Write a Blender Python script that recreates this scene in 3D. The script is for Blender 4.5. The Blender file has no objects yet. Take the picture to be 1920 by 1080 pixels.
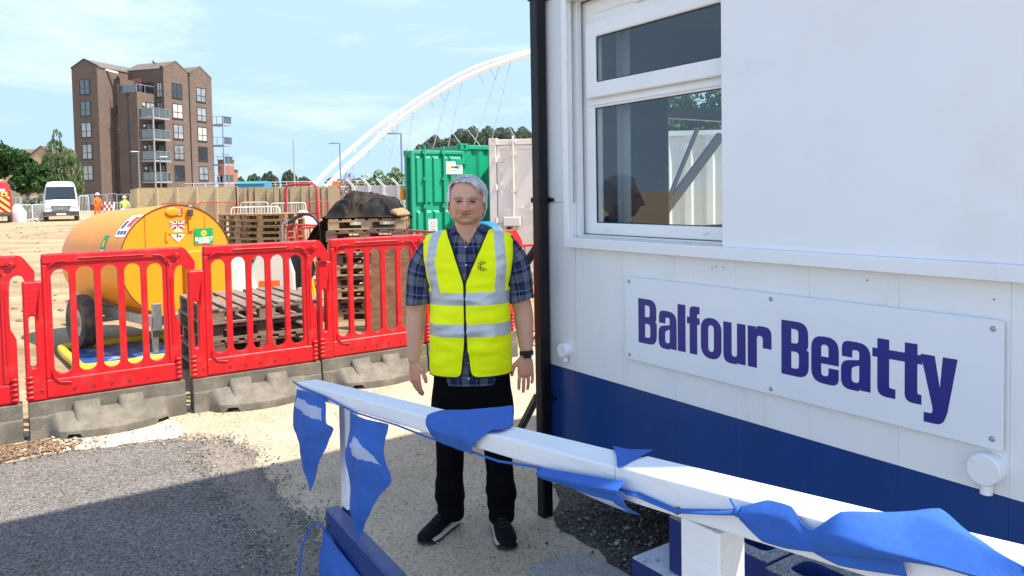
import bpy, bmesh, math, random
import numpy as np
from mathutils import Vector, Matrix, Euler, noise
from mathutils.geometry import tessellate_polygon
random.seed(7); np.random.seed(7)
S = bpy.context.scene
COL = S.collection
R = math.radians
# ------------------------------------------------------------------ camera
cam = bpy.data.cameras.new('camera'); co = bpy.data.objects.new('camera', cam); COL.objects.link(co)
cam.sensor_width = 36.0; cam.lens = 36.0 * 1400 / 1920
cam.shift_x = 0.0; cam.shift_y = (421 - 540) / 1920.0
cam.clip_start = 0.05; cam.clip_end = 3000
co.matrix_world = Matrix.Translation((0, 0, 1.65)) @ Matrix.Rotation(R(90 - 2.41), 4, 'X') @ Matrix.Rotation(R(-1.0), 4, 'Z')
S.camera = co
# ------------------------------------------------------------------ sky, sun, exposure
SUN = Vector((0.585, -0.145, 1.0)).normalized()
w = bpy.data.worlds.new('World'); S.world = w; w.use_nodes = True
wn = w.node_tree.nodes; wl = w.node_tree.links
bg = wn['Background']
sky = wn.new('ShaderNodeTexSky'); sky.sky_type = 'NISHITA'; sky.sun_disc = False
sky.sun_elevation = math.asin(SUN.z); sky.sun_rotation = math.atan2(SUN.x, SUN.y)
sky.air_density = 1.0; sky.dust_density = 0.6; sky.ozone_density = 1.5
tc = wn.new('ShaderNodeTexCoord')
mp = wn.new('ShaderNodeMapping'); mp.inputs['Scale'].default_value = (1.6, 1.6, 6.5); mp.inputs['Rotation'].default_value = (0.25, 0.1, 0.4)
wl.new(tc.outputs['Generated'], mp.inputs['Vector'])
n1 = wn.new('ShaderNodeTexNoise'); n1.inputs['Scale'].default_value = 2.3; n1.inputs['Detail'].default_value = 8; n1.inputs['Roughness'].default_value = 0.62; n1.inputs['Distortion'].default_value = 0.6
wl.new(mp.outputs['Vector'], n1.inputs['Vector'])
r1 = wn.new('ShaderNodeValToRGB'); r1.color_ramp.elements[0].position = 0.48; r1.color_ramp.elements[1].position = 0.76
r1.color_ramp.elements[0].color = (0, 0, 0, 1); r1.color_ramp.elements[1].color = (.85, .85, .85, 1)
wl.new(n1.outputs['Fac'], r1.inputs['Fac'])
mx = wn.new('ShaderNodeMix'); mx.data_type = 'RGBA'
CLOUD = (2.55, 2.92, 3.15, 1)
mx.inputs['B'].default_value = CLOUD
wl.new(r1.outputs['Color'], mx.inputs['Factor'])
# the horizon glow of the clear-sky model is capped at the pale blue of this hazy summer sky
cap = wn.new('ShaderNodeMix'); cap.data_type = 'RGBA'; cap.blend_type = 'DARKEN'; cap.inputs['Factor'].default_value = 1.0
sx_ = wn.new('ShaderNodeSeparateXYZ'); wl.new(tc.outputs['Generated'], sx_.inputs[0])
mr_ = wn.new('ShaderNodeMapRange'); mr_.inputs['From Min'].default_value = -.35; mr_.inputs['From Max'].default_value = 0.0; wl.new(sx_.outputs['Y'], mr_.inputs['Value']); wl.new(mr_.outputs['Result'], cap.inputs['Factor'])   # cap fades out behind the camera as added fill for shaded man and hut
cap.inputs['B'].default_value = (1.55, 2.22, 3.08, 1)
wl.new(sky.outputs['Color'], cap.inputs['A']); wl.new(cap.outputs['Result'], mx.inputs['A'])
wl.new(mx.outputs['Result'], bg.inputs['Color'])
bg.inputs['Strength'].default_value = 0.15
sl = bpy.data.lights.new('sun', 'SUN'); sl.energy = 3.7; sl.angle = R(0.5); sl.color = (1.0, 0.94, 0.85)
so = bpy.data.objects.new('sun', sl); COL.objects.link(so)
so.rotation_euler = SUN.to_track_quat('Z', 'Y').to_euler(); so.location = (10, -5, 30)
S.view_settings.view_transform = 'Standard'; S.view_settings.look = 'None'
S.view_settings.exposure = 1.4; S.view_settings.gamma = 1.0
# ------------------------------------------------------------------ frames
ANG = math.atan2(.566, .825)                    # the site hut and barriers run along this heading
EV = Vector((math.cos(ANG), math.sin(ANG), 0)); NV = Vector((-math.sin(ANG), math.cos(ANG), 0))
def W(e, n, z=0.0): return EV * e + NV * n + Vector((0, 0, z))
def gz(y):
    t = max(0.0, min(1.0, (y - 10) / 34.0)); return 0.35 * t * t * (3 - 2 * t)
# ------------------------------------------------------------------ materials
MATS = {}
def mat(name, col, rough=0.6, metal=0.0, var=0.12, vscale=6.0, bump=0.0, bscale=60.0, col2=None, spec=0.5, coat=0.0, stretch=(1, 1, 1), dirt=None, dscale=1.3, dpos=(0.5, 0.75), trans=0.0):
    if name in MATS: return MATS[name]
    m = bpy.data.materials.new(name); m.use_nodes = True
    nt = m.node_tree; N = nt.nodes; L = nt.links; b = N['Principled BSDF']
    b.inputs['Roughness'].default_value = rough; b.inputs['Metallic'].default_value = metal
    b.inputs['Specular IOR Level'].default_value = spec; b.inputs['Coat Weight'].default_value = coat
    t = N.new('ShaderNodeTexCoord'); mpn = N.new('ShaderNodeMapping'); mpn.inputs['Scale'].default_value = stretch
    L.new(t.outputs['Object'], mpn.inputs['Vector'])
    nz = N.new('ShaderNodeTexNoise'); nz.inputs['Scale'].default_value = vscale; nz.inputs['Detail'].default_value = 6; nz.inputs['Roughness'].default_value = 0.65
    L.new(mpn.outputs['Vector'], nz.inputs['Vector'])
    rp = N.new('ShaderNodeValToRGB'); e = rp.color_ramp.elements
    e[0].position = 0.3; e[1].position = 0.72
    c = Vector(col[:3])
    if col2 is None:
        lo = [max(0, x * (1 - var)) for x in c]; hi = [min(1, x * (1 + var)) for x in c]
    else: lo, hi = list(c), list(col2[:3])
    e[0].color = (*lo, 1); e[1].color = (*hi, 1)
    L.new(nz.outputs['Fac'], rp.inputs['Fac'])
    out = rp.outputs['Color']
    if dirt is not None:
        n2 = N.new('ShaderNodeTexNoise'); n2.inputs['Scale'].default_value = dscale; n2.inputs['Detail'].default_value = 9; n2.inputs['Roughness'].default_value = 0.7
        L.new(mpn.outputs['Vector'], n2.inputs['Vector'])
        r2 = N.new('ShaderNodeValToRGB'); r2.color_ramp.elements[0].position = dpos[0]; r2.color_ramp.elements[1].position = dpos[1]
        r2.color_ramp.elements[0].color = (0, 0, 0, 1); r2.color_ramp.elements[1].color = (1, 1, 1, 1)
        L.new(n2.outputs['Fac'], r2.inputs['Fac'])
        mm = N.new('ShaderNodeMix'); mm.data_type = 'RGBA'
        L.new(r2.outputs['Color'], mm.inputs['Factor']); L.new(out, mm.inputs['A']); mm.inputs['B'].default_value = (*dirt[:3], 1)
        out = mm.outputs['Result']
    L.new(out, b.inputs['Base Color'])
    if bump > 0:
        n3 = N.new('ShaderNodeTexNoise'); n3.inputs['Scale'].default_value = bscale; n3.inputs['Detail'].default_value = 5
        L.new(mpn.outputs['Vector'], n3.inputs['Vector'])
        bp = N.new('ShaderNodeBump'); bp.inputs['Strength'].default_value = bump; bp.inputs['Distance'].default_value = 0.01
        L.new(n3.outputs['Fac'], bp.inputs['Height']); L.new(bp.outputs['Normal'], b.inputs['Normal'])
    if trans > 0:
        # light coming through thin cloth or leaves
        tr = N.new('ShaderNodeBsdfTranslucent'); L.new(out, tr.inputs['Color'])
        ms = N.new('ShaderNodeMixShader'); ms.inputs['Fac'].default_value = trans
        L.new(b.outputs['BSDF'], ms.inputs[1]); L.new(tr.outputs['BSDF'], ms.inputs[2])
        L.new(ms.outputs['Shader'], N['Material Output'].inputs['Surface'])
    MATS[name] = m
    return m
# ------------------------------------------------------------------ mesh builder
class MB:
    def __init__(s): s.v = []; s.f = []; s.m = []; s.uv = {}; s.mi = 0
    def add(s, vs, fs, mi=None, uvs=None):
        o = len(s.v); s.v += [tuple(x) for x in vs]
        for k, f in enumerate(fs):
            if uvs is not None: s.uv[len(s.f)] = [uvs[i] for i in f]
            s.f.append([i + o for i in f]); s.m.append(s.mi if mi is None else mi)
        return s
    def box(s, c, d, rot=None, mi=None):
        hx, hy, hz = d[0] / 2, d[1] / 2, d[2] / 2
        vs = [Vector((x * hx, y * hy, z * hz)) for z in (-1, 1) for y in (-1, 1) for x in (-1, 1)]
        if rot is not None:
            M = rot if isinstance(rot, Matrix) else Matrix.Rotation(rot, 3, 'Z')
            vs = [M @ q for q in vs]
        c = Vector(c)
        return s.add([q + c for q in vs], [(0, 2, 3, 1), (4, 5, 7, 6), (0, 1, 5, 4), (2, 6, 7, 3), (1, 3, 7, 5), (0, 4, 6, 2)], mi)
    def lohi(s, a, b, mi=None): return s.box([(a[i] + b[i]) / 2 for i in range(3)], [abs(b[i] - a[i]) for i in range(3)], mi=mi)
    def bar(s, a, b, wd, h, mi=None, up=(0, 0, 1)):
        a = Vector(a); b = Vector(b); x = (b - a); l = x.length; x = x / l
        u = Vector(up); y = u.cross(x)
        if y.length < 1e-5: y = Vector((0, 1, 0)).cross(x)
        y.normalize(); z = x.cross(y)
        M = Matrix((x, y, z)).transposed()
        return s.box((a + b) / 2, (l, wd, h), M, mi)
    def tube(s, pts, r, seg=10, closed=False, cap=True, mi=None, flat=1.0):
        P = [Vector(p) for p in pts]; n = len(P)
        rr = r if isinstance(r, (list, tuple)) else [r] * n
        T = []
        for i in range(n):
            a = P[(i - 1) % n] if (closed or i > 0) else P[0]; b = P[(i + 1) % n] if (closed or i < n - 1) else P[-1]
            t = b - a; T.append(t.normalized() if t.length > 1e-9 else Vector((0, 0, 1)))
        u = Vector((0, 0, 1)) if abs(T[0].z) < 0.9 else Vector((1, 0, 0))
        u = (u - T[0] * u.dot(T[0])).normalized()
        vs = []
        for i in range(n):
            u = (u - T[i] * u.dot(T[i]))
            u = u.normalized() if u.length > 1e-6 else T[i].orthogonal().normalized()
            q = T[i].cross(u)
            for k in range(seg):
                a = 2 * math.pi * k / seg
                vs.append(P[i] + (u * math.cos(a) * flat + q * math.sin(a)) * rr[i])
        fs = []
        for i in range(n if closed else n - 1):
            j = (i + 1) % n
            for k in range(seg):
                l = (k + 1) % seg
                fs.append((i * seg + k, i * seg + l, j * seg + l, j * seg + k))
        if cap and not closed:
            fs.append(tuple(range(seg))[::-1]); fs.append(tuple((n - 1) * seg + k for k in range(seg)))
        return s.add(vs, fs, mi)
    def cyl(s, a, b, r, r2=None, seg=16, mi=None): return s.tube([a, b], [r, r if r2 is None else r2], seg, mi=mi)
    def loft(s, rings, closed=True, caps=(True, True), mi=None, uvs=False):
        n = len(rings[0]); vs = [q for r_ in rings for q in r_]; fs = []
        for i in range(len(rings) - 1):
            for k in range(n if closed else n - 1):
                l = (k + 1) % n
                fs.append((i * n + k, i * n + l, (i + 1) * n + l, (i + 1) * n + k))
        if closed and caps[0]: fs.append(tuple(range(n))[::-1])
        if closed and caps[1]: fs.append(tuple((len(rings) - 1) * n + k for k in range(n)))
        return s.add(vs, fs, mi)
    def prism(s, outer, d0, d1, holes=(), fn=None, mi=None):
        # outer, holes: 2D loops; fn(a, b, d) -> 3D point
        fn = fn or (lambda a, b, d: (a, d, b))
        loops = [outer] + list(holes)
        flat = [p for l in loops for p in l]
        tri = tessellate_polygon([[Vector((p[0], p[1], 0)) for p in l] for l in loops])
        vs = [fn(p[0], p[1], d0) for p in flat] + [fn(p[0], p[1], d1) for p in flat]
        n = len(flat); fs = []
        for t in tri: fs.append(tuple(t)); fs.append(tuple(i + n for i in t[::-1]))
        o = 0
        for l in loops:
            k = len(l)
            for i in range(k):
                j = (i + 1) % k; fs.append((o + i, o + j, o + j + n, o + i + n))
            o += k
        return s.add(vs, fs, mi)
    def ell(s, c, r, seg=16, rings=10, mi=None, rot=None):
        c = Vector(c); r = (r, r, r) if not isinstance(r, (tuple, list)) else r
        vs = []; fs = []
        for i in range(rings + 1):
            th = math.pi * i / rings
            for k in range(seg):
                ph = 2 * math.pi * k / seg
                q = Vector((r[0] * math.sin(th) * math.cos(ph), r[1] * math.sin(th) * math.sin(ph), r[2] * math.cos(th)))
                vs.append(c + (rot @ q if rot else q))
        for i in range(rings):
            for k in range(seg):
                l = (k + 1) % seg; fs.append((i * seg + k, (i + 1) * seg + k, (i + 1) * seg + l, i * seg + l))
        return s.add(vs, fs, mi)
    def mesh(s, name, mats, smooth=None, merge=True):
        me = bpy.data.meshes.new(name); me.from_pydata(s.v, [], s.f)
        for m in (mats if isinstance(mats, (list, tuple)) else [mats]): me.materials.append(m)
        for p, mi in zip(me.polygons, s.m): p.material_index = mi
        if s.uv:
            ul = me.uv_layers.new(name='UVMap')
            for p in me.polygons:
                if p.index in s.uv:
                    for li, q in zip(p.loop_indices, s.uv[p.index]): ul.data[li].uv = q
        bm = bmesh.new(); bm.from_mesh(me)
        if merge: bmesh.ops.remove_doubles(bm, verts=bm.verts, dist=1e-5)
        bmesh.ops.recalc_face_normals(bm, faces=bm.faces)
        bm.to_mesh(me); bm.free()
        if smooth is not None:
            for p in me.polygons: p.use_smooth = True
            me.set_sharp_from_angle(angle=R(smooth))
        me.update(); return me
    def build(s, name, mats, parent=None, smooth=None, bevel=0.0, seg=2, loc=None, rot=None, merge=True):
        o = bpy.data.objects.new(name, s.mesh(name, mats, smooth, merge)); COL.objects.link(o)
        if parent: o.parent = parent
        if loc is not None: o.location = loc
        if rot is not None: o.rotation_euler = rot
        if bevel > 0:
            b = o.modifiers.new('bevel', 'BEVEL'); b.width = bevel; b.segments = seg; b.limit_method = 'ANGLE'; b.angle_limit = R(35)
        return o
def tag(o, label=None, cat=None, group=None, kind=None):
    if label: o['label'] = label
    if cat: o['category'] = cat
    if group: o['group'] = group
    if kind: o['kind'] = kind
    return o
def thing(name, label, cat, loc=(0, 0, 0), rz=0.0, group=None):
    o = bpy.data.objects.new(name, None); COL.objects.link(o); o.empty_display_size = 0.2
    o.location = loc; o.rotation_euler = (0, 0, rz)
    return tag(o, label, cat, group)
def copy_tree(o, parent=None):
    c = o.copy(); COL.objects.link(c)
    if parent: c.parent = parent
    for ch in list(o.children): copy_tree(ch, c)
    return c
def eval_mesh(o):
    dg = bpy.context.evaluated_depsgraph_get(); dg.update()
    return bpy.data.meshes.new_from_object(o.evaluated_get(dg))
def text_obj(name, body, size, m, parent, M, depth=0.0008, sx=1.0, bold=0.0, align='CENTER', space=1.0):
    cu = bpy.data.curves.new(name, 'FONT'); cu.body = body; cu.size = size; cu.extrude = depth; cu.offset = bold
    cu.align_x = align; cu.align_y = 'CENTER'; cu.space_character = space; cu.resolution_u = 3
    t = bpy.data.objects.new(name, cu); COL.objects.link(t)
    me = eval_mesh(t); bpy.data.objects.remove(t); bpy.data.curves.remove(cu)
    me.transform(Matrix.Diagonal((sx, 1, 1, 1))); me.transform(M)
    me.materials.clear(); me.materials.append(m); me.name = name
    o = bpy.data.objects.new(name, me); COL.objects.link(o)
    if parent: o.parent = parent
    return o
def frame(origin, xdir, ydir):
    x = Vector(xdir).normalized(); y = Vector(ydir).normalized(); z = x.cross(y).normalized(); y = z.cross(x)
    M = Matrix((x, y, z)).transposed().to_4x4(); M.translation = Vector(origin); return M
def rrect(x0, z0, x1, z1, r, k=5):
    r = min(r, (x1 - x0) / 2, (z1 - z0) / 2); p = []
    for cx, cz, a0 in ((x1 - r, z1 - r, 0), (x0 + r, z1 - r, 90), (x0 + r, z0 + r, 180), (x1 - r, z0 + r, 270)):
        for i in range(k + 1):
            a = R(a0 + 90 * i / k); p.append((cx + r * math.cos(a), cz + r * math.sin(a)))
    return p
_R = (Matrix.Rotation(R(90 - 2.41), 3, 'X') @ Matrix.Rotation(R(-1.0), 3, 'Z'))
def at(u, v, Y):
    d = _R @ Vector(((u - 960) / 1400, -(v - 421) / 1400, -1)); return Vector((0, 0, 1.65)) + d * (Y / d.y)
# ================================================================== ground and paving
def ground_mat():
    m = bpy.data.materials.new('site_earth'); m.use_nodes = True; nt = m.node_tree; N = nt.nodes; L = nt.links; b = N['Principled BSDF']
    b.inputs['Roughness'].default_value = 0.95; b.inputs['Specular IOR Level'].default_value = 0.15
    t = N.new('ShaderNodeTexCoord')
    def nz(sc, det=8, ro=.65, st=(1, 1, 1)):
        mp_ = N.new('ShaderNodeMapping'); mp_.inputs['Scale'].default_value = st; L.new(t.outputs['Object'], mp_.inputs['Vector'])
        n = N.new('ShaderNodeTexNoise'); n.inputs['Scale'].default_value = sc; n.inputs['Detail'].default_value = det; n.inputs['Roughness'].default_value = ro
        L.new(mp_.outputs['Vector'], n.inputs['Vector']); return n
    a = nz(0.55, 10, .7, (0.5, 1.6, 1)); rp = N.new('ShaderNodeValToRGB'); cr = rp.color_ramp
    cr.elements[0].position = .3; cr.elements[0].color = (.20, .115, .06, 1); cr.elements[1].position = .52; cr.elements[1].color = (.40, .30, .175, 1)
    e = cr.elements.new(.7); e.color = (.47, .39, .26, 1)
    L.new(a.outputs['Fac'], rp.inputs['Fac'])
    g = nz(9, 8, .75); mm = N.new('ShaderNodeMix'); mm.data_type = 'RGBA'; mm.blend_type = 'MULTIPLY'; mm.inputs['Factor'].default_value = .7
    r2 = N.new('ShaderNodeValToRGB'); r2.color_ramp.elements[0].position = .3; r2.color_ramp.elements[0].color = (.5, .45, .4, 1); r2.color_ramp.elements[1].position = .6; r2.color_ramp.elements[1].color = (1, 1, 1, 1)
    L.new(g.outputs['Fac'], r2.inputs['Fac']); L.new(rp.outputs['Color'], mm.inputs['A']); L.new(r2.outputs['Color'], mm.inputs['B'])
    L.new(mm.outputs['Result'], b.inputs['Base Color'])
    bp = N.new('ShaderNodeBump'); bp.inputs['Strength'].default_value = .8; bp.inputs['Distance'].default_value = .04
    h = nz(14, 10, .7); L.new(h.outputs['Fac'], bp.inputs['Height']); L.new(bp.outputs['Normal'], b.inputs['Normal'])
    return m
def build_ground():
    xs = sorted(set(list(np.linspace(-60, 40, 101)) + list(np.linspace(-6, 4, 41)) + [-900, -400, -200, -120, -80, 60, 100, 200, 400, 900]))
    ys = sorted(set(list(np.linspace(0, 60, 91)) + [-40, -20, -10, -5, 70, 85, 100, 130, 170, 250, 400, 700, 1200]))
    vs = []
    for y in ys:
        for x in xs:
            z = gz(y)
            if 9.5 < y < 46: z += 0.05 * noise.noise(Vector((x * .3, y * .45, 1))) * min(1, (y - 9.5) / 5)
            vs.append((x, y, z))
    nx = len(xs); fs = [(j * nx + i, j * nx + i + 1, (j + 1) * nx + i + 1, (j + 1) * nx + i) for j in range(len(ys) - 1) for i in range(nx - 1)]
    o = MB().add(vs, fs).build('ground', ground_mat(), smooth=60, merge=False); tag(o, kind='structure')
build_ground()
def speckle_mat(name, base, dark, light, cell=160, dens=.5, bump=.5, rough=.9, stain=None, bdist=.004):
    m = bpy.data.materials.new(name); m.use_nodes = True; nt = m.node_tree; N = nt.nodes; L = nt.links; b = N['Principled BSDF']
    b.inputs['Roughness'].default_value = rough; b.inputs['Specular IOR Level'].default_value = 0.25
    t = N.new('ShaderNodeTexCoord')
    v = N.new('ShaderNodeTexVoronoi'); v.inputs['Scale'].default_value = cell; L.new(t.outputs['Object'], v.inputs['Vector'])
    sp = N.new('ShaderNodeSeparateColor'); L.new(v.outputs['Color'], sp.inputs['Color'])
    rp = N.new('ShaderNodeValToRGB'); cr = rp.color_ramp; cr.elements[0].position = 0; cr.elements[0].color = (*dark, 1); cr.elements[1].position = 1; cr.elements[1].color = (*light, 1)
    e = cr.elements.new(dens); e.color = (*base, 1)
    L.new(sp.outputs['Red'], rp.inputs['Fac']); out = rp.outputs['Color']
    n = N.new('ShaderNodeTexNoise'); n.inputs['Scale'].default_value = 1.7; n.inputs['Detail'].default_value = 10; n.inputs['Roughness'].default_value = .7; L.new(t.outputs['Object'], n.inputs['Vector'])
    mm = N.new('ShaderNodeMix'); mm.data_type = 'RGBA'; mm.blend_type = 'MULTIPLY'; mm.inputs['Factor'].default_value = 1
    r2 = N.new('ShaderNodeValToRGB'); r2.color_ramp.elements[0].position = .3; r2.color_ramp.elements[0].color = (*(stain or (.72, .7, .66)), 1); r2.color_ramp.elements[1].position = .62; r2.color_ramp.elements[1].color = (1, 1, 1, 1)
    L.new(n.outputs['Fac'], r2.inputs['Fac']); L.new(out, mm.inputs['A']); L.new(r2.outputs['Color'], mm.inputs['B'])
    n4 = N.new('ShaderNodeTexNoise'); n4.inputs['Scale'].default_value = 38; n4.inputs['Detail'].default_value = 4; L.new(t.outputs['Object'], n4.inputs['Vector'])
    r4 = N.new('ShaderNodeValToRGB'); r4.color_ramp.elements[0].position = .3; r4.color_ramp.elements[0].color = (.68, .66, .62, 1); r4.color_ramp.elements[1].position = .5; r4.color_ramp.elements[1].color = (1, 1, 1, 1)
    L.new(n4.outputs['Fac'], r4.inputs['Fac'])
    m4 = N.new('ShaderNodeMix'); m4.data_type = 'RGBA'; m4.blend_type = 'MULTIPLY'; m4.inputs['Factor'].default_value = .8
    L.new(mm.outputs['Result'], m4.inputs['A']); L.new(r4.outputs['Color'], m4.inputs['B'])
    L.new(m4.outputs['Result'], b.inputs['Base Color'])
    bp = N.new('ShaderNodeBump'); bp.inputs['Strength'].default_value = bump; bp.inputs['Distance'].default_value = bdist; bp.invert = True
    L.new(v.outputs['Distance'], bp.inputs['Height']); L.new(bp.outputs['Normal'], b.inputs['Normal'])
    return m
ASPH = speckle_mat('asphalt', (.165, .15, .134), (.075, .069, .063), (.285, .26, .23), cell=125, dens=.55, bump=.75, stain=(.80, .78, .75), bdist=.005)
ASPH2 = speckle_mat('old_bitumen', (.225, .195, .158), (.14, .12, .10), (.30, .265, .215), cell=180, dens=.5, bump=.4, stain=(.72, .7, .68))
CONC = speckle_mat('brushed_concrete', (.47, .385, .265), (.24, .175, .12), (.54, .455, .33), cell=150, dens=.22, bump=.3, stain=(.76, .72, .66))
CONCL = speckle_mat('pale_concrete', (.56, .49, .37), (.34, .29, .23), (.62, .57, .46), cell=120, dens=.2, bump=.4, stain=(.8, .75, .66))
SLABM = speckle_mat('paving_slab', (.36, .34, .31), (.25, .23, .21), (.42, .4, .37), cell=160, dens=.4, bump=.3)
SOIL = speckle_mat('brown_litter', (.25, .15, .085), (.07, .045, .03), (.42, .29, .17), cell=70, dens=.5, bump=1.0, bdist=.012)
def sheet(name, pts, z, m, jit=.02, step=.08, seed=1):
    rng = random.Random(seed); P = []
    for i in range(len(pts)):
        a = Vector(pts[i]); b = Vector(pts[(i + 1) % len(pts)]); k = max(1, int((b - a).length / step)) if (b - a).length < 4 else 1
        d = (b - a); nrm = Vector((-d.y, d.x)).normalized()
        for j in range(k):
            p = a + d * (j / k)
            if j: p = p + nrm * (rng.uniform(-jit, jit) + jit * 2 * noise.noise(Vector((p.x * 3, p.y * 3, seed))))
            P.append(p)
    tri = tessellate_polygon([[Vector((p.x, p.y, 0)) for p in P]])
    o = MB().add([(p.x, p.y, z) for p in P], [tuple(t) for t in tri]).build(name, m, merge=False)
    return tag(o, kind='structure')
def Pw(e, n): q = W(e, n); return (q.x, q.y)
sheet('concrete_apron', [(-7.5, 4.9), (-3.3, 5.35), (-2.2, 6.25), (-.6, 7.6), (2.2, 9.3), (6, 6), (4, -4), (-2, -4), (-9, -4)], .004, CONC, .03, .1, 2)
sheet('road', [(-8, 1.6), (-5.2, 3.25), (-3.241, 4.624), (-3.029, 4.79), (-2.328, 5.052), (-2.155, 4.99), (-1.761, 4.272), (-1.312, 3.608), (-1.104, 3.284), (-.75, 2.75), (-.1, 1.2), (.5, -3), (-8, -3)], .008, ASPH, .012, .06, 3)
sheet('road_edge_strip', [(-2.2, 5.03), (-1.968, 5.066), (-1.80, 4.9), (-1.639, 4.639), (-1.35, 4.1), (-1.144, 3.847), (-.968, 3.595), (-.769, 3.18), (-.45, 2.65), (.2, 1.2), (.8, -3), (.2, -2.98), (-.4, 1.2), (-1.0, 2.75), (-1.35, 3.284), (-1.55, 3.608), (-2.0, 4.272), (-2.3, 4.95)], .006, ASPH2, .03, .06, 4)
sheet('concrete_patch', [(-3.25, 5.10), (-2.634, 5.6), (-2.45, 5.42), (-2.3, 5.10), (-2.34, 5.065), (-2.993, 4.823), (-3.02, 4.93)], .009, CONCL, .02, .05, 5)
sheet('concrete_patch', [(-4.6, 4.3), (-3.46, 5.0), (-3.30, 5.06), (-3.42, 4.86), (-3.8, 4.4), (-4.4, 4.0)], .009, CONCL, .03, .06, 6)
sheet('soil_patch', [(-3.30, 5.07), (-3.2, 5.09), (-3.0, 4.93), (-3.0, 4.84), (-3.241, 4.65), (-4.2, 4.0), (-4.4, 4.02), (-3.5, 4.84)], .013, SOIL, .03, .05, 7)
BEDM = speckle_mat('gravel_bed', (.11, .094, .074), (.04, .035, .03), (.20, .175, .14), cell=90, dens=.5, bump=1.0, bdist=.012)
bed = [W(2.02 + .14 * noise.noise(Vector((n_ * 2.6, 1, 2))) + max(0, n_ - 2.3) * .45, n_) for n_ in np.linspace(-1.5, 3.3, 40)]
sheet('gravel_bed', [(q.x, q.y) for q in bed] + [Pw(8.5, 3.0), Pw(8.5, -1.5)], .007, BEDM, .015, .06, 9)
sl_ = MB(); zt = .03
sl_.prism([(.031, 3.175), (.288, 3.318), (.43, 3.15), (.75, 2.7), (.35, 2.45)], .0, zt, fn=lambda a, b, d: (a, b, d))
tag(sl_.build('paving_slab', SLABM, bevel=.004), kind='structure')
# loose gravel under the hut and scattered grit on the paving
def stones(name, pts, m, smin, smax, seed, z0=.01, label=None):
    rng = random.Random(seed); b = MB()
    base = [(0, 0, 1), (.9, 0, .25), (.2, .9, .2), (-.8, .4, .3), (-.6, -.7, .2), (.4, -.85, .25), (0, 0, -.6)]
    fs = [(0, 1, 2), (0, 2, 3), (0, 3, 4), (0, 4, 5), (0, 5, 1), (6, 2, 1), (6, 3, 2), (6, 4, 3), (6, 5, 4), (6, 1, 5)]
    for x, y in pts:
        s = rng.uniform(smin, smax) * (1 if rng.random() < .85 else 1.6); a = rng.uniform(0, 6.28); sx = rng.uniform(.7, 1.3)
        Mx = Euler((rng.uniform(-.5, .5), rng.uniform(-.5, .5), a)).to_matrix()
        b.add([Mx @ Vector((q[0] * s * sx, q[1] * s, q[2] * s * .7)) + Vector((x, y, z0 + s * .2)) for q in base], fs, mi=rng.choice((0, 0, 0, 1, 2)))
    o = b.build(name, m, merge=False)
    return tag(o, kind='stuff', label=label)
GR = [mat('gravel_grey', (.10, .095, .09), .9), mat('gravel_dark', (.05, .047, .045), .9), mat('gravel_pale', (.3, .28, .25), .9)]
rg = random.Random(11); pts = []
for i in range(8000):
    e = rg.uniform(1.9, 3.2); n = rg.uniform(.2, 3.0)
    lim = 2.10 + .25 * noise.noise(Vector((n * 2.2, 0, 3))) + (max(0, n - 2.4) * .35)
    if e < lim and rg.random() < .985: continue
    q = W(e, n); pts.append((q.x, q.y))
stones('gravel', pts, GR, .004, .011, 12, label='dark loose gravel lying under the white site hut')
pts = []
for i in range(2600):
    e = rg.uniform(-.6, 2.3); n = rg.uniform(2.6, 6.0)
    if rg.random() < .35: n = 5.95 + rg.gauss(0, .15); e = rg.uniform(-.2, 3.2)
    q = W(e, n)
    if q.x < -1.4 and q.y < 4.9 and rg.random() < .9: continue
    pts.append((q.x, q.y))
stones('grit', pts, [mat('grit_brown', (.2, .15, .1), .95), mat('grit_dark', (.09, .07, .055), .95), mat('grit_pale', (.45, .38, .29), .95)], .0025, .006, 13, z0=.011, label='small scattered stones and grit on the concrete apron')
pts = []
for i in range(420):
    x = -3.15 + rg.gauss(0, .13); y = 4.87 + .55 * (x + 3.15) + rg.gauss(0, .09); pts.append((x, y))
stones('rubble', pts, [mat('rubble_brown', (.2, .13, .08), .95), mat('rubble_dark', (.05, .04, .035), .95), mat('rubble_tan', (.36, .26, .17), .95)], .004, .013, 14, z0=.012, label='brown rubble and leaf litter between concrete patches at the road edge')
pts = [(rg.uniform(-26, -5.5), rg.uniform(9, 40)) for i in range(900)]
b_ = MB()
for x, y in pts:
    s = rg.uniform(.015, .05); b_.ell((x, y, gz(y) + s * .2), (s * 1.4, s, s * .7), 6, 4)
tag(b_.build('clod', mat('clod_brown', (.22, .14, .085), .95), merge=False), kind='stuff', label='clods of brown earth lying across the site')

# crumbled edges where the tarmac, the worn strip and the concrete meet
rg = random.Random(31); pts = []; edge = [(-3.24, 4.65), (-2.33, 5.06), (-1.97, 5.07), (-1.64, 4.64), (-1.14, 3.85), (-.97, 3.6), (-.77, 3.18), (-.45, 2.65)]; edge2 = [(-2.155, 4.99), (-1.761, 4.272), (-1.312, 3.608), (-1.104, 3.284), (-.75, 2.75)]
for E_, cnt_ in ((edge, 1900), (edge2, 1300)):
    for k in range(cnt_):
        i = rg.randrange(len(E_) - 1); t = rg.random(); p = Vector(E_[i]).lerp(Vector(E_[i + 1]), t); d = Vector(E_[i + 1]) - Vector(E_[i]); n_ = Vector((-d.y, d.x)).normalized(); p += n_ * rg.gauss(0, .06); pts.append((p.x, p.y))
stones('edge_grit', pts, [mat('edge_grey', (.16, .145, .125), .95), mat('edge_tan', (.34, .28, .2), .95), mat('edge_dark', (.08, .072, .064), .95)], .0025, .0075, 33, z0=.009, label='loose crumbs of tarmac and grit along the edge of the road')
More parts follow.
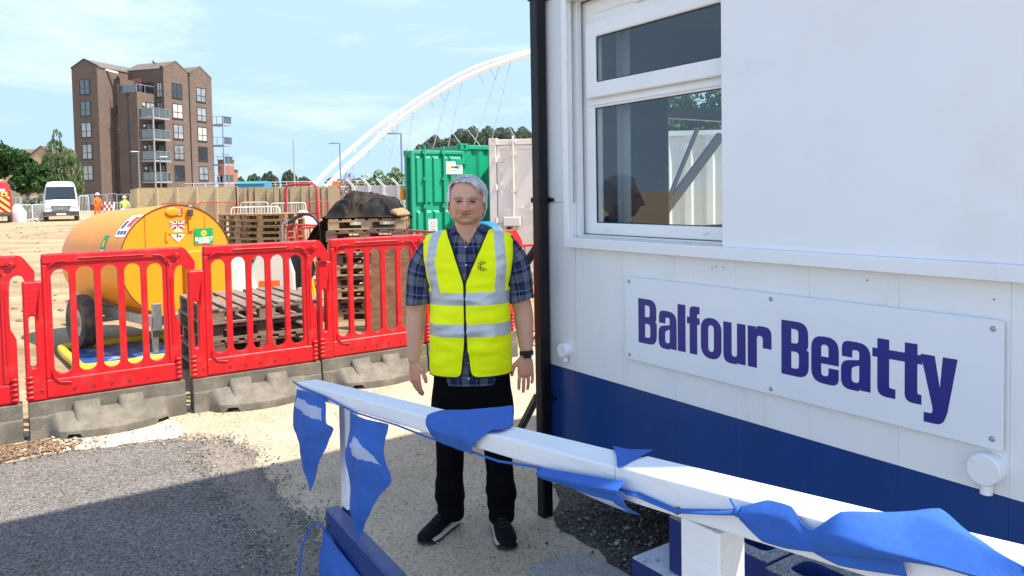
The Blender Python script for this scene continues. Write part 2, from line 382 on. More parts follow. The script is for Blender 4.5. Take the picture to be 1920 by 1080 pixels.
# ================================================================== white site hut on the right
WHITE = mat('hut_white_paint', (.78, .775, .77), .38, var=.03, vscale=2.2, dirt=(.60, .55, .47), dscale=5, dpos=(.57, .92), bump=.05, bscale=9, stretch=(2.2, 2.2, .35))
WHITE2 = mat('hut_white_panel', (.80, .795, .80), .30, var=.025, vscale=1.1, bump=.05, bscale=3.5, dirt=(.70, .69, .68), dscale=1.6, dpos=(.5, .9))
NAVY = mat('hut_navy_paint', (.009, .045, .18), .24, var=.12, vscale=1.8, bump=.04, bscale=6, dirt=(.03, .07, .19), dscale=6, dpos=(.6, .9), stretch=(1.8, 1.8, .5))
UPVC = mat('upvc_white', (.82, .81, .79), .28, var=.03, vscale=5, dirt=(.62, .56, .46), dscale=7, dpos=(.62, .95))
DGREY = mat('dark_grey', (.035, .037, .04), .6)
BLACKG = mat('gloss_black', (.005, .005, .006), .32, var=.3, spec=.3)
GALV = mat('galvanised', (.42, .43, .44), .42, .85, var=.15, vscale=25)
IVORY = mat('ivory_plastic', (.72, .70, .64), .4, var=.04)
hut = thing('site_hut', 'white site hut with navy lower band beside the man in the yellow vest', 'site hut', W(2.28, 3.04), ANG)
def c(e, n, z): return (e - 2.28, n - 3.04, z)
def cb(b, e0, e1, n0, n1, z0, z1): return b.lohi(c(e0, n0, z0), c(e1, n1, z1))
# lower cladding boards with fine joints
b = MB(); edges = [3.04, 2.80] + [2.46 - .3105 * k for k in range(20)]
for i in range(len(edges) - 1): cb(b, 2.28, 2.30, edges[i + 1] + .0003, edges[i] - .0003, .78, 1.60 if i < 1 else 1.42)
cb(b, 2.3005, 2.32, -3.6, 3.035, .79, 1.42)
b.build('wall', WHITE, hut, bevel=.0008, seg=1)
b = MB()
for i in range(len(edges) - 1): cb(b, 2.279, 2.30, edges[i + 1] + .0004, edges[i] - .0004, .30, .7795)
b.build('navy_band', NAVY, hut)
b = MB()
cb(b, 2.281, 2.33, 2.822, 3.04, 1.602, 3.0)           # corner strip beside the window
cb(b, 2.301, 2.33, 2.78, 2.822, 1.44, 2.9)            # window reveal
cb(b, 2.281, 2.33, 1.70, 2.78, 2.555, 3.0)            # over the window
cb(b, 2.281, 2.33, -3.6, 1.70, 1.43, 3.0)
cb(b, 2.33, 3.10, 3.00, 3.04, .3, 3.0); cb(b, 4.30, 5.0, 3.00, 3.04, .3, 3.0); cb(b, 3.10, 4.30, 3.00, 3.04, .3, 1.40); cb(b, 3.10, 4.30, 3.00, 3.04, 2.35, 3.0)   # far end wall with its window
cb(b, 2.33, 5.0, -3.6, -3.56, .3, 3.0)
cb(b, 4.96, 5.0, -3.55, 2.99, .3, 3.0)
b.build('upper_wall', WHITE, hut, bevel=.001, seg=1)
b = MB(); cb(b, 2.262, 2.2805, -3.58, 1.886, 1.433, 2.99); b.build('flush_panel', WHITE2, hut, bevel=.0015)
b = MB(); cb(b, 2.27, 5.03, -3.62, 3.06, 3.0, 3.04); b.build('roof', WHITE, hut)
b = MB(); cb(b, 2.34, 4.95, -3.5, 2.98, .30, .36); b.build('hut_floor', DGREY, hut)
b = MB(); cb(b, 2.7, 4.9, 2.6, 2.65, .0, .298); cb(b, 4.85, 4.9, -3.5, 2.6, 0, .298); cb(b, 2.9, 4.8, -3.5, -3.45, 0, .298)
b.build('added_dark_skirt', DGREY, hut)  # boards added to keep the gap under the hut dark
# unseen upper block, added and sized to cast the ground and rail shade
b = MB(); cb(b, 2.28, 5.0, -.60, 1.765, 3.045, 6.3); b.build('unseen_shade_caster', WHITE2, hut)
# sill trim and window surround
b = MB(); cb(b, 2.243, 2.2795, -3.58, 2.83, 1.386, 1.428); b.bar(c(2.262, -3.58, 1.430), c(2.262, 2.83, 1.430), .036, .006)
for n in (1.55, 1.18, .93, .2): cb(b, 2.2415, 2.244, n - .001, n + .001, 1.388, 1.426)
b.build('sill_trim', WHITE2, hut, bevel=.003)
b = MB(); cb(b, 2.25, 2.2805, 2.80, 2.84, 1.4285, 2.60); cb(b, 2.25, 2.2805, 1.9, 2.80, 2.555, 2.60); b.build('window_trim', UPVC, hut, bevel=.004)
b = MB(); cb(b, 2.29, 2.34, 1.75, 2.80, 1.4295, 1.437); cb(b, 2.30, 2.325, 1.75, 2.795, 1.4372, 1.446); b.build('window_track', IVORY, hut, bevel=.002)
# window: outer frame, opening top sash, glass
win = MB(); F0, F1 = 2.335, 2.385
def ringframe(b, e0, e1, n0, n1, z0, z1, t):
    outer = [(n0, z0), (n1, z0), (n1, z1), (n0, z1)]; inner = [(n0 + t, z0 + t), (n0 + t, z1 - t), (n1 - t, z1 - t), (n1 - t, z0 + t)]
    b.prism(outer, e0, e1, [inner], fn=lambda n, z, e: c(e, n, z))
ringframe(win, 2.338, 2.39, 1.72, 2.757, 1.447, 2.54, .055)
cb(win, 2.338, 2.388, 1.775, 2.702, 2.045, 2.10); cb(win, 2.345, 2.39, 2.7575, 2.80, 1.447, 2.556); cb(win, 2.345, 2.39, 1.70, 2.757, 2.5405, 2.556)
cb(win, 2.332, 2.340, 1.73, 2.75, 2.055, 2.078); cb(win, 2.3385, 2.388, 1.775, 2.702, 2.425, 2.4849)
wobj = win.build('window', UPVC, hut, bevel=.004)
sash = MB(); ringframe(sash, 2.312, 2.3375, 1.86, 2.735, 2.088, 2.442, .072)
so_ = sash.build('top_sash', UPVC, wobj, bevel=.008)
b = MB(); cb(b, 2.322, 2.337, 2.05, 2.42, 2.475, 2.50); b.build('trickle_vent', UPVC, wobj, bevel=.004)
b = MB(); cb(b, 2.330, 2.3375, 2.60, 2.625, 1.470, 1.478); cb(b, 2.330, 2.3375, 2.02, 2.045, 1.470, 1.478); b.build('drain_cap', UPVC, wobj, bevel=.002)
def glass_mat():
    m = bpy.data.materials.new('window_glass'); m.use_nodes = True; N = m.node_tree.nodes; L = m.node_tree.links
    g = N.new('ShaderNodeBsdfGlossy'); g.inputs['Roughness'].default_value = .01; g.inputs['Color'].default_value = (.9, .95, 1, 1)
    t = N.new('ShaderNodeBsdfTransparent'); t.inputs['Color'].default_value = (.93, .96, .96, 1)
    fr = N.new('ShaderNodeFresnel'); fr.inputs['IOR'].default_value = 1.85
    mm = N.new('ShaderNodeMixShader'); gm = N.new('ShaderNodeNewGeometry'); iv = N.new('ShaderNodeMath'); iv.operation = 'SUBTRACT'; iv.inputs[0].default_value = 1.0; L.new(gm.outputs['Backfacing'], iv.inputs[1])
    ml = N.new('ShaderNodeMath'); ml.operation = 'MULTIPLY'; L.new(fr.outputs['Fac'], ml.inputs[0]); L.new(iv.outputs[0], ml.inputs[1])
    L.new(ml.outputs[0], mm.inputs['Fac']); L.new(t.outputs['BSDF'], mm.inputs[1]); L.new(g.outputs['BSDF'], mm.inputs[2])
    L.new(mm.outputs['Shader'], N['Material Output'].inputs['Surface']); return m
GLASS = glass_mat()
b = MB(); cb(b, 2.350, 2.352, 1.76, 2.70, 1.48, 2.06); b.build('pane', GLASS, wobj)
b = MB(); cb(b, 2.325, 2.327, 1.92, 2.67, 2.15, 2.38); b.build('pane', GLASS, so_)
gask = mat('gasket', (.01, .01, .011), .5)
b = MB(); ringframe(b, 2.3445, 2.3495, 1.775, 2.702, 1.502, 2.045, .004); b.build('gasket', gask, wobj)
b = MB(); ringframe(b, 2.3200, 2.3245, 1.932, 2.663, 2.160, 2.370, .004); b.build('gasket', gask, so_)
LIN = mat('room_lining', (.20, .21, .22), .8)
b = MB(); cb(b, 2.34, 3.10, 2.97, 2.998, .361, 2.99); cb(b, 4.30, 4.93, 2.97, 2.998, .361, 2.99); cb(b, 3.10, 4.30, 2.97, 2.998, .361, 1.40); cb(b, 3.10, 4.30, 2.97, 2.998, 2.35, 2.99)
cb(b, 4.93, 4.955, -.5, 2.97, .361, 2.99); cb(b, 2.35, 4.93, -.52, -.5, .361, 2.99); cb(b, 2.335, 4.93, -.5, 2.97, 2.97, 2.995); b.build('room_lining', LIN, hut)
b = MB(); b.prism([(3.10, 1.40), (4.30, 1.40), (4.30, 2.35), (3.10, 2.35)], 2.995, 3.035, [[(3.14, 1.44), (3.14, 2.31), (4.26, 2.31), (4.26, 1.44)]], fn=lambda e, z, n: c(e, n, z)); cb(b, 3.141, 4.259, 3.0, 3.03, 2.06, 2.12); w2 = b.build('window', UPVC, hut)
b = MB(); cb(b, 3.141, 4.259, 3.012, 3.014, 1.441, 2.059); cb(b, 3.141, 4.259, 3.012, 3.014, 2.121, 2.309); b.build('pane', GLASS, w2)
b = MB()
for k in range(3): cb(b, 2.47 + .006 * (k % 2), 2.474 + .006 * (k % 2), 2.60 + k * .03, 2.632 + k * .03, 1.45, 2.5)
b.build('curtain', mat('curtain', (.27, .28, .29), .9), hut)
# downpipe
b = MB(); b.lohi(c(2.207, 2.975, .0), c(2.267, 3.035, 3.02)); b.build('downpipe', BLACKG, hut, bevel=.008, seg=3)
for z in (.6, 1.6, 2.6):
    b = MB(); b.lohi(c(2.201, 2.969, z), c(2.2785, 3.041, z + .026)); b.lohi(c(2.262, 2.945, z + .003), c(2.279, 2.975, z + .022))
    b.build('pipe_bracket', BLACKG, hut, bevel=.003)
b = MB(); cb(b, 2.276, 2.2795, 2.784, 2.79, .80, 1.386); b.build('cable', IVORY, hut)
for (u0, v0, u1, v1) in ((968, 522, 1014, 452), (972, 812, 1008, 742)):
    inv = (Matrix.Translation(W(2.28, 3.04)) @ Matrix.Rotation(ANG, 4, 'Z')).inverted(); b = MB(); b.bar(inv @ at(u0, v0, 4.35), inv @ at(u1, v1, 4.15), .035, .035); b.build('stay_bar', BLACKG, hut, bevel=.004)
# junction boxes
for n, z, r in ((2.855, .877, .036), (.958, .852, .045)):
    b = MB(); b.cyl(c(2.2795, n, z), c(2.245, n, z), r, r, 32); b.cyl(c(2.245, n, z), c(2.238, n, z), r * 1.0, r * .92, 32)
    b.cyl(c(2.262, n, z - r * .8), c(2.262, n, z - r * 1.6), r * .36, seg=16)
    b.ell(c(2.238, n + r * .55, z + r * .55), .004, 8, 6); b.ell(c(2.238, n - r * .55, z - r * .55), .004, 8, 6)
    b.build('junction_box', WHITE2, hut, smooth=35)
b = MB()
b.cyl(c(2.2795, 2.82, 1.555), c(2.268, 2.82, 1.555), .012, seg=20)
b.build('bell_push', DGREY, hut, smooth=35)
# rivets and specks
for n, z in ((1.93, 1.352), (1.95, 1.343), (1.895, 1.352), (1.32, 1.352), (1.60, .66), (1.2, .60), (2.99, 1.6), (2.99, 1.2), (.95, 1.33)):
    b = MB(); b.cyl(c(2.2802, n, z), c(2.2775, n, z), .0022, seg=8); b.build('fixing', DGREY, hut)
# ------------------------------------------------------------------ sign board with lettering
INK = mat('sign_blue', (.012, .015, .19), .35, var=.04)
sg = thing('sign_board', 'white board reading Balfour Beatty in blue fixed to the white site hut wall', 'sign', W(2.28, 1.67, 1.09), ANG)
def cs(e, n, z): return (e - 2.28, n - 1.67, z - 1.09)
b = MB(); b.lohi(cs(2.2625, .919, .911), cs(2.2735, 2.425, 1.275)); b.build('board', mat('sign_white', (.76, .77, .80), .3, var=.02), sg, bevel=.0015)
for n, z in ((2.40, 1.255), (2.40, .932), (1.67, 1.255), (1.67, .930), (.945, 1.25), (.945, .94)):
    b = MB(); b.cyl(cs(2.2624, n, z), cs(2.2605, n, z), .0085, .007, 16); b.ell(cs(2.2605, n, z), (.003, .0045, .0045), 12, 8)
    b.build('screw', GALV, sg, smooth=40)
def rpoly(pts, k=5):
    out = []; n = len(pts)
    for i, p in enumerate(pts):
        r = p[2] if len(p) > 2 else 0
        if r <= 0: out.append((p[0], p[1])); continue
        a = Vector(pts[i - 1][:2]); q = Vector(p[:2]); d = Vector(pts[(i + 1) % n][:2])
        u = (a - q); v = (d - q); lu, lv = u.length, v.length; u /= lu; v /= lv
        ang = u.angle(v); t = min(r / math.tan(ang / 2), lu * .49, lv * .49)
        p0 = q + u * t; p1 = q + v * t
        for j in range(k + 1):
            s = j / k; m_ = p0 * (1 - s) ** 2 + q * 2 * s * (1 - s) * 1.0 + p1 * s * s
            cc = p0 * (1 - s) + p1 * s
            out.append(tuple(m_ * .8 + (q + (m_ - q)) * .2))
    return out
X, CP = .152, .192
def G_B(w_): return [(0, 0), (w_, 0, .042), (w_, .094, .03), (w_ - .010, .100, .004), (w_ - .002, .106, .03), (w_ - .002, CP, .042), (0, CP)], [rpoly([(.040, .027), (w_ - .038, .027, .014), (w_ - .038, .086, .014), (.040, .086)]), rpoly([(.040, .115), (w_ - .040, .115, .014), (w_ - .040, CP - .027, .014), (.040, CP - .027)])]
def G_a(w_): return [(w_, 0), (w_, X + .003, .045), (.003, X + .003, .045), (.003, X - .050), (.039, X - .050), (.039, X - .024, .008), (w_ - .038, X - .024, .010), (w_ - .038, .098, .006), (0, .088, .032), (0, -.004, .034), (w_ - .036, -.004, .022), (w_ - .036, .010), (w_ - .034, 0)], [rpoly([(.037, .022, .012), (w_ - .038, .022, .012), (w_ - .038, .080), (.037, .070, .014)])]
def G_l(w_): return [(0, 0), (w_, 0), (w_, CP), (0, CP)], []
def G_f(w_): return [(.014, 0), (.053, 0), (.053, .120), (w_, .120), (w_, .147), (.053, .147), (.053, CP - .029, .008), (w_, CP - .029), (w_, CP), (.014, CP, .034), (.014, .147), (0, .147), (0, .120), (.014, .120)], []
def G_o(w_): return rrect(0, -.004, w_, X + .004, .044), [rrect(.037, .024, w_ - .037, X - .024, .014)]
def G_u(w_): return [(0, X), (0, -.004, .036), (w_ - .037, -.004, .022), (w_ - .037, .012), (w_ - .035, 0), (w_, 0), (w_, X), (w_ - .039, X), (w_ - .039, .024, .012), (.039, .024, .012), (.039, X)], []
def G_r(w_): return [(0, 0), (.040, 0), (.040, X - .032, .014), (w_ - .037, X - .032, .014), (w_ - .037, X - .075), (w_, X - .075), (w_, X + .004, .040), (.040, X + .004, .022), (.040, X - .014), (.037, X), (0, X)], []
def G_e(w_): return [(w_, .064), (w_, X + .004, .044), (0, X + .004, .044), (0, -.004, .044), (w_, -.004, .044), (w_, .052), (w_ - .037, .052), (w_ - .037, .023, .012), (.037, .023, .012), (.037, .064)], [rpoly([(.037, .088), (w_ - .037, .088), (w_ - .037, X - .023, .013), (.037, X - .023, .013)])]
def G_t(w_, cw): return [(0, .147), (0, .119), (.016, .119), (.016, -.003, .032), (w_ - .004, -.003), (w_ - .004, .027), (.054, .027, .008), (.054, .119), (cw, .119), (cw, .147), (.054, .147), (.054, .179), (.016, .179), (.016, .147)], []
def G_y(w_): return [(0, X), (.041, X), (.056, .058), (.064, X), (w_, X), (.078, -.010, .05), (.064, -.051, .034), (.010, -.051), (.010, -.022), (.036, -.022, .012), (.035, -.002, .01)], []
text = [('B', 2.343, 2.234), ('a', 2.223, 2.122), ('l', 2.116, 2.074), ('f', 2.066, 2.000), ('o', 1.994, 1.892), ('u', 1.883, 1.780), ('r', 1.770, 1.667), ('B', 1.626, 1.518), ('e', 1.508, 1.407), ('a', 1.399, 1.298), ('t1', 1.292, 1.214), ('t2', 1.2055, 1.135), ('y', 1.142, 1.037)]
fnm = dict(B=G_B, a=G_a, l=G_l, f=G_f, o=G_o, u=G_u, r=G_r, e=G_e, y=G_y, t1=lambda w_: G_t(w_, w_ + .0085), t2=lambda w_: G_t(w_, w_ - .002))
b = MB(); BZ = .9955
for g, a0, a1 in text:
    wd = a0 - a1; out, holes = fnm[g](wd)
    if len(out[0]) > 1 and g != 'o': out = rpoly(out)
    b.prism(out, 2.2618, 2.2626, holes, fn=lambda x, z, d, a0=a0: cs(d, a0 - x, BZ + z))
b.build('lettering', INK, sg, merge=False)
# ------------------------------------------------------------------ white container seen through the two hut windows
STEELW = mat('white_steel', (.74, .72, .66), .5, var=.06, vscale=3, dirt=(.5, .42, .32), dscale=4, dpos=(.6, .9))
t = thing('shipping_container', 'white corrugated container seen through the hut window', 'container', (2.35, 12.05, .02), R(-6))
b = MB(); pr = []; x_ = .10
while x_ < 5.9:
    for dx, dy in ((0, 0), (.10, 0), (.17, .05), (.27, .05)): pr.append((x_ + dx, dy))
    x_ += .34
b.loft([[(q, y, .12) for q, y in pr], [(q, y, 2.5) for q, y in pr]], closed=False); b.build('corrugated_wall', STEELW, t)
b = MB(); b.lohi((0, -.02, 0), (.10, .1, 2.6)); b.lohi((5.95, -.02, 0), (6.05, .1, 2.6)); b.lohi((.10, -.01, 2.5), (5.95, .09, 2.58)); b.lohi((.1, -.01, 0), (5.95, .09, .12)); b.build('corner_frame', STEELW, t)
b = MB(); b.lohi((.02, .1, .1), (6.0, 2.4, 2.56)); b.build('box_body', STEELW, t)
# ================================================================== ramp handrail, ramp beam, blocks and bunting
def rz_(n): return .95 + .1135 * (2.775 - n)
RAILW = mat('rail_white_paint', (.78, .79, .80), .42, var=.04, vscale=9, bump=.35, bscale=40, dirt=(.46, .43, .38), dscale=9, dpos=(.60, .85), stretch=(1, .25, 1))
BEAMB = mat('beam_blue_paint', (.012, .035, .17), .30, var=.18, vscale=12, bump=.3, bscale=45, stretch=(1, .3, 1), dirt=(.06, .10, .25), dscale=14, dpos=(.62, .85))
rail = thing('handrail', 'white painted timber ramp handrail on posts in front of the man in the yellow vest', 'handrail', W(.94, 2.775), ANG)
def rl(e, n, z): return (e - .94, n - 2.775, z)
def sbar(b, e0, e1, n0, n1, h, dz=0.0):
    vs = []
    for n in (n0, n1):
        zt = rz_(n) + dz
        vs += [rl(e0, n, zt - h), rl(e1, n, zt - h), rl(e1, n, zt), rl(e0, n, zt)]
    b.add(vs, [(0, 1, 2, 3), (7, 6, 5, 4), (0, 4, 5, 1), (1, 5, 6, 2), (2, 6, 7, 3), (3, 7, 4, 0)])
b = MB(); sbar(b, .90, .98, 2.772, .998, .043); b.build('top_rail', RAILW, rail, bevel=.004, seg=3)
b = MB(); sbar(b, .898, .981, .996, -.6, .060, .004); b.build('top_rail', RAILW, rail, bevel=.005, seg=3)
# far post: white above, blue below
b = MB(); b.lohi(rl(.962, 2.505, .552), rl(1.012, 2.450, rz_(2.48) - .046)); b.build('post', RAILW, rail, bevel=.003)
b = MB(); b.lohi(rl(.964, 2.503, 0), rl(1.010, 2.452, .551)); b.build('post', BEAMB, rail, bevel=.003)
b = MB(); b.lohi(rl(.903, .842, 0), rl(.965, .762, rz_(.8) - .060)); b.build('post', RAILW, rail, bevel=.003)
b = MB(); b.cyl(rl(.897, .84, 1.127), rl(.892, .84, 1.127), .006, seg=14); b.ell(rl(.892, .84, 1.127), (.003, .006, .006), 12, 8); b.build('bolt', mat('rusty_bolt', (.16, .11, .05), .5, .6, var=.3, vscale=200), rail, smooth=40)
# blue ramp edge beam
beam = thing('ramp_edge_beam', 'navy painted timber ramp edge beam behind the hanging bunting flags', 'beam', W(.936, 2.525), ANG - R(2.5))
b = MB(); b.lohi((-.027, 0, .38), (.026, -3.2, .55)); b.build('side_board', BEAMB, beam, bevel=.006, seg=3)
b = MB()
for n in (-.25, -1.6, -3.0): b.lohi((-.022, n, 0), (.022, n - .05, .379))
b.build('support', BEAMB, beam)
b = MB(); b.cyl((-.0275, -.04, .50), (-.031, -.04, .50), .004, seg=10); b.cyl((-.0275, -.04, .43), (-.031, -.04, .43), .004, seg=10); b.build('nail', DGREY, beam)
# concrete blocks, blue faces with bare grey hollow tops
BLKB = mat('block_blue_paint', (.014, .032, .16), .45, var=.12, vscale=10, bump=.3, bscale=90)
BLKG = speckle_mat('block_concrete', (.33, .33, .33), (.12, .12, .12), (.5, .5, .5), cell=260, dens=.4, bump=.8)
BLKW = mat('block_white_paint', (.55, .57, .62), .6, var=.12, vscale=20, bump=.5, bscale=110, dirt=(.16, .15, .14), dscale=16, dpos=(.56, .66))
def block(e0, n0, z0, le, ln, top, label):
    solid = top is BLKW
    t = thing('concrete_block', label, 'concrete block', W(e0, n0, z0), ANG, 'painted concrete blocks along the hut')
    hole = []
    k = 0 if solid else 2
    for i in range(k):
        y0 = -ln + .045 + i * (ln - .045) / k; y1 = y0 + (ln - .045) / k - .045
        hole.append(rrect(.05, y0, le - .05, y1, .03))
    b = MB(); h = .212
    fnz = lambda x, y, d: (x, y, d)
    b.prism([(0, 0), (0, -ln), (le, -ln), (le, 0)], .004, h - .006, hole, fn=fnz)
    b.build('body', BLKB, t)
    b = MB(); b.prism([(0.001, -.001), (.001, -ln + .001), (le - .001, -ln + .001), (le - .001, -.001)], h - .0055, h, hole, fn=fnz)
    b.build('top_face', top, t)
    return t
nb = 0
spots = [(2.00, 2.12, 0, BLKW, 'lowest blue block with white painted top on the gravel, farthest along the hut'),
         (2.02, 1.665, 0, BLKG, 'blue block in the lower course under the upright block near the white post'),
         (2.02, 1.21, 0, BLKG, 'blue block in the lower course right of the white post, hidden behind the handrail'),
         (2.035, 1.955, .214, BLKG, 'blue block of the upper course standing next to the white post'),
         (2.00, 1.50, .214, BLKG, 'grey topped hollow blue block right of the white post, farther under the handrail'),
         (2.00, 1.05, .214, BLKG, 'grey topped hollow blue block under the big blue flag, nearest the camera')]
for e, n, z, m_, lb in spots: block(e, n, z, .215, .44, m_, lb)
for e, n in ((1.77, 1.46), (1.77, 1.01)): block(e, n, 0, .215, .44, BLKG, 'outer lower hollow block right of the white post, %s' % ('farther from the camera' if n > 1.2 else 'nearer the camera'))
# ------------------------------------------------------------------ bunting
CLB = mat('bunting_blue', (.045, .175, .60), .7, var=.07, vscale=14, bump=.25, bscale=30, trans=.38)
CLW = mat('bunting_white', (.52, .58, .74), .8, var=.06, vscale=12, trans=.3)
bun = thing('bunting', 'blue triangular flag bunting with white triangles tied along the white handrail', 'bunting', W(.90, 2.775, .9), ANG)
def bl(e, n, z): return Vector((e - .90, n - 2.775, z - .9))
def cloth(name, rows, parent, m, ns=14, nt=14, amp=.006, seed=0, thick=.0006, freq=9, white=None):
    # rows: list of polylines (same count) -> smooth cloth patch
    def samp(pl, t):
        t *= len(pl) - 1; i = min(int(t), len(pl) - 2); f = t - i
        p0 = pl[max(i - 1, 0)]; p1 = pl[i]; p2 = pl[i + 1]; p3 = pl[min(i + 2, len(pl) - 1)]
        return p1 * (1 - f) + p2 * f + (p1 * 2 - p0 - p2) * (f * (1 - f) ** 2) * .5 * -1 * -1 * .5 + (p2 * 2 - p1 - p3) * (f * f * (1 - f)) * .25
    cols = [[samp(r_, k / ns) for k in range(ns + 1)] for r_ in rows]
    vs = []
    for j in range(nt + 1):
        for k in range(ns + 1):
            p = samp([cl[k] for cl in cols], j / nt)
            q = Vector((noise.noise(p * freq + Vector((seed, 0, 0))), noise.noise(p * freq + Vector((0, seed + 5, 0))) * .3, noise.noise(p * freq + Vector((0, 0, seed + 9))) * .3))
            r2_ = noise.noise(p * 30 + Vector((seed, seed, 0))) * .0022 * min(1, amp / .006) + abs(noise.noise(Vector((p.x * 14 + p.z * 9, p.y * 14, p.z * 5 + seed)))) * amp * .35
            vs.append(p + q * amp + Vector((-r2_, 0, 0)))
    fs = [(j * (ns + 1) + k, j * (ns + 1) + k + 1, (j + 1) * (ns + 1) + k + 1, (j + 1) * (ns + 1) + k) for j in range(nt) for k in range(ns)]
    mb_ = MB().add(vs, fs)
    if white: mb_.m = [1 if white((k + .5) / ns, (j + .5) / nt) else 0 for j in range(nt) for k in range(ns)]
    o = mb_.build(name, [m, CLW], parent, smooth=80, merge=False)
    sm = o.modifiers.new('thickness', 'SOLIDIFY'); sm.thickness = thick; sm.offset = 0
    return o
# flag 1, hanging at the far end
f1 = cloth('pennant', [[bl(.887, 2.70, .945), bl(.880, 2.56, .955), bl(.886, 2.44, .966)], [bl(.872, 2.735, .86), bl(.860, 2.59, .875), bl(.875, 2.38, .90)], [bl(.872, 2.74, .80), bl(.850, 2.58, .80), bl(.88, 2.335, .885)], [bl(.875, 2.69, .73), bl(.862, 2.58, .74), bl(.872, 2.44, .76)], [bl(.875, 2.59, .602), bl(.875, 2.585, .600), bl(.875, 2.575, .602)]], bun, CLB, 110, 110, .014, 1, white=lambda s, t: .08 < s < .86 and .10 + .03 * s < t < .20 + .06 * s)
# flag 2
f2 = cloth('pennant', [[bl(.889, 2.205, .975), bl(.878, 2.07, .985), bl(.884, 1.94, .998)], [bl(.875, 2.205, .90), bl(.852, 2.08, .90), bl(.878, 1.945, .93)], [bl(.872, 2.205, .83), bl(.850, 2.07, .82), bl(.880, 1.91, .845)], [bl(.872, 2.185, .74), bl(.856, 2.08, .74), bl(.876, 1.985, .77)], [bl(.874, 2.162, .578), bl(.874, 2.155, .576), bl(.874, 2.148, .580)]], bun, CLB, 110, 110, .016, 2, white=lambda s, t: .17 < t < .31 + .08 * s and .36 - 1.5 * (t - .17) < s < .5 + 1.7 * (t - .17))
# flag 3, blown over the rail
T = lambda e, n, dz=.006: bl(e, n, rz_(n) + dz)
f3 = cloth('pennant', [[T(.890, 1.686, -.042), T(.887, 1.60, -.052), T(.886, 1.475, -.055)],
     [T(.882, 1.69, -.012), T(.872, 1.585, -.020), T(.884, 1.46, -.026)],
     [T(.896, 1.70, .010), T(.893, 1.585, .012), T(.897, 1.41, .008)],
     [T(.94, 1.712, .012), T(.935, 1.60, .008), T(.925, 1.40, .007)],
     [T(.985, 1.66, .010), T(.99, 1.57, .016), T(.965, 1.42, .008)],
     [T(1.035, 1.57, .020), T(1.035, 1.53, .028), T(.99, 1.46, .010)]], bun, CLB, 54, 60, .009, 4, freq=12)
# flag 4, wrapped under the rail with its tip lying on top
f4 = cloth('pennant', [[T(.889, 1.206, -.036), T(.886, 1.06, -.024), T(.884, .953, -.014)],
     [T(.874, 1.206, -.046), T(.868, 1.06, -.036), T(.866, .952, -.028)],
     [T(.882, 1.195, -.056), T(.878, 1.06, -.049), T(.876, .952, -.042)],
     [T(.890, 1.11, -.060), T(.886, 1.02, -.062), T(.884, .945, -.060)],
     [T(.900, 1.00, -.074), T(.900, .97, -.076), T(.900, .930, -.074)]], bun, CLB, 60, 44, .0045, 5, white=lambda s, t: .66 < t < .9 and .2 < s < .78)
tip4 = cloth('pennant', [[T(.985, 1.095, .005), T(.985, 1.05, .006), T(1.0, 1.0, .010)], [T(.935, 1.03, .006), T(.935, 1.02, .006), T(.945, .99, .006)], [T(.886, .975, .006), T(.886, .973, .006), T(.887, .971, .006)]], bun, CLB, 10, 12, .001, 6)
# flag 5, big near one lying over the front edge of the rail
c5 = [(.706, -.022, .888, -.004), (.668, -.044, .897, .006), (.628, -.044, .892, .003), (.592, -.038, .885, -.010), (.556, -.030, .905, .008), (.515, -.024, .965, .009), (.48, -.017, 1.0, .014), (.42, -.010, .95, .011), (.34, -.010, .893, .008), (.25, -.010, .886, .002)]
rows5 = [[], [], [], [], []]
for n_, dl, eu, du in c5:
    flat_ = du < -.003
    for k, (e_, d_) in enumerate(((.884, dl), (.879, dl * .6), (.881, (dl + du) * .4 if flat_ else -.004), ((.884, du * 1.05) if flat_ else (.896, .012)) if eu < .9 else ((.893 + eu) / 2, .021), (eu, du + .002))): rows5[k].append(T(e_, n_ - (.0 if k else 0), d_))
f5 = cloth('pennant', rows5, bun, CLB, 90, 44, .0032, 7, freq=14)
cloth('pennant', [[T(.889, .625, -.020), T(.888, .55, -.018), T(.888, .47, -.012)], [T(.888, .612, -.034), T(.886, .55, -.046), T(.887, .462, -.034)]], bun, CLB, 20, 10, .002, 8)
# cord
cp = [(2.785, .951), (2.70, .948), (2.445, .966), (2.2, .972), (1.885, 1.008), (1.70, rz_(1.7) - .05), (1.532, 1.040), (1.37, rz_(1.37) - .054), (1.228, 1.085), (.957, rz_(.957) - .035), (.84, 1.128), (.74, rz_(.74) - .020), (.70, rz_(.70) - .010)]
b = MB(); b.tube([bl(.893, n, z) for n, z in cp], .0028, 8); b.build('cord', CLB, bun, smooth=60)
b = MB(); b.tube([bl(.890, n, rz_(n) - d) for n, d in ((.955, .036), (.93, .034), (.84, .042), (.75, .024), (.71, .014))], [.006, .0075, .0065, .0065, .008], 8, flat=.5); b.ell(bl(.885, .712, rz_(.712) - .012), (.007, .008, .008), 10, 8)
b.tube([bl(.885, .712, rz_(.712) - .012), bl(.88, .722, rz_(.712) + .006)], .0018, 6); b.build('knot', CLB, bun, smooth=60)
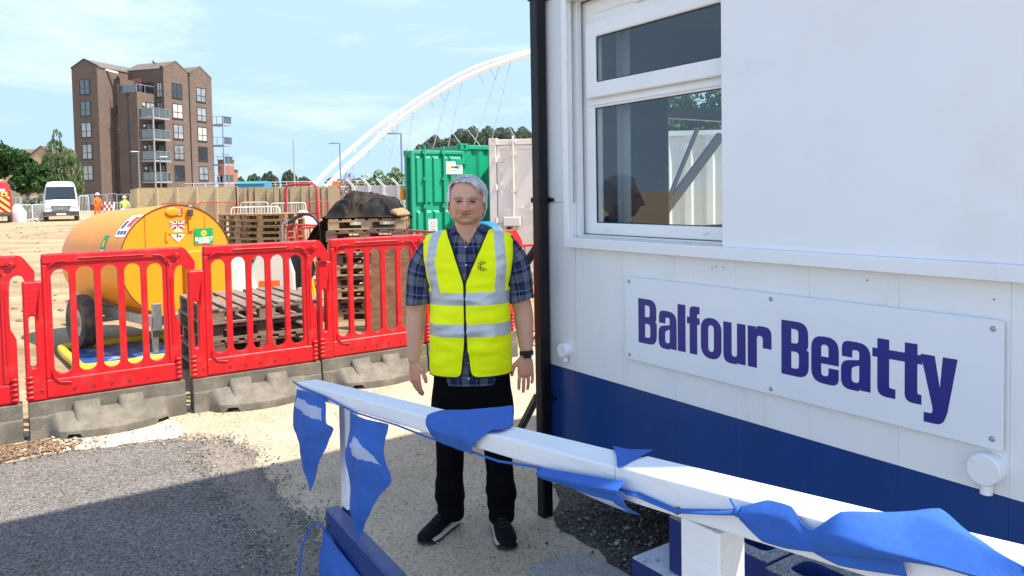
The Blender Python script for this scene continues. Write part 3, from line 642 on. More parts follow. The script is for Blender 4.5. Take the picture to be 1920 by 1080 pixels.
# lower string on the ramp beam
bu2 = thing('bunting', 'blue flag and cord drooping from the navy ramp beam at the lower edge', 'bunting', W(.903, 2.525, .5), ANG)
def b2(e, n, z): return Vector((e - .97, n - 2.755, z - .4))
cloth('pennant', [[b2(.962, 2.74, .385), b2(.962, 2.6, .372), b2(.962, 2.34, .350), b2(.962, 2.1, .34)], [b2(.945, 2.74, .30), b2(.935, 2.58, .29), b2(.945, 2.40, .28), b2(.95, 2.22, .30)], [b2(.95, 2.70, .18), b2(.94, 2.60, .16), b2(.945, 2.50, .17), b2(.95, 2.42, .19)], [b2(.95, 2.62, .05), b2(.95, 2.6, .04), b2(.95, 2.58, .04), b2(.95, 2.56, .05)]], bu2, CLB, 16, 16, .012, 9)
b = MB(); b.tube([b2(.962, 2.745, .382), b2(.955, 2.76, .40), b2(.935, 2.79, .385), b2(.90, 2.79, .32), b2(.88, 2.76, .24), b2(.86, 2.70, .16), b2(.84, 2.6, .05)], .0035, 8)
b.tube([b2(.958, 2.74, .386), b2(.955, 2.6, .374), b2(.955, 2.34, .352), b2(.955, 2.0, .335)], .003, 8); b.build('cord', CLB, bu2, smooth=60)
# ================================================================== red plastic barriers on rubber blocks
REDP = mat('barrier_red_plastic', (.52, .003, .007), .42, var=.12, vscale=4, bump=.15, bscale=30, dirt=(.42, .055, .045), dscale=7, dpos=(.52, .85))
RUBB = mat('recycled_rubber_block', (.128, .11, .083), .8, var=.28, vscale=5, bump=.5, bscale=120, dirt=(.24, .215, .17), dscale=5, dpos=(.48, .85))
def make_barrier():
    t = thing('barrier', 'b', 'barrier', (0, 0, 0), ANG, 'red plastic barriers in a row across the site')
    # local x along the row, y away from camera, z up; origin at left base end
    out = [(.115, .262), (.995, .262), (1.0, .30), (1.0, .70), (.985, .735), (.968, .77), (.964, .90), (.97, 1.06), (.978, 1.11), (.995, 1.135), (1.02, 1.143), (1.045, 1.135), (1.06, 1.10), (1.118, 1.10), (1.122, 1.16), (1.10, 1.195), (1.065, 1.25), (1.045, 1.272), (1.02, 1.28), (.15, 1.28), (.125, 1.268), (.115, 1.245)]
    slots = []
    for x0, x1 in ((.172, .283), (.322, .438), (.479, .590), (.631, .742), (.782, .892)):
        z0 = .428; z1 = 1.178 if .3 < x0 < .7 else 1.168
        slots.append(rrect(x0, z0, x1, z1, .054, 6))
    b = MB(); b.prism(out, -.022, .022, slots)
    panel = b.build('panel', REDP, t, bevel=.007, seg=3)
    # thick frame around the openings
    b = MB()
    b.lohi((.118, -.034, 1.206), (1.02, .034, 1.278)); b.lohi((.118, -.034, .268), (.992, .034, .400))
    b.lohi((.117, -.032, .40), (.150, .032, 1.206)); b.lohi((.915, -.032, .40), (.958, .032, 1.16))
    b.build('frame', REDP, panel, bevel=.012, seg=3)
    b = MB()
    for x in (.302, .458, .61, .762): b.tube([(x, 0, .40), (x, 0, .8), (x, 0, 1.21)], [.024, .021, .024], 10)
    b.build('upright', REDP, panel, smooth=60)
    # raised ribs, screw bosses and dimples
    for pth, rr in (([(.165, -.030, 1.195), (.20, -.036, 1.222), (.26, -.036, 1.226)], .006), ([(.34, -.036, 1.240), (.76, -.036, 1.238)], .006), ([(.83, -.036, 1.232), (.88, -.036, 1.228), (.925, -.034, 1.185), (.935, -.034, 1.15)], .006), ([(.16, -.033, .46), (.165, -.036, .41), (.20, -.038, .375), (.27, -.038, .365)], .006), ([(.945, -.033, .55), (.945, -.033, 1.05)], .005)):
        b = MB(); b.tube(pth, rr, 8); b.build('rib', REDP, panel, smooth=60)
    for x, z in ((.985, 1.225), (.092, .335)):
        b = MB(); b.cyl((x, -.020, z), (x, -.042, z), .026, .022, 20); b.ell((x, -.042, z), (.012, .006, .012), 12, 8); b.build('boss', REDP, panel, smooth=40)
    b = MB()
    for x in (.287, .407, .523, .640, .757): b.cyl((x, -.0335, .312), (x, -.0352, .312), .015, seg=16)
    b.build('dimple', mat('barrier_dimple', (.25, .004, .008), .5), panel)
    # hinge post on the left with its own slot, and coils
    b = MB()
    b.prism([(.0, .262), (.118, .262), (.118, 1.095), (.0, 1.095)], -.040, .040, [rrect(.03, .50, .068, .855, .018)])
    post = b.build('hinge_post', REDP, t, bevel=.014, seg=4)
    for kx, kw in ((.022, .028), (.978, .024)):
        b = MB(); b.lohi((kx - .012, -.036, .285), (kx + .012, -.030, .435))
        for k in range(5): b.ell((kx, -.036, .29 + k * .035), (kw, .014, .013), 12, 8)
        b.build('hinge_knuckle', REDP, post, smooth=60)
    b = MB()
    for z in (.93, .95, .97, .99, 1.02): b.lohi((-.001, -.0412, z), (.11, -.0385, z + .003))
    b.build('moulding_line', REDP, post)
    # rubber base
    b = MB(); rings = []; K = 60
    for i in range(K + 1):
        u = i / K; x = .008 + 1.008 * u
        a = max(0.0, min(1.0, (u - .10) / .07)); q = max(0.0, min(1.0, (.90 - u) / .06)); f_ = min(a, q); f_ = f_ * f_ * (3 - 2 * f_)
        bulge = f_ * (.045 + .155 * math.sin(math.pi * max(0, min(1, (u - .08) / .84))) ** .8)
        up = .034 if (.205 < u < .30 or .78 < u < .865) else 0.0     # forklift notches
        rings.append([(x, .085, 0), (x, .085, .14), (x, .072, .148), (x, .068, .258), (x, -.047, .258), (x, -.050, .155), (x, -.058 - .006 * f_, .148 + .022 * f_), (x, -.060 - bulge * .22, .140 + .020 * f_), (x, -.062 - bulge * .62, .100), (x, -.064 - bulge, .058), (x, -.068 - bulge, up)])
    b.loft(rings)
    base = b.build('rubber_base', RUBB, t, smooth=28, bevel=.004)
    for xc in (.355, .64):
        b = MB(); vs = [(xc - .088, -.047, .235), (xc + .088, -.047, .235), (xc + .060, -.135, .150), (xc - .060, -.135, .150), (xc - .105, -.05, .10), (xc + .105, -.05, .10), (xc + .072, -.185, .070), (xc - .072, -.185, .070)]
        b.add(vs, [(0, 1, 2, 3), (0, 3, 7, 4), (1, 5, 6, 2), (3, 2, 6, 7), (4, 7, 6, 5), (0, 4, 5, 1)])
        b.build('scoop', RUBB, base, bevel=.018, seg=3)
    return t
proto = make_barrier()
bl_ = [(-.935, 6.155, -.008, 'red plastic barrier cut off by the left edge of the photo'),
       (.107, 6.13, 0, 'red plastic barrier directly in front of the orange fuel bowser'),
       (1.168, 6.125, .002, 'red plastic barrier directly in front of the low pallet stack, between two others'),
       (2.20, 6.15, -.004, 'red plastic barrier partly hidden behind the man, in front of the leaning plywood boards'),
       (3.24, 6.2, -.01, 'red plastic barrier almost wholly hidden behind the man and the hut')]
for i, (e, n, dz, lb) in enumerate(bl_):
    o = proto if i == 0 else copy_tree(proto)
    o.location = W(e, n, .004 + dz * 0); o.rotation_euler.z = ANG + (0, .012, -.015, .02, 0)[i]
    o['label'] = lb
    if i == 0: o.rotation_euler = (0, 0, ANG - .03)
# ================================================================== things on the site behind the barriers
ORANGE = mat('bowser_orange', (.82, .26, .005), .40, var=.05, vscale=3, spec=.5, dirt=(.78, .33, .06), dscale=3, dpos=(.62, .9))
TYRE = mat('tyre_rubber', (.06, .052, .045), .85, var=.3, vscale=14, bump=.3, dirt=(.19, .14, .09), dscale=8, dpos=(.45, .75))
WHT = mat('white_sticker', (.78, .78, .76), .4, var=.02)
GRN = mat('sticker_green', (.01, .26, .07), .4, var=.04)
YEL = mat('yellow_paint', (.72, .42, .012), .4, var=.08)
REDS = mat('sticker_red', (.52, .015, .02), .4, var=.06)
BLK = mat('plain_black', (.008, .008, .009), .5)
NVS = mat('sticker_navy', (.01, .015, .10), .4)
bow = thing('fuel_bowser', 'orange cylindrical fuel bowser on a galvanised trailer behind the red barriers', 'fuel bowser', (-3.59, 8.0, 0), math.atan2(.75, .66))
b = MB(); rings = []; K = 56
def tring(y, r, zc, rx=None): return [((rx or r) * math.sin(2 * math.pi * k / K), y, zc + r * math.cos(2 * math.pi * k / K)) for k in range(K)]
prof = [(0, .592, .99), (.006, .600, .99), (.05, .600, .988), (1.55, .580, .950), (1.80, .565, .94), (1.98, .51, .935), (2.12, .40, .93), (2.20, .22, .93), (2.22, .02, .93)]
b.loft([tring(y, r, z, r * 1.0) for y, r, z in prof])
tank = b.build('tank', ORANGE, bow, smooth=35)
b = MB(); b.tube([(.598 * math.sin(2 * math.pi * k / K), -.004, .99 + .598 * math.cos(2 * math.pi * k / K)) for k in range(K)], .006, 6, closed=True); b.build('rim_seal', mat('rim_brown', (.10, .04, .01), .6), tank, smooth=60)
b = MB(); b.lohi((.06, -.06, .50), (.575, .28, 1.085)); cabn = b.build('cabinet', ORANGE, bow, bevel=.01)
b = MB(); b.lohi((.075, -.064, .52), (.56, -.061, 1.07)); b.build('door', ORANGE, cabn, bevel=.002)
b = MB(); b.lohi((-.56, -.004, 1.10), (.06, -.001, 1.104)); b.lohi((-.34, -.004, 1.104), (-.336, -.001, 1.50)); b.lohi((.30, -.004, 1.09), (.304, -.001, 1.46)); b.build('panel_seam', mat('seam_brown', (.22, .07, .01), .6), tank)
b = MB(); b.ell((-.05, -.012, 1.515), (.075, .012, .05), 16, 10); b.lohi((-.13, -.012, 1.20), (-.10, -.002, 1.29)); b.lohi((-.13, -.012, 1.28), (.10, -.002, 1.30)); b.lohi((.12, -.02, 1.30), (.17, -.002, 1.50)); b.build('bracket', ORANGE, tank, smooth=35)
b = MB(); b.lohi((.105, -.05, 1.465), (.160, -.022, 1.535)); lk = b.build('padlock', DGREY, bow, bevel=.006); b = MB(); b.tube([(.115, -.035, 1.53), (.115, -.035, 1.56), (.132, -.035, 1.575), (.15, -.035, 1.56), (.15, -.035, 1.53)], .005, 8); b.build('shackle', GALV, lk, smooth=60)
def plate(name, x0, x1, z0, z1, m, parent, y=-.0035, th=.002):
    b = MB(); b.lohi((x0, y - th, z0), (x1, y, z1)); return b.build(name, m, parent)
plate('warning_label', -.085, .062, 1.465, 1.553, REDS, tank)
for k in range(4): plate('label_line', -.07, .045, 1.478 + k * .02, 1.483 + k * .02, WHT, tank, -.0058, .0006)
fl = plate('flag_sticker', -.075, .082, 1.340, 1.410, NVS, tank)
b = MB()
for a, q in (((-.075, 1.340), (.082, 1.410)), ((-.075, 1.410), (.082, 1.340))): b.bar((a[0], -.0062, a[1]), (q[0], -.0062, q[1]), .0008, .012, up=(0, 1, 0)) if False else b.prism([(a[0], a[1] - .006), (q[0], q[1] - .006), (q[0], q[1] + .006), (a[0], a[1] + .006)], -.0064, -.0058)
b.lohi((-.075, -.0068, 1.363), (.082, -.0066, 1.387)); b.lohi((-.012, -.0068, 1.340), (.018, -.0066, 1.410)); b.build('flag_white', WHT, fl)
b = MB(); b.lohi((-.075, -.0076, 1.368), (.082, -.007, 1.382)); b.lohi((-.004, -.0076, 1.340), (.010, -.007, 1.410)); b.build('flag_red', REDS, fl)
b = MB(); b.prism([(.005, 1.188), (.085, 1.268), (.005, 1.348), (-.075, 1.268)], -.0055, -.0035); dm = b.build('hazard_diamond', WHT, tank)
b = MB(); b.lohi((-.03, -.007, 1.238), (.045, -.006, 1.245)); b.prism([(-.012, 1.245), (.006, 1.245), (.0, 1.283), (.012, 1.305), (.004, 1.305), (-.003, 1.288), (-.012, 1.305), (-.018, 1.301), (-.008, 1.280)], -.007, -.006); b.prism([(.012, 1.248), (.04, 1.248), (.032, 1.261), (.018, 1.259)], -.007, -.006); b.build('hazard_symbol', BLK, dm)
gs = plate('hire_sign', .180, .392, 1.15, 1.325, GRN, tank, -.008, .003)
b = MB()
sx, sz = .286, 1.268
for k in range(12):
    a = 2 * math.pi * k / 12; a1 = a - .2; a2 = a + .2
    b.prism([(sx + .024 * math.cos(a1), sz + .024 * math.sin(a1)), (sx + .024 * math.cos(a2), sz + .024 * math.sin(a2)), (sx + .044 * math.cos(a), sz + .044 * math.sin(a))], -.0118, -.0112)
b.prism([(sx + .026 * math.cos(2 * math.pi * k / 20), sz + .026 * math.sin(2 * math.pi * k / 20)) for k in range(20)], -.0118, -.0112, [[(sx + .012 * math.cos(2 * math.pi * k / 12), sz + .012 * math.sin(2 * math.pi * k / 12)) for k in range(12)]])
b.build('sun_mark', mat('sun_yellow', (.8, .55, .02), .4), gs, merge=False)
text_obj('lettering', 'SUNBELT', .055, WHT, gs, frame((.286, -.0115, 1.203), (1, 0, 0), (0, 0, 1)), sx=.88, bold=.003)
text_obj('lettering', 'RENTALS', .026, WHT, gs, frame((.286, -.0115, 1.168), (1, 0, 0), (0, 0, 1)), sx=1.2, bold=.001)
# stickers on the curved side
def curved(name, y0, y1, a0, a1, m, lift=.003, inset=0):
    b = MB(); vs = []; n = 8
    for i in range(n + 1):
        y = y0 + (y1 - y0) * i / n; r = .60 - (y / 1.55) * .025 + lift; zc = .988 - y / 1.55 * .033
        for j in range(n + 1):
            a = R(a0 + (a1 - a0) * j / n); vs.append((-r * math.sin(a), y, zc + r * math.cos(a)))
    return b.add(vs, [(i * (n + 1) + j, i * (n + 1) + j + 1, (i + 1) * (n + 1) + j + 1, (i + 1) * (n + 1) + j) for i in range(n) for j in range(n)]).build(name, m, tank)
curved('diesel_sticker', .03, .30, 33, 62, WHT); curved('red_panel', .04, .15, 36, 50, REDS, .005); curved('blue_mark', .20, .27, 42, 52, NVS, .005)
for k in range(3): curved('text_line', .05 + k * .08, .11 + k * .08, 55, 59, NVS, .005)
curved('green_sticker', .44, .58, 60, 80, GRN); curved('sun_patch', .485, .535, 66, 73, mat('sun_yellow', (.8, .55, .02), .4), .005); curved('white_strip', .45, .57, 75.5, 79, WHT, .005)
# chassis, wheels, jack
b = MB()
b.lohi((-.42, -.30, .36), (-.34, 2.0, .46)); b.lohi((.34, -.30, .36), (.42, 2.0, .46)); b.lohi((-.44, -.33, .37), (.62, -.25, .47)); b.lohi((-.44, 1.9, .37), (.44, 1.98, .47)); b.lohi((-.6, 1.07, .27), (.6, 1.13, .33))
b.lohi((-.06, 1.98, .38), (.06, 2.9, .46)); b.build('chassis', GALV, bow, bevel=.004)
b = MB(); b.lohi((-.43, -.36, .33), (-.35, -.30, .60)); b.prism([(-.44, .46), (-.36, .46), (-.38, .10), (-.42, .10)], -.32, -.28); b.cyl((-.30, -.36, .12), (-.30, -.36, .66), .022, seg=14); b.cyl((-.30, -.36, .0), (-.30, -.36, .14), .016, seg=12); b.cyl((-.30, -.36, 0), (-.30, -.36, .012), .05, seg=16); b.build('jack_leg', GALV, bow, bevel=.002)
b = MB(); b.lohi((-.3, .2, .33), (.3, .9, .50)); b.build('saddle', ORANGE, bow)
for sx in (-1, 1):
    b = MB(); pr = [(.06, .16), (.075, .20), (.080, .265), (.070, .292), (.045, .30), (0, .302), (-.045, .30), (-.07, .292), (-.08, .265), (-.075, .20), (-.06, .16)]; n = 40
    b.loft([[(sx * .60 + x, 1.1 + r * math.cos(2 * math.pi * k / n), .302 + r * math.sin(2 * math.pi * k / n)) for x, r in pr] for k in range(n)] + [[(sx * .60 + x, 1.1 + r, .302) for x, r in pr]], closed=False)
    ty = b.build('wheel', TYRE, bow, smooth=40)
    b = MB(); b.cyl((sx * .60 - .045, 1.1, .302), (sx * .60 + .045, 1.1, .302), .165, seg=28); b.cyl((sx * .60 - .06, 1.1, .302), (sx * .60 + .06, 1.1, .302), .05, seg=20); b.build('rim', mat('rim_dirty_white', (.42, .38, .32), .6, var=.2), ty, smooth=35)
# drip tray with yellow foam edge and blue liner
tray = thing('spill_tray', 'blue liner spill tray with a yellow foam edge under the orange bowser', 'spill tray', (-4.15, 7.75, .004))
A, B_, C_, D_ = (-.80, .32), (.06, -.74), (.86, -.08), (.02, .98)
YF = mat('yellow_foam', (.70, .43, .015), .6, var=.12, vscale=9, dirt=(.4, .28, .1), dscale=10, dpos=(.55, .8)); BLF = mat('blue_liner', (.02, .075, .26), .35, var=.25, vscale=12, bump=.8, bscale=14, dirt=(.30, .33, .38), dscale=5, dpos=(.5, .62))
pc = [A, B_, C_, D_]; mid = []
for i in range(4):
    p, q = Vector(pc[i]), Vector(pc[(i + 1) % 4])
    for k in range(6):
        s = k / 6; r_ = p + (q - p) * s; mid.append((r_.x * (1 if k else .97), r_.y * (1 if k else .97), .045 + .006 * math.sin(k * 2 + i)))
b = MB(); b.tube(mid, .046, 12, closed=True); b.build('foam_edge', YF, tray, smooth=60)
b = MB(); vs = []; n = 14
for i in range(n + 1):
    for j in range(n + 1):
        s, t_ = i / n, j / n; p = (Vector(A) * (1 - s) + Vector(B_) * s) * (1 - t_) + (Vector(D_) * (1 - s) + Vector(C_) * s) * t_
        vs.append((p.x, p.y, .016 + .012 * noise.noise(Vector((p.x * 6, p.y * 6, 2)))))
b.add(vs, [(i * (n + 1) + j, i * (n + 1) + j + 1, (i + 1) * (n + 1) + j + 1, (i + 1) * (n + 1) + j) for i in range(n) for j in range(n)]); b.build('liner', BLF, tray, smooth=60)
# ------------------------------------------------------------------ pallets
def wood(name, c1, c2, dirt=None): return mat(name, c1, .85, col2=c2, vscale=5, bump=.5, bscale=30, stretch=(1, 1, 3), dirt=dirt, dscale=3, dpos=(.5, .8))
WOODA = wood('pallet_grey_wood', (.13, .085, .06), (.27, .195, .145), (.20, .16, .13)); WOODB = wood('pallet_tan_wood', (.33, .21, .11), (.50, .36, .21), (.2, .13, .08)); WOODC = wood('pallet_brown_board', (.24, .13, .06), (.38, .235, .12), (.15, .085, .045))
WOODD = wood('pallet_red_wood', (.14, .07, .045), (.25, .145, .10), (.09, .055, .04))
def pallet(lx, ly, m, nboard=7, rag=0, name='pallet'):
    t = thing(name, 'p', 'pallet'); rg = random.Random(rag + 3)
    b = MB(); bw = lx / (nboard * 1.32)
    for k in range(nboard):
        x = -lx / 2 + bw / 2 + k * (lx - bw) / (nboard - 1) + rg.uniform(-.006, .006)
        b.box((x, rg.uniform(-.008, .008), .133), (bw * rg.uniform(.93, 1.03), ly, .020), rg.uniform(-.012, .012))
    b.build('top_deck', m, t, bevel=.002, seg=1)
    for j in range(3):
        y = -ly / 2 + .05 + j * (ly - .10) / 2
        b = MB(); b.box((0, y, .112), (lx, .095, .020)); b.box((0, y, .010), (lx, .095, .020))
        for i in range(3): b.box((-lx / 2 + .07 + i * (lx - .14) / 2, y, .061), (.14, .09, .0815))
        b.build('block_row', m, t, bevel=.0015, seg=1)
    return t
def stack(protos, n, x, y, rz, labels, group, jit=.02, h=.1445, seed=0, z0=0.0):
    rg = random.Random(seed)
    for k in range(n):
        o = copy_tree(protos[k % len(protos)])
        o.location = (x + rg.uniform(-jit, jit), y + rg.uniform(-jit, jit), z0 + k * h); o.rotation_euler.z = rz + rg.uniform(-.02, .02)
        o['label'] = labels(k, n); o['group'] = group
ORD = ['lowest', 'second from the bottom', 'third from the bottom', 'fourth from the bottom', 'fifth from the bottom', 'sixth from the bottom', 'seventh from the bottom', 'eighth from the bottom', 'ninth from the bottom']
def lab(desc, place): return lambda k, n: '%s, %s %s' % (desc, 'topmost' if k == n - 1 else ORD[k].replace(' from the bottom', ' up'), place)
PA = [pallet(1.0, 1.2, WOODA, 7, i) for i in range(2)] + [pallet(1.0, 1.2, WOODD, 7, 5)]
stack(PA, 5, -2.51, 7.04, ANG, lab('grey pallet', 'in the low stack behind the middle red barrier'), 'pallets in the low stack behind the barrier', seed=1)
PB = [pallet(1.0, 1.2, WOODB, 6, 2), pallet(1.0, 1.2, WOODD, 6, 3)]
stack(PB, 9, -1.95, 10.35, R(5), lab('tan wooden pallet', 'of the tall stack under the black sheeting'), 'pallets in the stack under the black sheeting', seed=2, jit=.03, h=.1505)
PC = [pallet(1.2, 1.0, WOODC, 11, 4)]; PC2 = [pallet(1.2, 1.0, WOODB, 7, 8)]
stack(PC2, 3, -5.35, 16.9, R(-9), lab('pale pallet', 'in the base under the dark brown pallet stack'), 'pale pallets under the brown stack', seed=3, jit=.05, z0=gz(17))
stack(PC, 6, -5.50, 17.0, R(-9), lab('dark brown pallet', 'of the main brown stack behind the bowser'), 'dark brown pallets', seed=3, h=.135, z0=gz(17) + 3 * .1445)
stack(PC, 9, -6.22, 17.9, R(-9), lab('dark brown pallet', 'in the second brown stack, left of the main'), 'dark brown pallets', seed=4, h=.135, z0=gz(18))
for o in PA + PB + PC + PC2:
    for ch in list(o.children): bpy.data.objects.remove(ch)
    bpy.data.objects.remove(o)
# black sheeting over the pallets
TARP = mat('black_sheeting', (.005, .0045, .004), .72, var=.4, vscale=5, bump=.12, bscale=14, dirt=(.05, .03, .018), dscale=1.7, dpos=(.5, .68), spec=.2)
tz = 9 * .1505 - .004
def sm_(a, b, x): t = max(0.0, min(1.0, (x - a) / (b - a))); return t * t * (3 - 2 * t)
def tarp_z(x, y):
    u = (x + 1.95); v = (y - 10.35)
    h = .25 * math.exp(-((u + .27) / .20) ** 2 - (v / .42) ** 2) + .23 * math.exp(-((u - .02) / .30) ** 2 - ((v + .05) / .46) ** 2) + .09 * math.exp(-((u - .3) / .2) ** 2 - (v / .5) ** 2)
    wp = noise.noise(Vector((x * 1.7, y * 1.7, 3.3))); a = math.atan2(v + .55, u + .22 + .25 * wp); rr = math.hypot(v + .1, u + .2)
    f = .030 * abs(math.sin(a * 6.5 + 3.5 * wp + rr * 3)) ** .6 + .024 * abs(math.sin((u * 9 - v * 14) + 6 * noise.noise(Vector((x * 2.4, y * 2.4, 8))))) ** .7 + .045 * abs(noise.noise(Vector((x * 3.0 + y * 2, y * 2.6 - x * 2, .7))))
    h = max(.0, h * (1.0 - .35 * abs(noise.noise(Vector((x * 2.6, y * 2.6, 9)))))) * .82 + (1.35 * f + .045 * abs(noise.noise(Vector((x * 8 + y * 5, y * 7 - x * 4, 1.7))))) * min(1, h / .10 + .3) + .012
    h = .012 + (h - .012) * sm_(.575, .44, abs(v))
    if u > .40: h *= max(0, 1 - (u - .40) / .09)
    if u < -.50: h = h * max(.25, 1 + (u + .50) / .12) + .05 * noise.noise(Vector((x * 6, y * 6, 5))) - ((-.50 - u) / .36) ** 1.5 * .42
    e = abs(v) - .57
    if e > 0: h -= e * 1.3
    return h
b = MB(); nx, ny = 96, 80; vs = []
for j in range(ny + 1):
    for i in range(nx + 1):
        x = -2.80 + 1.34 * i / nx; y = (9.79 + (.12 if x < -2.5 else 0)) + 1.16 * j / ny
        wob = .02 * noise.noise(Vector((x * 9, y * 9, 3)))
        vs.append((x + wob, y - (.03 if j == 0 else 0) + wob, tz + tarp_z(x, y)))
b.add(vs, [(j * (nx + 1) + i, j * (nx + 1) + i + 1, (j + 1) * (nx + 1) + i + 1, (j + 1) * (nx + 1) + i) for j in range(ny) for i in range(nx)])
o = b.build('black_sheeting', TARP, smooth=75, merge=False); sm = o.modifiers.new('thickness', 'SOLIDIFY'); sm.thickness = .006
tag(o, 'crumpled black plastic sheeting heaped on top of the tall pallet stack', 'sheeting')
b = MB(); rg = random.Random(3)
def fold(bx, cx, cy, cz, lx, ly, lz, seed):
    vs = []; n = 18; m = 12
    for j in range(m + 1):
        for i in range(n):
            a = 2 * math.pi * i / n; th = math.pi * j / m
            p = Vector((math.sin(th) * math.cos(a), math.sin(th) * math.sin(a), math.cos(th)))
            k = 1 + .35 * noise.noise(p * 1.6 + Vector((seed, 0, 0))) + .15 * noise.noise(p * 4 + Vector((0, seed, 0)))
            vs.append((cx + p.x * lx * k, cy + p.y * ly * k, cz + max(-lz * .9, p.z * lz * k)))
    bx.add(vs, [(j * n + i, j * n + (i + 1) % n, (j + 1) * n + (i + 1) % n, (j + 1) * n + i) for j in range(m) for i in range(n)])
b = MB(); fold(b, -1.52, 10.0, tz + .06, .13, .22, .07, 5); tag(b.build('sack', mat('hessian', (.30, .20, .10), .9, var=.35, vscale=14, bump=.6, bscale=60, dirt=(.1, .06, .04), dscale=7), smooth=70), 'brown hessian sack lying beside the black sheeting on the pallets', 'sack')
# plywood boards leaning on the tall stack
PLY = wood('old_plywood', (.10, .042, .018), (.23, .115, .052), (.06, .028, .014))
for i, (x0, x1, y, h, lb) in enumerate(((-1.72, -1.41, 8.95, 1.10, 'brown plywood board leaning on the pallets, left one of the three by the man'), (-1.40, -1.10, 9.0, 1.13, 'brown plywood board leaning between two others behind the red barrier'), (-1.09, -.74, 9.05, 1.12, 'brown plywood board leaning nearest to the man, right one of the three'))):
    t = MB(); t.lohi((x0 - (x0 + x1) / 2, -.009, 0), (x1 - (x0 + x1) / 2, .009, h)); o = t.build('plywood_board', PLY, bevel=.002); o.location = ((x0 + x1) / 2, y, .012); o.rotation_euler = (R(-14), 0, R(6)); tag(o, lb, 'board', 'boards leaning on the pallet stack')
# white bulk bag, white plastic tank, hose reel, nozzle
BAG = mat('woven_bag', (.52, .47, .36), .8, var=.12, vscale=7, bump=.6, bscale=25, dirt=(.45, .38, .25), dscale=4)
def bag(name, x, y, z0, lx, ly, lz, seed, label, cat='bag', m=BAG, grp=None):
    b = MB(); n = 28; m_ = 18; vs = []
    for j in range(m_ + 1):
        t = j / m_
        for i in range(n):
            a = 2 * math.pi * i / n; ca, sa = math.cos(a), math.sin(a); sq = (abs(ca) ** 3 + abs(sa) ** 3) ** (-1 / 3)
            r_ = (1 - .75 * max(0, (t - .55) / .45) ** 1.4) * (1 + .10 * noise.noise(Vector((ca * 2, sa * 2, t * 3 + seed)))) * (.9 + .1 * math.sin(math.pi * min(1, t * 1.4)))
            vs.append((x + ca * sq * lx / 2 * r_, y + sa * sq * ly / 2 * r_, z0 + lz * t))
    b.add(vs, [(j * n + i, j * n + (i + 1) % n, (j + 1) * n + (i + 1) % n, (j + 1) * n + i) for j in range(m_) for i in range(n)] + [tuple(range(n))[::-1], tuple(m_ * n + i for i in range(n))])
    return tag(b.build(name, m, smooth=65), label, cat, grp)
bag('bulk_bag', -3.32, 8.75, .004, .55, .55, 1.06, 1, 'off white woven bulk bag standing right of the orange bowser')
t = thing('plastic_tank', 'white plastic tank with an orange label behind the low pallet stack', 'tank', (-2.98, 9.25, .004), R(12))
WPL = mat('white_plastic', (.55, .51, .44), .45, var=.05, vscale=4, dirt=(.5, .45, .36), dscale=3)
b = MB(); b.prism([(-.28, 0), (.28, 0), (.28, .72), (.20, .98), (-.14, .98), (-.28, .70)], -.25, .25); b.build('shell', WPL, t, bevel=.03, seg=3)
b = MB(); b.lohi((-.14, -.256, .52), (.10, -.2515, .64)); lbq = b.build('label', mat('label_orange', (.70, .12, .02), .4), t)
b = MB(); b.cyl((.05, 0, .98), (.05, 0, 1.02), .07, seg=20); b.build('cap', DGREY, t)
t = thing('hose_reel', 'black hose reel on a yellow frame behind the low pallet stack', 'hose reel', (-2.68, 9.25, .004), R(10))
b = MB()
for y in (-.16, .16): b.tube([(-.22, y, 0), (-.08, y, .98)], .022, 10); b.tube([(.24, y, 0), (.10, y, .98)], .022, 10)
b.tube([(-.08, -.16, .95), (-.08, .16, .95)], .02, 10); b.tube([(.10, -.16, .95), (.10, .16, .95)], .02, 10); b.build('legs', YEL, t, smooth=60)
b = MB(); b.cyl((.0, -.10, .74), (.0, .10, .74), .10, seg=24)
for y in (-.12, .10): b.cyl((0, y, .74), (0, y + .02, .74), .21, seg=32)
for k in range(4): b.tube([(.14 * math.cos(2 * math.pi * q / 28), -.075 + k * .05, .74 + .14 * math.sin(2 * math.pi * q / 28)) for q in range(28)], .024, 8, closed=True)
b.build('drum', BLK, t, smooth=40)
t = thing('fuel_hose', 'grey standpipe with a black fuel nozzle and drooping hose between the pallet stacks', 'hose', (-3.0, 9.9, .004))
def q_(u, v): p = at(u, v, 9.9); return p - Vector((-3.0, 9.9, .004))
b = MB(); pb = q_(533, 418); b.tube([(pb.x - .02, 0, 0), (pb.x - .02, 0, pb.z - .03), pb, q_(541, 417)], .020, 10); b.build('standpipe', GALV, t, smooth=60)
b = MB(); b.tube([q_(540, 418), q_(548, 413), q_(553, 409)], [.022, .030, .024], 10); b.tube([q_(553, 409), q_(560, 405)], .022, 10); b.tube([q_(538, 432), q_(545, 427), q_(553, 417)], .008, 8); b.build('nozzle', DGREY, t, smooth=60)
b = MB(); b.tube([q_(558, 406), q_(567, 402), q_(578, 402), q_(588, 406), q_(596, 416), q_(601, 430), q_(602, 448), q_(598, 480), q_(600, 560)], .020, 10); b.build('hose', BLK, t, smooth=60)
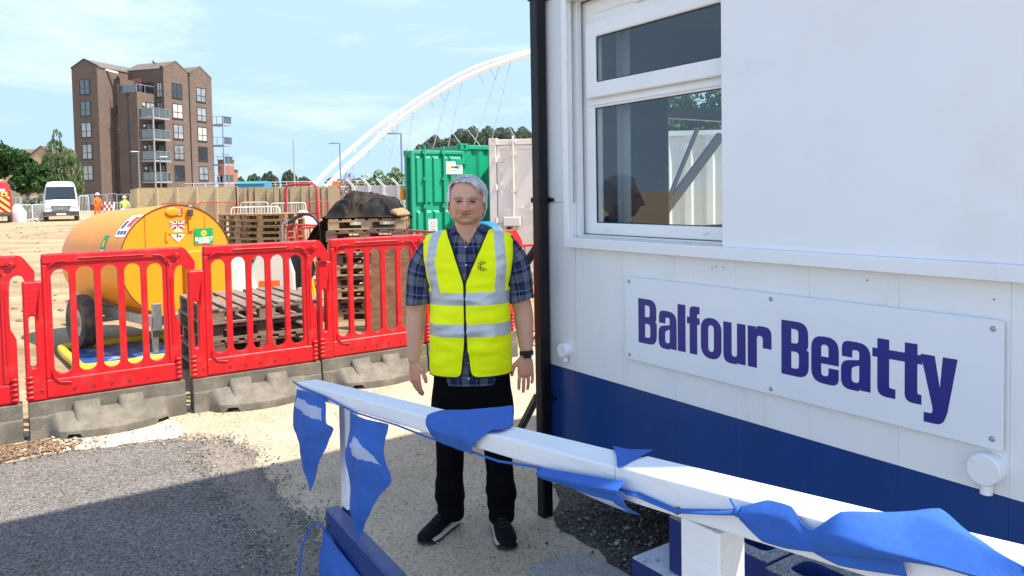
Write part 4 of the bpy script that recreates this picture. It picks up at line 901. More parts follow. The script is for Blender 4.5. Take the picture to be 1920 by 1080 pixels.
# ------------------------------------------------------------------ steel pedestrian barriers
def ped(label, p0, p1, m, name='pedestrian_barrier', h=1.1, grp='steel pedestrian barriers on the site', gap=.105, tilt=0):
    p0 = Vector(p0); p1 = Vector(p1); d = p1 - p0; L = d.length; z = gz((p0.y + p1.y) / 2)
    t = thing(name, label, 'barrier', ((p0.x + p1.x) / 2, (p0.y + p1.y) / 2, z), math.atan2(d.y, d.x), grp); t.rotation_euler.x = tilt
    b = MB(); r = .12; l = L / 2; pts = []
    for cx, cz, a0 in ((l - r, h - r, 0), (-l + r, h - r, 90), (-l + r, .18 + r, 180), (l - r, .18 + r, 270)):
        for k in range(6): a = R(a0 + 18 * k); pts.append((cx + r * math.cos(a), 0, cz + r * math.sin(a)))
    b.tube(pts, .019, 8, closed=True); b.build('tube_frame', m, t, smooth=60)
    b = MB(); n = int(L / gap)
    for k in range(1, n): x = -l + L * k / n; b.tube([(x, 0, .19), (x, 0, h - .01)], .0075, 6)
    b.build('bars', m, t, smooth=60)
    for s in (-1, 1):
        b = MB(); b.tube([(s * l * .72, -.28, .01), (s * l * .72, 0, .19), (s * l * .72, .28, .01)], .015, 8); b.build('foot', m, t, smooth=60)
    return t
PRED = mat('red_steel', (.50, .02, .022), .45, var=.1); PWHT = mat('white_steel_tube', (.74, .72, .68), .45, var=.05)
V2 = lambda u, Y: ((u - 960) / 1400 * Y, Y)
ped('red steel barrier running from the pallets to the green container', (-1.93, 12.0), (-.92, 10.5), PRED)
ped('red steel barrier seen between the man and the hut downpipe', (.03, 7.85), (2.0, 8.7), PRED)
ped('red steel barrier just left behind the tall sheeted pallet stack', (-3.75, 13.0), (-1.9, 13.4), PRED)
ped('red steel barrier behind the black and yellow hose reel, left of the sheeted stack', (-4.4, 14.6), (-3.4, 13.6), PRED)
for u0, u1, lb in ((305, 372, 'red steel barrier farthest left in the red row before the plywood hoarding'), (374, 441, 'red steel barrier between two others in the row before the hoarding, above the bowser'), (443, 482, 'red steel barrier at the right end of the row before the hoarding')):
    ped(lb, V2(u0, 40), V2(u1, 39.6), PRED)
ped('red steel barrier low behind the white ones, right of the red hoop', V2(575, 36), V2(618, 36.5), PRED)
ped('white steel barrier standing right behind the main dark brown pallets', V2(434, 28), V2(525, 28.5), PWHT)
ped('white steel barrier behind the red hoop, right of the brown pallets', V2(509, 34), V2(574, 34), PWHT)
ped('white steel barrier overlapping the right end of the red row', V2(452, 38), V2(503, 37.5), PWHT)
ped('white steel barrier just left of the white van, farther from it', V2(38, 45.5), V2(61, 46.5), PWHT)
ped('white steel barrier touching the left side of the white van', V2(62, 47), V2(85, 48.5), PWHT)
ped('white steel barrier right of the worker in orange', V2(215, 50), V2(262, 50), PWHT)
ped('white steel barrier right of the white van, left of the worker', V2(150, 48), V2(168, 48.6), PWHT, h=1.6)
t = thing('access_hoop', 'tall red tubular hoop standing between the brown and the sheeted pallets', 'hoop', (-5.05, 18.0, gz(18)), 0)
b = MB(); b.tube([(-.39, 0, 0), (-.385, 0, 1.78), (-.36, 0, 1.86), (-.29, 0, 1.90), (.27, 0, 1.91), (.33, 0, 1.87), (.36, 0, 1.78), (.42, 0, 0)], .03, 10); b.build('hoop_tube', PRED, t, smooth=60)
b = MB(); b.tube([(-.385, 0, 1.2), (.39, 0, 1.2)], .02, 8); b.tube([(-.385, 0, .5), (.40, 0, .5)], .02, 8); b.build('cross_tube', PRED, t, smooth=60)
# red and white boards leaning near the worker
RW = [PRED, PWHT]
for i in range(5):
    p = at(194 + i * 4.2, 400, 49.5); b = MB(); 
    for k in range(6): b.lohi((-.05, -.02, k * .2), (.05, .02, k * .2 + .2), mi=(k + i) % 2 if i < 4 else 1)
    o = b.build('barrier_board', RW); o.location = (p.x, p.y, gz(50)); o.rotation_euler = (R(-6), R(4), 0); tag(o, 'red and white striped barrier board leaning on end beside the worker in orange', 'barrier board', 'barrier boards beside the worker')
bag('wrapped_pallet', at(33, 400, 47.5).x, 47.5, gz(47), .95, .8, 1.15, 4, 'white shrink wrapped bags on a pallet between red van and white barriers', 'wrapped pallet', mat('shrink_wrap', (.72, .70, .70), .35, col2=(.62, .40, .40), vscale=4, bump=.4))
bag('sheet_pile', at(240, 400, 48).x, 48, gz(47), 1.5, .9, .85, 6, 'pile of white sheeting behind the white barrier above the bowser', 'sheeting', mat('pale_sheet', (.72, .70, .66), .6))
bag('bulk_bag', at(568, 400, 26).x, 26, gz(26), .9, .9, 1.02, 8, 'white bulk bag under the red hoop in front of the hoarding')
# ================================================================== steel storage containers
CGRN = mat('container_green', (.003, .30, .15), .42, var=.10, vscale=2.5, bump=.05, bscale=10, dirt=(.01, .22, .11), dscale=3, dpos=(.6, .9))
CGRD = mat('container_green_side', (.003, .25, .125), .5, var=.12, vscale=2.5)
CCRM = mat('container_cream', (.76, .66, .56), .5, var=.04, vscale=2.5, dirt=(.6, .47, .36), dscale=4, dpos=(.64, .92), bump=.05, bscale=10)
def corr(b, x0, x1, y, z0, z1, depth=.035, pitch=.28, axis=0):
    p = []; x = x0
    while x < x1 - .01:
        for dx, dy in ((0, 0), (.09, 0), (.14, depth), (.23, depth)):
            if x + dx <= x1: p.append((x + dx, y + dy))
        x += pitch
    p.append((x1, y))
    g = (lambda a, q, z: (a, q, z)) if axis == 0 else (lambda a, q, z: (q, a, z))
    b.loft([[g(a, q, z0) for a, q in p], [g(a, q, z1) for a, q in p]], closed=False)
def casting(b, x, y, z, s=.16):
    hx = s / 2
    b.prism(rrect(x - hx, z - .06, x + hx, z + .06, .004, 1), y - .09, y + .09, [rrect(x - .03, z - .04, x + .03, z + .035, .025, 4)])
# green: near post at (-.98, 14.55); doors on the end that faces left; one leaf swung open towards the camera
cg = thing('storage_container', 'green steel storage container with one door leaf swung open behind the man', 'container', (-.98, 14.55, .02), ANG)
b = MB()
b.lohi((.0, 0, 0), (.16, .10, 2.6)); b.lohi((.0, 2.34, 0), (.16, 2.44, 2.6)); b.lohi((.02, .10, 2.45), (.14, 2.34, 2.585)); b.lohi((.02, .1, 0), (.14, 2.34, .14))
b.lohi((5.85, 0, 0), (6.0, .1, 2.6)); b.lohi((.16, .01, 2.50), (5.85, .07, 2.585)); b.lohi((.16, .01, 0), (5.85, .07, .15)); b.lohi((.16, 2.37, 2.5), (5.85, 2.43, 2.585))
b.build('corner_frame', CGRN, cg, bevel=.008)
b = MB(); casting(b, .08, .06, 2.55); casting(b, .08, 2.38, 2.55); b.build('corner_casting', CGRN, cg)
b = MB(); corr(b, .16, 5.85, .03, .15, 2.50); b.build('side_wall', CGRN, cg)
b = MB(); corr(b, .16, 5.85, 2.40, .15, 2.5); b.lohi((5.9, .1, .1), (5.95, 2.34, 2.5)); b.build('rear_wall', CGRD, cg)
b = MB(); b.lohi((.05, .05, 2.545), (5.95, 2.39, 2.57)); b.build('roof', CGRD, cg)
b = MB(); b.lohi((.14, .05, .10), (5.9, 2.38, .13)); b.build('floor', WOODC, cg)
def door_leaf(name, w_, label=None):
    b = MB(); H = 2.30
    b.lohi((0, 0, 0), (w_, .04, H))
    fr = .07
    b.lohi((0, -.022, 0), (fr, .001, H)); b.lohi((w_ - fr, -.022, 0), (w_, .001, H))
    for z0, z1 in ((0, .08), (H - .07, H), (.50, .60), (1.02, 1.12), (1.52, 1.62)): b.lohi((fr, -.022, z0), (w_ - fr, .001, z1))
    return b
# open leaf: hinged near the front post
leaf_o = Vector((-1.00, 14.42, .17)); tip = Vector((-1.86, 13.85, .17)); d = tip - leaf_o
lf = bpy.data.objects.new('door', None)
b = MB(); wl_ = 1.14; H = 2.30
b.lohi((0, -.02, 0), (wl_, .02, H))
for x in (0, wl_ - .06): b.lohi((x, -.045, 0), (x + .06, .022, H))
b.lohi((.06, -.045, 0), (wl_ - .06, .022, .07)); b.lohi((.06, -.045, H - .06), (wl_ - .06, .022, H))
# pressed panels
for z0, z1 in ((.10, .55), (.68, 1.18), (1.32, 2.20)):
    for x0, x1 in ((.09, .40), (.44, .76), (.80, 1.06)):
        q = .035; b.add([(x0, -.02, z0), (x1, -.02, z0), (x1, -.02, z1), (x0, -.02, z1), (x0 + .02, -.055, z0 + .015), (x1 - .02, -.055, z0 + .015), (x1 - .02, -.055, z1 - q), (x0 + .02, -.055, z1 - q)], [(4, 5, 6, 7), (0, 1, 5, 4), (1, 2, 6, 5), (2, 3, 7, 6), (3, 0, 4, 7)])
bpy.data.objects.remove(lf)
door = b.build('door', CGRN, cg, bevel=.004)
Mw = Matrix.Translation(tip) @ Matrix.Rotation(math.atan2(-d.y, -d.x), 4, 'Z')
door.matrix_parent_inverse = (Matrix.Translation((-.98, 14.55, .02)) @ Matrix.Rotation(ANG, 4, 'Z')).inverted(); door.matrix_basis = Mw
for x in (.26, .655):
    b = MB(); b.cyl((x, -.085, .02), (x, -.085, H + .09), .020, seg=12)
    for z in (.04, .62, 1.24, 1.75, 2.24): b.lohi((x - .05, -.10, z), (x + .05, -.05, z + .05))
    b.build('lock_bar', CGRN, door, smooth=40)
    b = MB(); b.bar((x - .01, -.11, .52), (x + .15, -.115, .40), .02, .045, up=(0, 1, 0)); b.lohi((x + .06, -.12, .34), (x + .14, -.09, .46)); b.build('lock_handle', CGRN, door, bevel=.004)
b = MB(); b.lohi((.715, -.062, 1.86), (1.07, -.0565, 2.10)); sgn = b.build('hire_plate', WHT, door, bevel=.001)
text_obj('lettering', 'SUNBELT', .060, BLK, sgn, frame((.925, -.0632, 1.99), (1, 0, 0), (0, 0, 1)), sx=.82, bold=.003)
text_obj('lettering', 'RENTALS', .028, BLK, sgn, frame((.925, -.0632, 1.93), (1, 0, 0), (0, 0, 1)), sx=1.3)
b = MB(); b.cyl((.765, -.062, 1.985), (.765, -.0636, 1.985), .032, seg=20); b.build('sun_mark', MATS['sun_yellow'], sgn)
b = MB(); b.lohi((.32, -.0575, .72), (.50, -.0555, 1.02)); nt_ = b.build('notice', WHT, door)
b = MB(); b.tube([(.41 + .05 * math.cos(a * .35), -.0585, .92 + .05 * math.sin(a * .35)) for a in range(18)], .006, 6, closed=True); b.bar((.375, -.059, .955), (.445, -.059, .885), .002, .01, up=(0, 1, 0)); b.build('prohibition_mark', REDS, nt_)
b = MB()
for k in range(3): b.lohi((.35, -.0585, .76 + k * .03), (.47, -.0578, .772 + k * .03))
b.build('text_line', BLK, nt_)
for z in (.25, 1.0, 1.75, 2.05): b = MB(); b.lohi((.93, -.075, z), (1.17, -.03, z + .09)); b.cyl((1.15, -.055, z - .01), (1.15, -.055, z + .10), .03, seg=12); b.build('hinge', CGRN, door, bevel=.004)
text_obj('stencil', 'A', .20, BLK, cg, frame((.075, -.004, 1.98), (1, 0, 0), (0, 0, 1)), bold=.004)
# cream
cc = thing('storage_container', 'cream steel storage container between the green one and the hut downpipe', 'container', (-.395, 13.55, .02), R(-8))
b = MB()
b.lohi((0, 0, 0), (.13, .16, 2.62)); b.lohi((2.31, 0, 0), (2.44, .16, 2.62)); b.lohi((.13, .02, 2.50), (2.31, .14, 2.60)); b.lohi((.13, .02, 0), (2.31, .14, .15)); b.lohi((0, .16, 2.5), (.08, 6, 2.6)); b.lohi((0, 5.9, 0), (.1, 6.0, 2.6)); b.lohi((0, .16, 0), (.08, 6, .15))
b.build('corner_frame', CCRM, cc, bevel=.008)
b = MB(); casting(b, .075, .08, 2.565, .15); casting(b, 2.36, .08, 2.565, .15); b.build('corner_casting', CCRM, cc)
b = MB(); corr(b, .16, 5.9, .04, .15, 2.5, axis=1); b.build('side_wall', CCRM, cc)
b = MB(); b.lohi((.02, .15, 2.56), (2.42, 5.95, 2.58)); b.lohi((2.38, .2, .1), (2.42, 6, 2.5)); b.lohi((.1, 5.9, .1), (2.4, 5.95, 2.5)); b.build('roof', CCRM, cc)
for x0 in (.14, 1.225):
    b = MB(); w_ = 1.075; x1 = x0 + w_
    b.lohi((x0, .045, .16), (x1, .075, 2.49)); b.lohi((x0, .028, .16), (x0 + .07, .0452, 2.49)); b.lohi((x1 - .07, .028, .16), (x1, .0452, 2.49))
    for z in (.16, 1.30, 2.42): b.lohi((x0 + .07, .028, z), (x1 - .07, .0452, z + .07))
    dr = b.build('door', CCRM, cc, bevel=.005)
    for z in (.35, 1.1, 1.7, 2.2): b = MB(); b.lohi((x0 - .09 if x0 < 1 else x1 - .09, .01, z), (x0 + .12 if x0 < 1 else x1 + .09, .03, z + .08)); b.cyl((x0 - .02 if x0 < 1 else x1 + .02, .0, z - .01), (x0 - .02 if x0 < 1 else x1 + .02, .0, z + .09), .022, seg=10); b.build('hinge', CCRM, dr, smooth=40)
    for x in (x0 + .30, x0 + .72):
        b = MB(); b.cyl((x, -.015, .10), (x, -.015, 2.66), .018, seg=12)
        for z in (.2, .9, 1.65, 2.3, 2.54): b.lohi((x - .045, -.03, z), (x + .045, .03, z + .05))
        b.build('lock_bar', CCRM, dr, smooth=40)
    b = MB(); b.lohi((x0 + .12, -.09, 1.04), (x0 + .42, .026, 1.20)); b.build('lock_box', CCRM, dr, bevel=.01)
    b = MB(); b.lohi((x0 + .17, -.06, .90), (x0 + .25, -.01, 1.02)); b.build('padlock', BLK, dr, bevel=.008)
# blue coiled pipe between the containers
cb_ = thing('pipe_coil', 'coil of blue water pipe behind the man, in front of the containers', 'pipe coil', (-.50, 12.9, 0.004), R(-20))
BP = mat('blue_pipe', (.02, .16, .42), .35, var=.08)
b = MB()
for k in range(7):
    r_ = .42 + .02 * (k % 2); pts = [(r_ * math.cos(2 * math.pi * q / 40), -.15 + .05 * k + .01 * math.sin(q), .62 + .52 * math.sin(2 * math.pi * q / 40)) for q in range(40)]
    b.tube(pts, .024, 8, closed=True)
b.build('coils', BP, cb_, smooth=60)
b = MB()
for a in (30, 150, 270): b.box((.43 * math.cos(R(a)), 0, .62 + .52 * math.sin(R(a))), (.07, .42, .07), Matrix.Rotation(R(-a), 3, 'Y'))
b.build('strap', mat('strap_white', (.7, .7, .7), .6), cb_, bevel=.01)
# ================================================================== vehicles and the far worker
VW = mat('van_white', (.78, .78, .77), .28, var=.02, coat=.4); VGL = mat('van_glass', (.012, .016, .02), .06, spec=.8); VBK = mat('van_bumper', (.045, .047, .05), .6, var=.15); CHR = mat('chrome', (.6, .6, .6), .2, .9)
HLG = mat('headlamp', (.55, .58, .6), .12, .3)
van = thing('parked_van', 'white high roof van parked facing the camera before the dark brick apartment block', 'van', (-28.95, 48.0, gz(48)), R(31))
def vring(y, zb, zt, wb, wt, rt=.12):
    zm = zb + (zt - zb) * .45
    h = [(wb * .96, zb), (wb, zb + .08), (wb, zm), ((wb * .35 + wt * .65), zt - (zt - zm) * .35), (wt, zt - rt), (wt - rt * .6, zt - .02), (wt * .45, zt + .02)]
    return [(x, y, z) for x, z in h] + [(-x, y, z) for x, z in h[::-1]]
b = MB()
b.loft([vring(.0, .40, .80, .78, .70, .08), vring(.05, .34, 1.02, .90, .82, .10), vring(.22, .32, 1.14, .97, .86, .10), vring(.85, .32, 1.38, .99, .88, .08), vring(1.0, .32, 1.55, .99, .88, .10), vring(1.62, .32, 2.22, 1.0, .84, .14), vring(1.85, .32, 2.42, 1.0, .82, .16), vring(2.2, .32, 2.58, 1.0, .82, .18), vring(5.5, .32, 2.60, 1.0, .82, .18), vring(5.7, .36, 2.54, .98, .8, .18)])
b.build('body', VW, van, smooth=40)
b = MB(); pts = [(.86, 1.385, .855), (1.62, 2.20, .775)]
b.add([(-.86, .835, 1.40), (.86, .835, 1.40), (.79, 1.585, 2.235), (-.79, 1.585, 2.235)], [(0, 1, 2, 3)]); o = b.build('windscreen', VGL, van); sm = o.modifiers.new('t', 'SOLIDIFY'); sm.thickness = .03; sm.offset = 0
b = MB()
b.loft([[(x * s, y, z) for x, z in ((-.92, .36), (.92, .36), (.93, .62), (.55, .64), (-.55, .64), (-.93, .62))] for y, s in ((-.06, .93), (.06, 1.02), (.30, 1.09))]); b.build('bumper', VBK, van, smooth=40)
b = MB(); b.prism([(-.56, .98), (.56, .98), (.44, .66), (-.44, .66)], -.06, .0); g = b.build('grille', VBK, van, bevel=.02)
b = MB()
for z in (.73, .81, .89): b.lohi((-.46, -.068, z), (.46, -.0605, z + .025))
b.tube([(-.57, -.062, .985), (.57, -.062, .985), (.45, -.062, .655), (-.45, -.062, .655)], .016, 6, closed=True); b.tube([(.105 * math.cos(2 * math.pi * k / 24), -.075, .83 + .105 * math.sin(2 * math.pi * k / 24)) for k in range(24)], .014, 6, closed=True)
for k in range(3):
    a = R(90 + 120 * k); b.bar((0, -.075, .83), (.10 * math.cos(a), -.075, .83 + .10 * math.sin(a)), .012, .02, up=(0, 1, 0))
b.build('grille_trim', CHR, g)
for s in (-1, 1):
    b = MB(); b.prism([(s * .58, .98), (s * .86, 1.10), (s * .90, .88), (s * .62, .80)], -.02, .12); b.build('headlamp', HLG, van, bevel=.02)
    b = MB(); b.lohi((s * 1.0, .95, 1.35), (s * 1.20, 1.05, 1.72)); b.bar((s * .95, 1.0, 1.42), (s * 1.1, 1.0, 1.42), .05, .05); b.build('mirror', VBK, van, bevel=.04)
    b = MB(); b.prism([(s * .70, 1.20), (s * .82, 1.32), (s * .86, 1.30), (s * .74, 1.18)], .1, .14); b.build('red_marker', REDS, van)
    for y in (1.0, 4.6):
        b = MB(); b.cyl((s * .76, y, .34), (s * .985, y, .34), .34, seg=28); wh = b.build('wheel', TYRE, van, smooth=40); b = MB(); b.cyl((s * .9, y, .34), (s * .99, y, .34), .2, seg=24); b.build('hub', GALV, wh, smooth=40)
b = MB(); b.lohi((-.26, -.085, .40), (.26, -.07, .51)); pl_ = b.build('number_plate', WHT, van); text_obj('lettering', 'BC72 VXN', .085, BLK, pl_, frame((0, -.0865, .455), (1, 0, 0), (0, 0, 1)), bold=.002)
b = MB(); b.tube([(-.5, .80, 1.42), (.05, .90, 1.52)], .012, 6); b.tube([(.62, .80, 1.42), (.10, .90, 1.52)], .012, 6); b.build('wiper', BLK, van)
b = MB(); b.ell((0, 1.98, 2.47), (.05, .05, .03), 10, 6); b.build('sensor', BLK, van)
# red van, rear corner
VR = mat('van_red', (.42, .012, .02), .3, coat=.4, var=.06); CHY = mat('chevron_yellow', (.80, .52, .10), .4); CHRD = mat('chevron_red', (.30, .012, .015), .4)
rv = thing('parked_van', 'red van with yellow and red chevron rear cut off by the left edge', 'van', (-31.95, 46.0, gz(46)), R(34))
b = MB()
b.loft([vring(.0, .55, 2.5, .96, .84, .16), vring(.06, .5, 2.56, 1.0, .87, .18), vring(4, .45, 2.56, 1.0, .87, .18), vring(4.8, .45, 1.9, 1, .85, .12), vring(5.7, .45, 1.1, .9, .8, .1)]); b.build('body', VR, rv, smooth=40)
b = MB(); b.lohi((-.98, -.10, .40), (.98, .12, .62)); b.build('rear_bumper', VBK, rv, bevel=.04)
b = MB(); b.lohi((-.93, -.012, .68), (.93, -.002, 1.62)); ch = b.build('chevron_panel', CHRD, rv)
b = MB()
def clip(poly, lo, hi, ax):
    def half(P, f, inter):
        out = []
        for i in range(len(P)):
            a, q = P[i - 1], P[i]
            fa, fq = f(a), f(q)
            if fa >= 0: 
                if fq < 0: out.append(inter(a, q, fa, fq))
            if fa < 0 <= fq: out.append(inter(a, q, fa, fq))
            if fq >= 0: out.append(q)
        return out
    it = lambda a, q, fa, fq: tuple(a[k] + (q[k] - a[k]) * fa / (fa - fq) for k in (0, 1))
    P = half(poly, lambda p: p[ax] - lo, it)
    return half(P, lambda p: hi - p[ax], it) if P else P
for s in (-1, 1):
    for k in range(-4, 6):
        z = .5 + k * .42; P = [(0, z + .9), (s * 1.0, z), (s * 1.0, z + .20), (0, z + 1.1)]
        P = clip(P, .68, 1.62, 1) if True else P
        P = clip(P, -.93, .93, 0) if P else P
        if len(P) > 2: b.prism(P, -.018, -.0125)
b.build('chevron_stripes', CHY, ch, merge=False)
text_obj('lettering', 'nn', .34, WHT, rv, frame((.50, -.016, 2.05), (1, 0, 0), (0, 0, 1)), bold=.012)
b = MB(); b.lohi((.45, -.014, 1.66), (.78, -.004, 1.92)); wr = b.build('warning_label', CHY, rv); b = MB(); b.prism([(.52, 1.72), (.71, 1.72), (.615, 1.88)], -.017, -.0145); b.build('warning_triangle', BLK, wr)
b = MB(); b.lohi((.885, -.02, 1.0), (.955, .03, 2.0)); b.build('tail_lamp', mat('lamp_red', (.35, .01, .01), .2), rv, bevel=.01)
b = MB(); b.lohi((-.25, .3, 2.6), (.6, .5, 2.68)); b.build('roof_beacon', CHY, rv, bevel=.03)
for s in (-1, 1):
    for y in (.9, 4.4): b = MB(); b.cyl((s * .72, y, .34), (s * .97, y, .34), .34, seg=24); b.build('wheel', TYRE, rv, smooth=40)
# worker in orange far away
def simple_skin(name, verts, edges, radii, m, sub=1, root=0):
    me = bpy.data.meshes.new(name); me.from_pydata(verts, edges, []); o = bpy.data.objects.new(name, me); COL.objects.link(o)
    sk = o.modifiers.new('skin', 'SKIN'); sk.use_smooth_shade = True
    for i, r_ in enumerate(radii): me.skin_vertices[0].data[i].radius = r_ if isinstance(r_, tuple) else (r_, r_)
    for i in range(len(verts)): me.skin_vertices[0].data[i].use_root = (i == root)
    if sub: sd = o.modifiers.new('sub', 'SUBSURF'); sd.levels = sub; sd.render_levels = sub
    m2 = eval_mesh(o); bpy.data.objects.remove(o); m2.materials.clear(); m2.materials.append(m); m2.name = name
    for p in m2.polygons: p.use_smooth = True
    o = bpy.data.objects.new(name, m2); COL.objects.link(o); return o
HVO = mat('hi_vis_orange', (.85, .13, .015), .75, var=.08); SKN0 = mat('far_skin', (.42, .24, .17), .6)
pv = [(0, 0, .92), (0, .0, 1.15), (0, -.02, 1.40), (0, -.03, 1.52), (0, -.05, 1.66), (.11, 0, .88), (.12, -.04, .48), (.13, 0, .08), (.13, -.14, .03), (-.11, 0, .88), (-.13, .05, .48), (-.14, .08, .08), (-.14, -.06, .03), (.21, -.02, 1.38), (.27, -.03, 1.10), (.25, -.14, .86), (-.21, -.02, 1.38), (-.28, -.03, 1.10), (-.24, -.16, .88)]
pe = [(0, 1), (1, 2), (2, 3), (3, 4), (0, 5), (5, 6), (6, 7), (7, 8), (0, 9), (9, 10), (10, 11), (11, 12), (2, 13), (13, 14), (14, 15), (2, 16), (16, 17), (17, 18)]
pr_ = [.15, .15, .16, .06, .095, .10, .075, .06, .05, .10, .075, .06, .05, .08, .055, .045, .08, .055, .045]
wk = simple_skin('person', pv, pe, pr_, HVO, 1); pw = at(183, 400, 50); wk.location = (pw.x, pw.y, gz(50) - .02); wk.rotation_euler.z = R(70)
tag(wk, 'far worker in orange overalls and a white hard hat right of the white van', 'person')
b = MB(); b.ell((0, -.05, 1.68), (.10, .115, .12), 16, 10); b.build('face', SKN0, wk, smooth=60)
b = MB(); b.ell((0, -.045, 1.73), (.125, .15, .10), 18, 10); b.build('hard_hat', WHT, wk, smooth=60)
# ================================================================== hoarding, fences, wall, lamps
HOARD = wood('hoarding_plywood', (.42, .31, .165), (.56, .43, .25), (.32, .21, .10)); HPOST = wood('hoarding_post', (.34, .25, .14), (.46, .35, .21), (.2, .14, .08))
hd = thing('hoarding', 'plywood hoarding with timber posts in front of the brick apartment block', 'hoarding', (0, 0, 0))
b = MB(); Y0 = 45; zb = gz(45); xs = [at(u, 350, Y0).x for u in range(258, 450, 37)] + [at(445, 350, Y0).x]
b.lohi((xs[0], Y0, zb), (xs[-1], Y0 + .02, 2.30)); b.bar((xs[0], Y0, (zb + 2.3) / 2), (at(244, 350, 50).x, 50, (zb + 2.3) / 2), .02, 2.3 - zb); b.build('panel', HOARD, hd)
for x in xs:
    b = MB(); b.lohi((x - .07, Y0 - .16, zb), (x + .07, Y0 - .003, 2.31)); b.build('post', HPOST, hd)
for u in (247, 252): p = at(u, 350, 47.5 if u > 250 else 49.3); b = MB(); b.lohi((p.x - .02, p.y - .06, zb), (p.x + .12, p.y + .06, 2.33)); b.build('post', HPOST, hd)
b = MB(); b.lohi((xs[0], Y0 - .003, 2.30), (xs[-1], Y0 + .03, 2.345)); b.build('cap_rail', HOARD, hd)
h2 = thing('hoarding', 'row of upright timber boards beside the plywood hoarding, behind the red hoop', 'hoarding', (0, 0, 0))
b = MB(); x0 = at(446, 350, Y0).x; x1 = at(621, 350, 44).x; rg = random.Random(8); x = x0; k = 0
while x < x1:
    wd = (.30, .18, .22, .62, .40)[k % 5] + rg.uniform(-.05, .05); y = Y0 - (x - x0) / (x1 - x0) + rg.uniform(-.04, .02)
    o = MB().lohi((x, y - .08, zb), (x + wd, y, 2.28 + rg.uniform(-.03, .03))).build('board', HPOST, h2); x += wd + .12; k += 1
b.lohi((x0, Y0 + .02, zb), (x1, Y0 + .05, 2.2)); b.build('backing', wood('backing_wood', (.16, .10, .05), (.22, .15, .08)), h2)
# mesh site fence panels
def heras(u0, u1, Y, ztop, label):
    p0 = at(u0, 380, Y); p1 = at(u1, 380, Y); z0 = gz(Y); t = thing('mesh_fence_panel', label, 'fence panel', ((p0.x + p1.x) / 2, Y, z0), 0, 'mesh fence panels'); l = (p1.x - p0.x) / 2; h = ztop - z0
    b = MB(); b.tube([(-l, 0, .02), (-l, 0, h - .05), (-l + .05, 0, h), (l - .05, 0, h), (l, 0, h - .05), (l, 0, .02)], .021, 6); b.build('tube_frame', GALV, t, smooth=60)
    b = MB(); n = int(2 * l / .16)
    for k in range(1, n): b.bar((-l + 2 * l * k / n, 0, .1), (-l + 2 * l * k / n, 0, h), .006, .006)
    for k in range(5): b.bar((-l, 0, .15 + k * (h - .2) / 4), (l, 0, .15 + k * (h - .2) / 4), .006, .006)
    b.build('wire_mesh', GALV, t)
for u0, u1, zt, lb in ((-70, 3, 2.0, 'mesh fence panel behind the red van at the left edge'), (4, 40, 1.95, 'mesh fence panel between the red van and the bush'), (41, 79, 1.95, 'mesh fence panel in front of the bush left of the white van'), (148, 200, 2.05, 'mesh fence panel right of the white van, behind the worker'), (202, 219, 2.12, 'narrow tall mesh fence panel right of the worker'), (220, 244, 2.05, 'mesh fence panel next to the end of the hoarding')): heras(u0, u1, 54, zt, lb)
# concrete panel wall
CWALL = mat('wall_concrete', (.50, .47, .45), .85, var=.08, vscale=2, dirt=(.34, .31, .28), dscale=2, dpos=(.55, .85))
cw = thing('concrete_wall', 'pale concrete panel wall with posts behind the sheeted pallets', 'wall', (0, 0, 0))
us = [662, 692, 719, 747]; 
for i in range(len(us) - 1):
    a = at(us[i], 350, 35); q = at(us[i + 1], 350, 35)
    for k in range(4):
        b = MB(); b.lohi((a.x + .002, 35, gz(35) + k * .46), (q.x - .002, 35.06, gz(35) + k * .46 + .455)); b.build('panel', CWALL, cw, bevel=.008)
for u in us:
    a = at(u, 350, 34.95); b = MB(); b.lohi((a.x - .06, 34.9, gz(35)), (a.x + .06, 35.1, 2.12)); b.bar((a.x, 34.97, 2.10), (a.x - .32, 34.97, 2.45), .1, .1); b.build('post', CWALL, cw, bevel=.008)
g0 = at(747.5, 350, 34.5); gt = thing('metal_gate', 'grey metal gate left of the green container', 'gate', (g0.x, 34.5, gz(34.5)), R(8))
b = MB()
for x in (0, 1.2): b.lohi((x, -.03, 0), (x + .06, .03, 1.85))
b.lohi((.06, -.025, 1.79), (1.2, .025, 1.85)); b.lohi((.06, -.025, .1), (1.2, .025, .16)); b.build('gate_frame', GALV, gt)
b = MB()
for k in range(11): b.lohi((.10 + k * .1, -.012, .16), (.125 + k * .1, .012, 1.79))
b.bar((.08, .03, .2), (1.2, .03, 1.7), .04, .05); b.build('gate_bars', GALV, gt)
al = at(765, 370, 16.2); b = MB(); b.loft([[(r_ * math.cos(2 * math.pi * k / 16), r_ * math.sin(2 * math.pi * k / 16), z) for k in range(16)] for r_, z in ((.05, 0), (.07, .02), (.06, .2), (.045, .24))]); o = b.build('warning_lamp', mat('amber', (.75, .25, .01), .3), smooth=40); o.location = (al.x - .11, al.y, al.z - .05); tag(o, 'amber warning lamp fixed on the left edge of the green container', 'lamp')
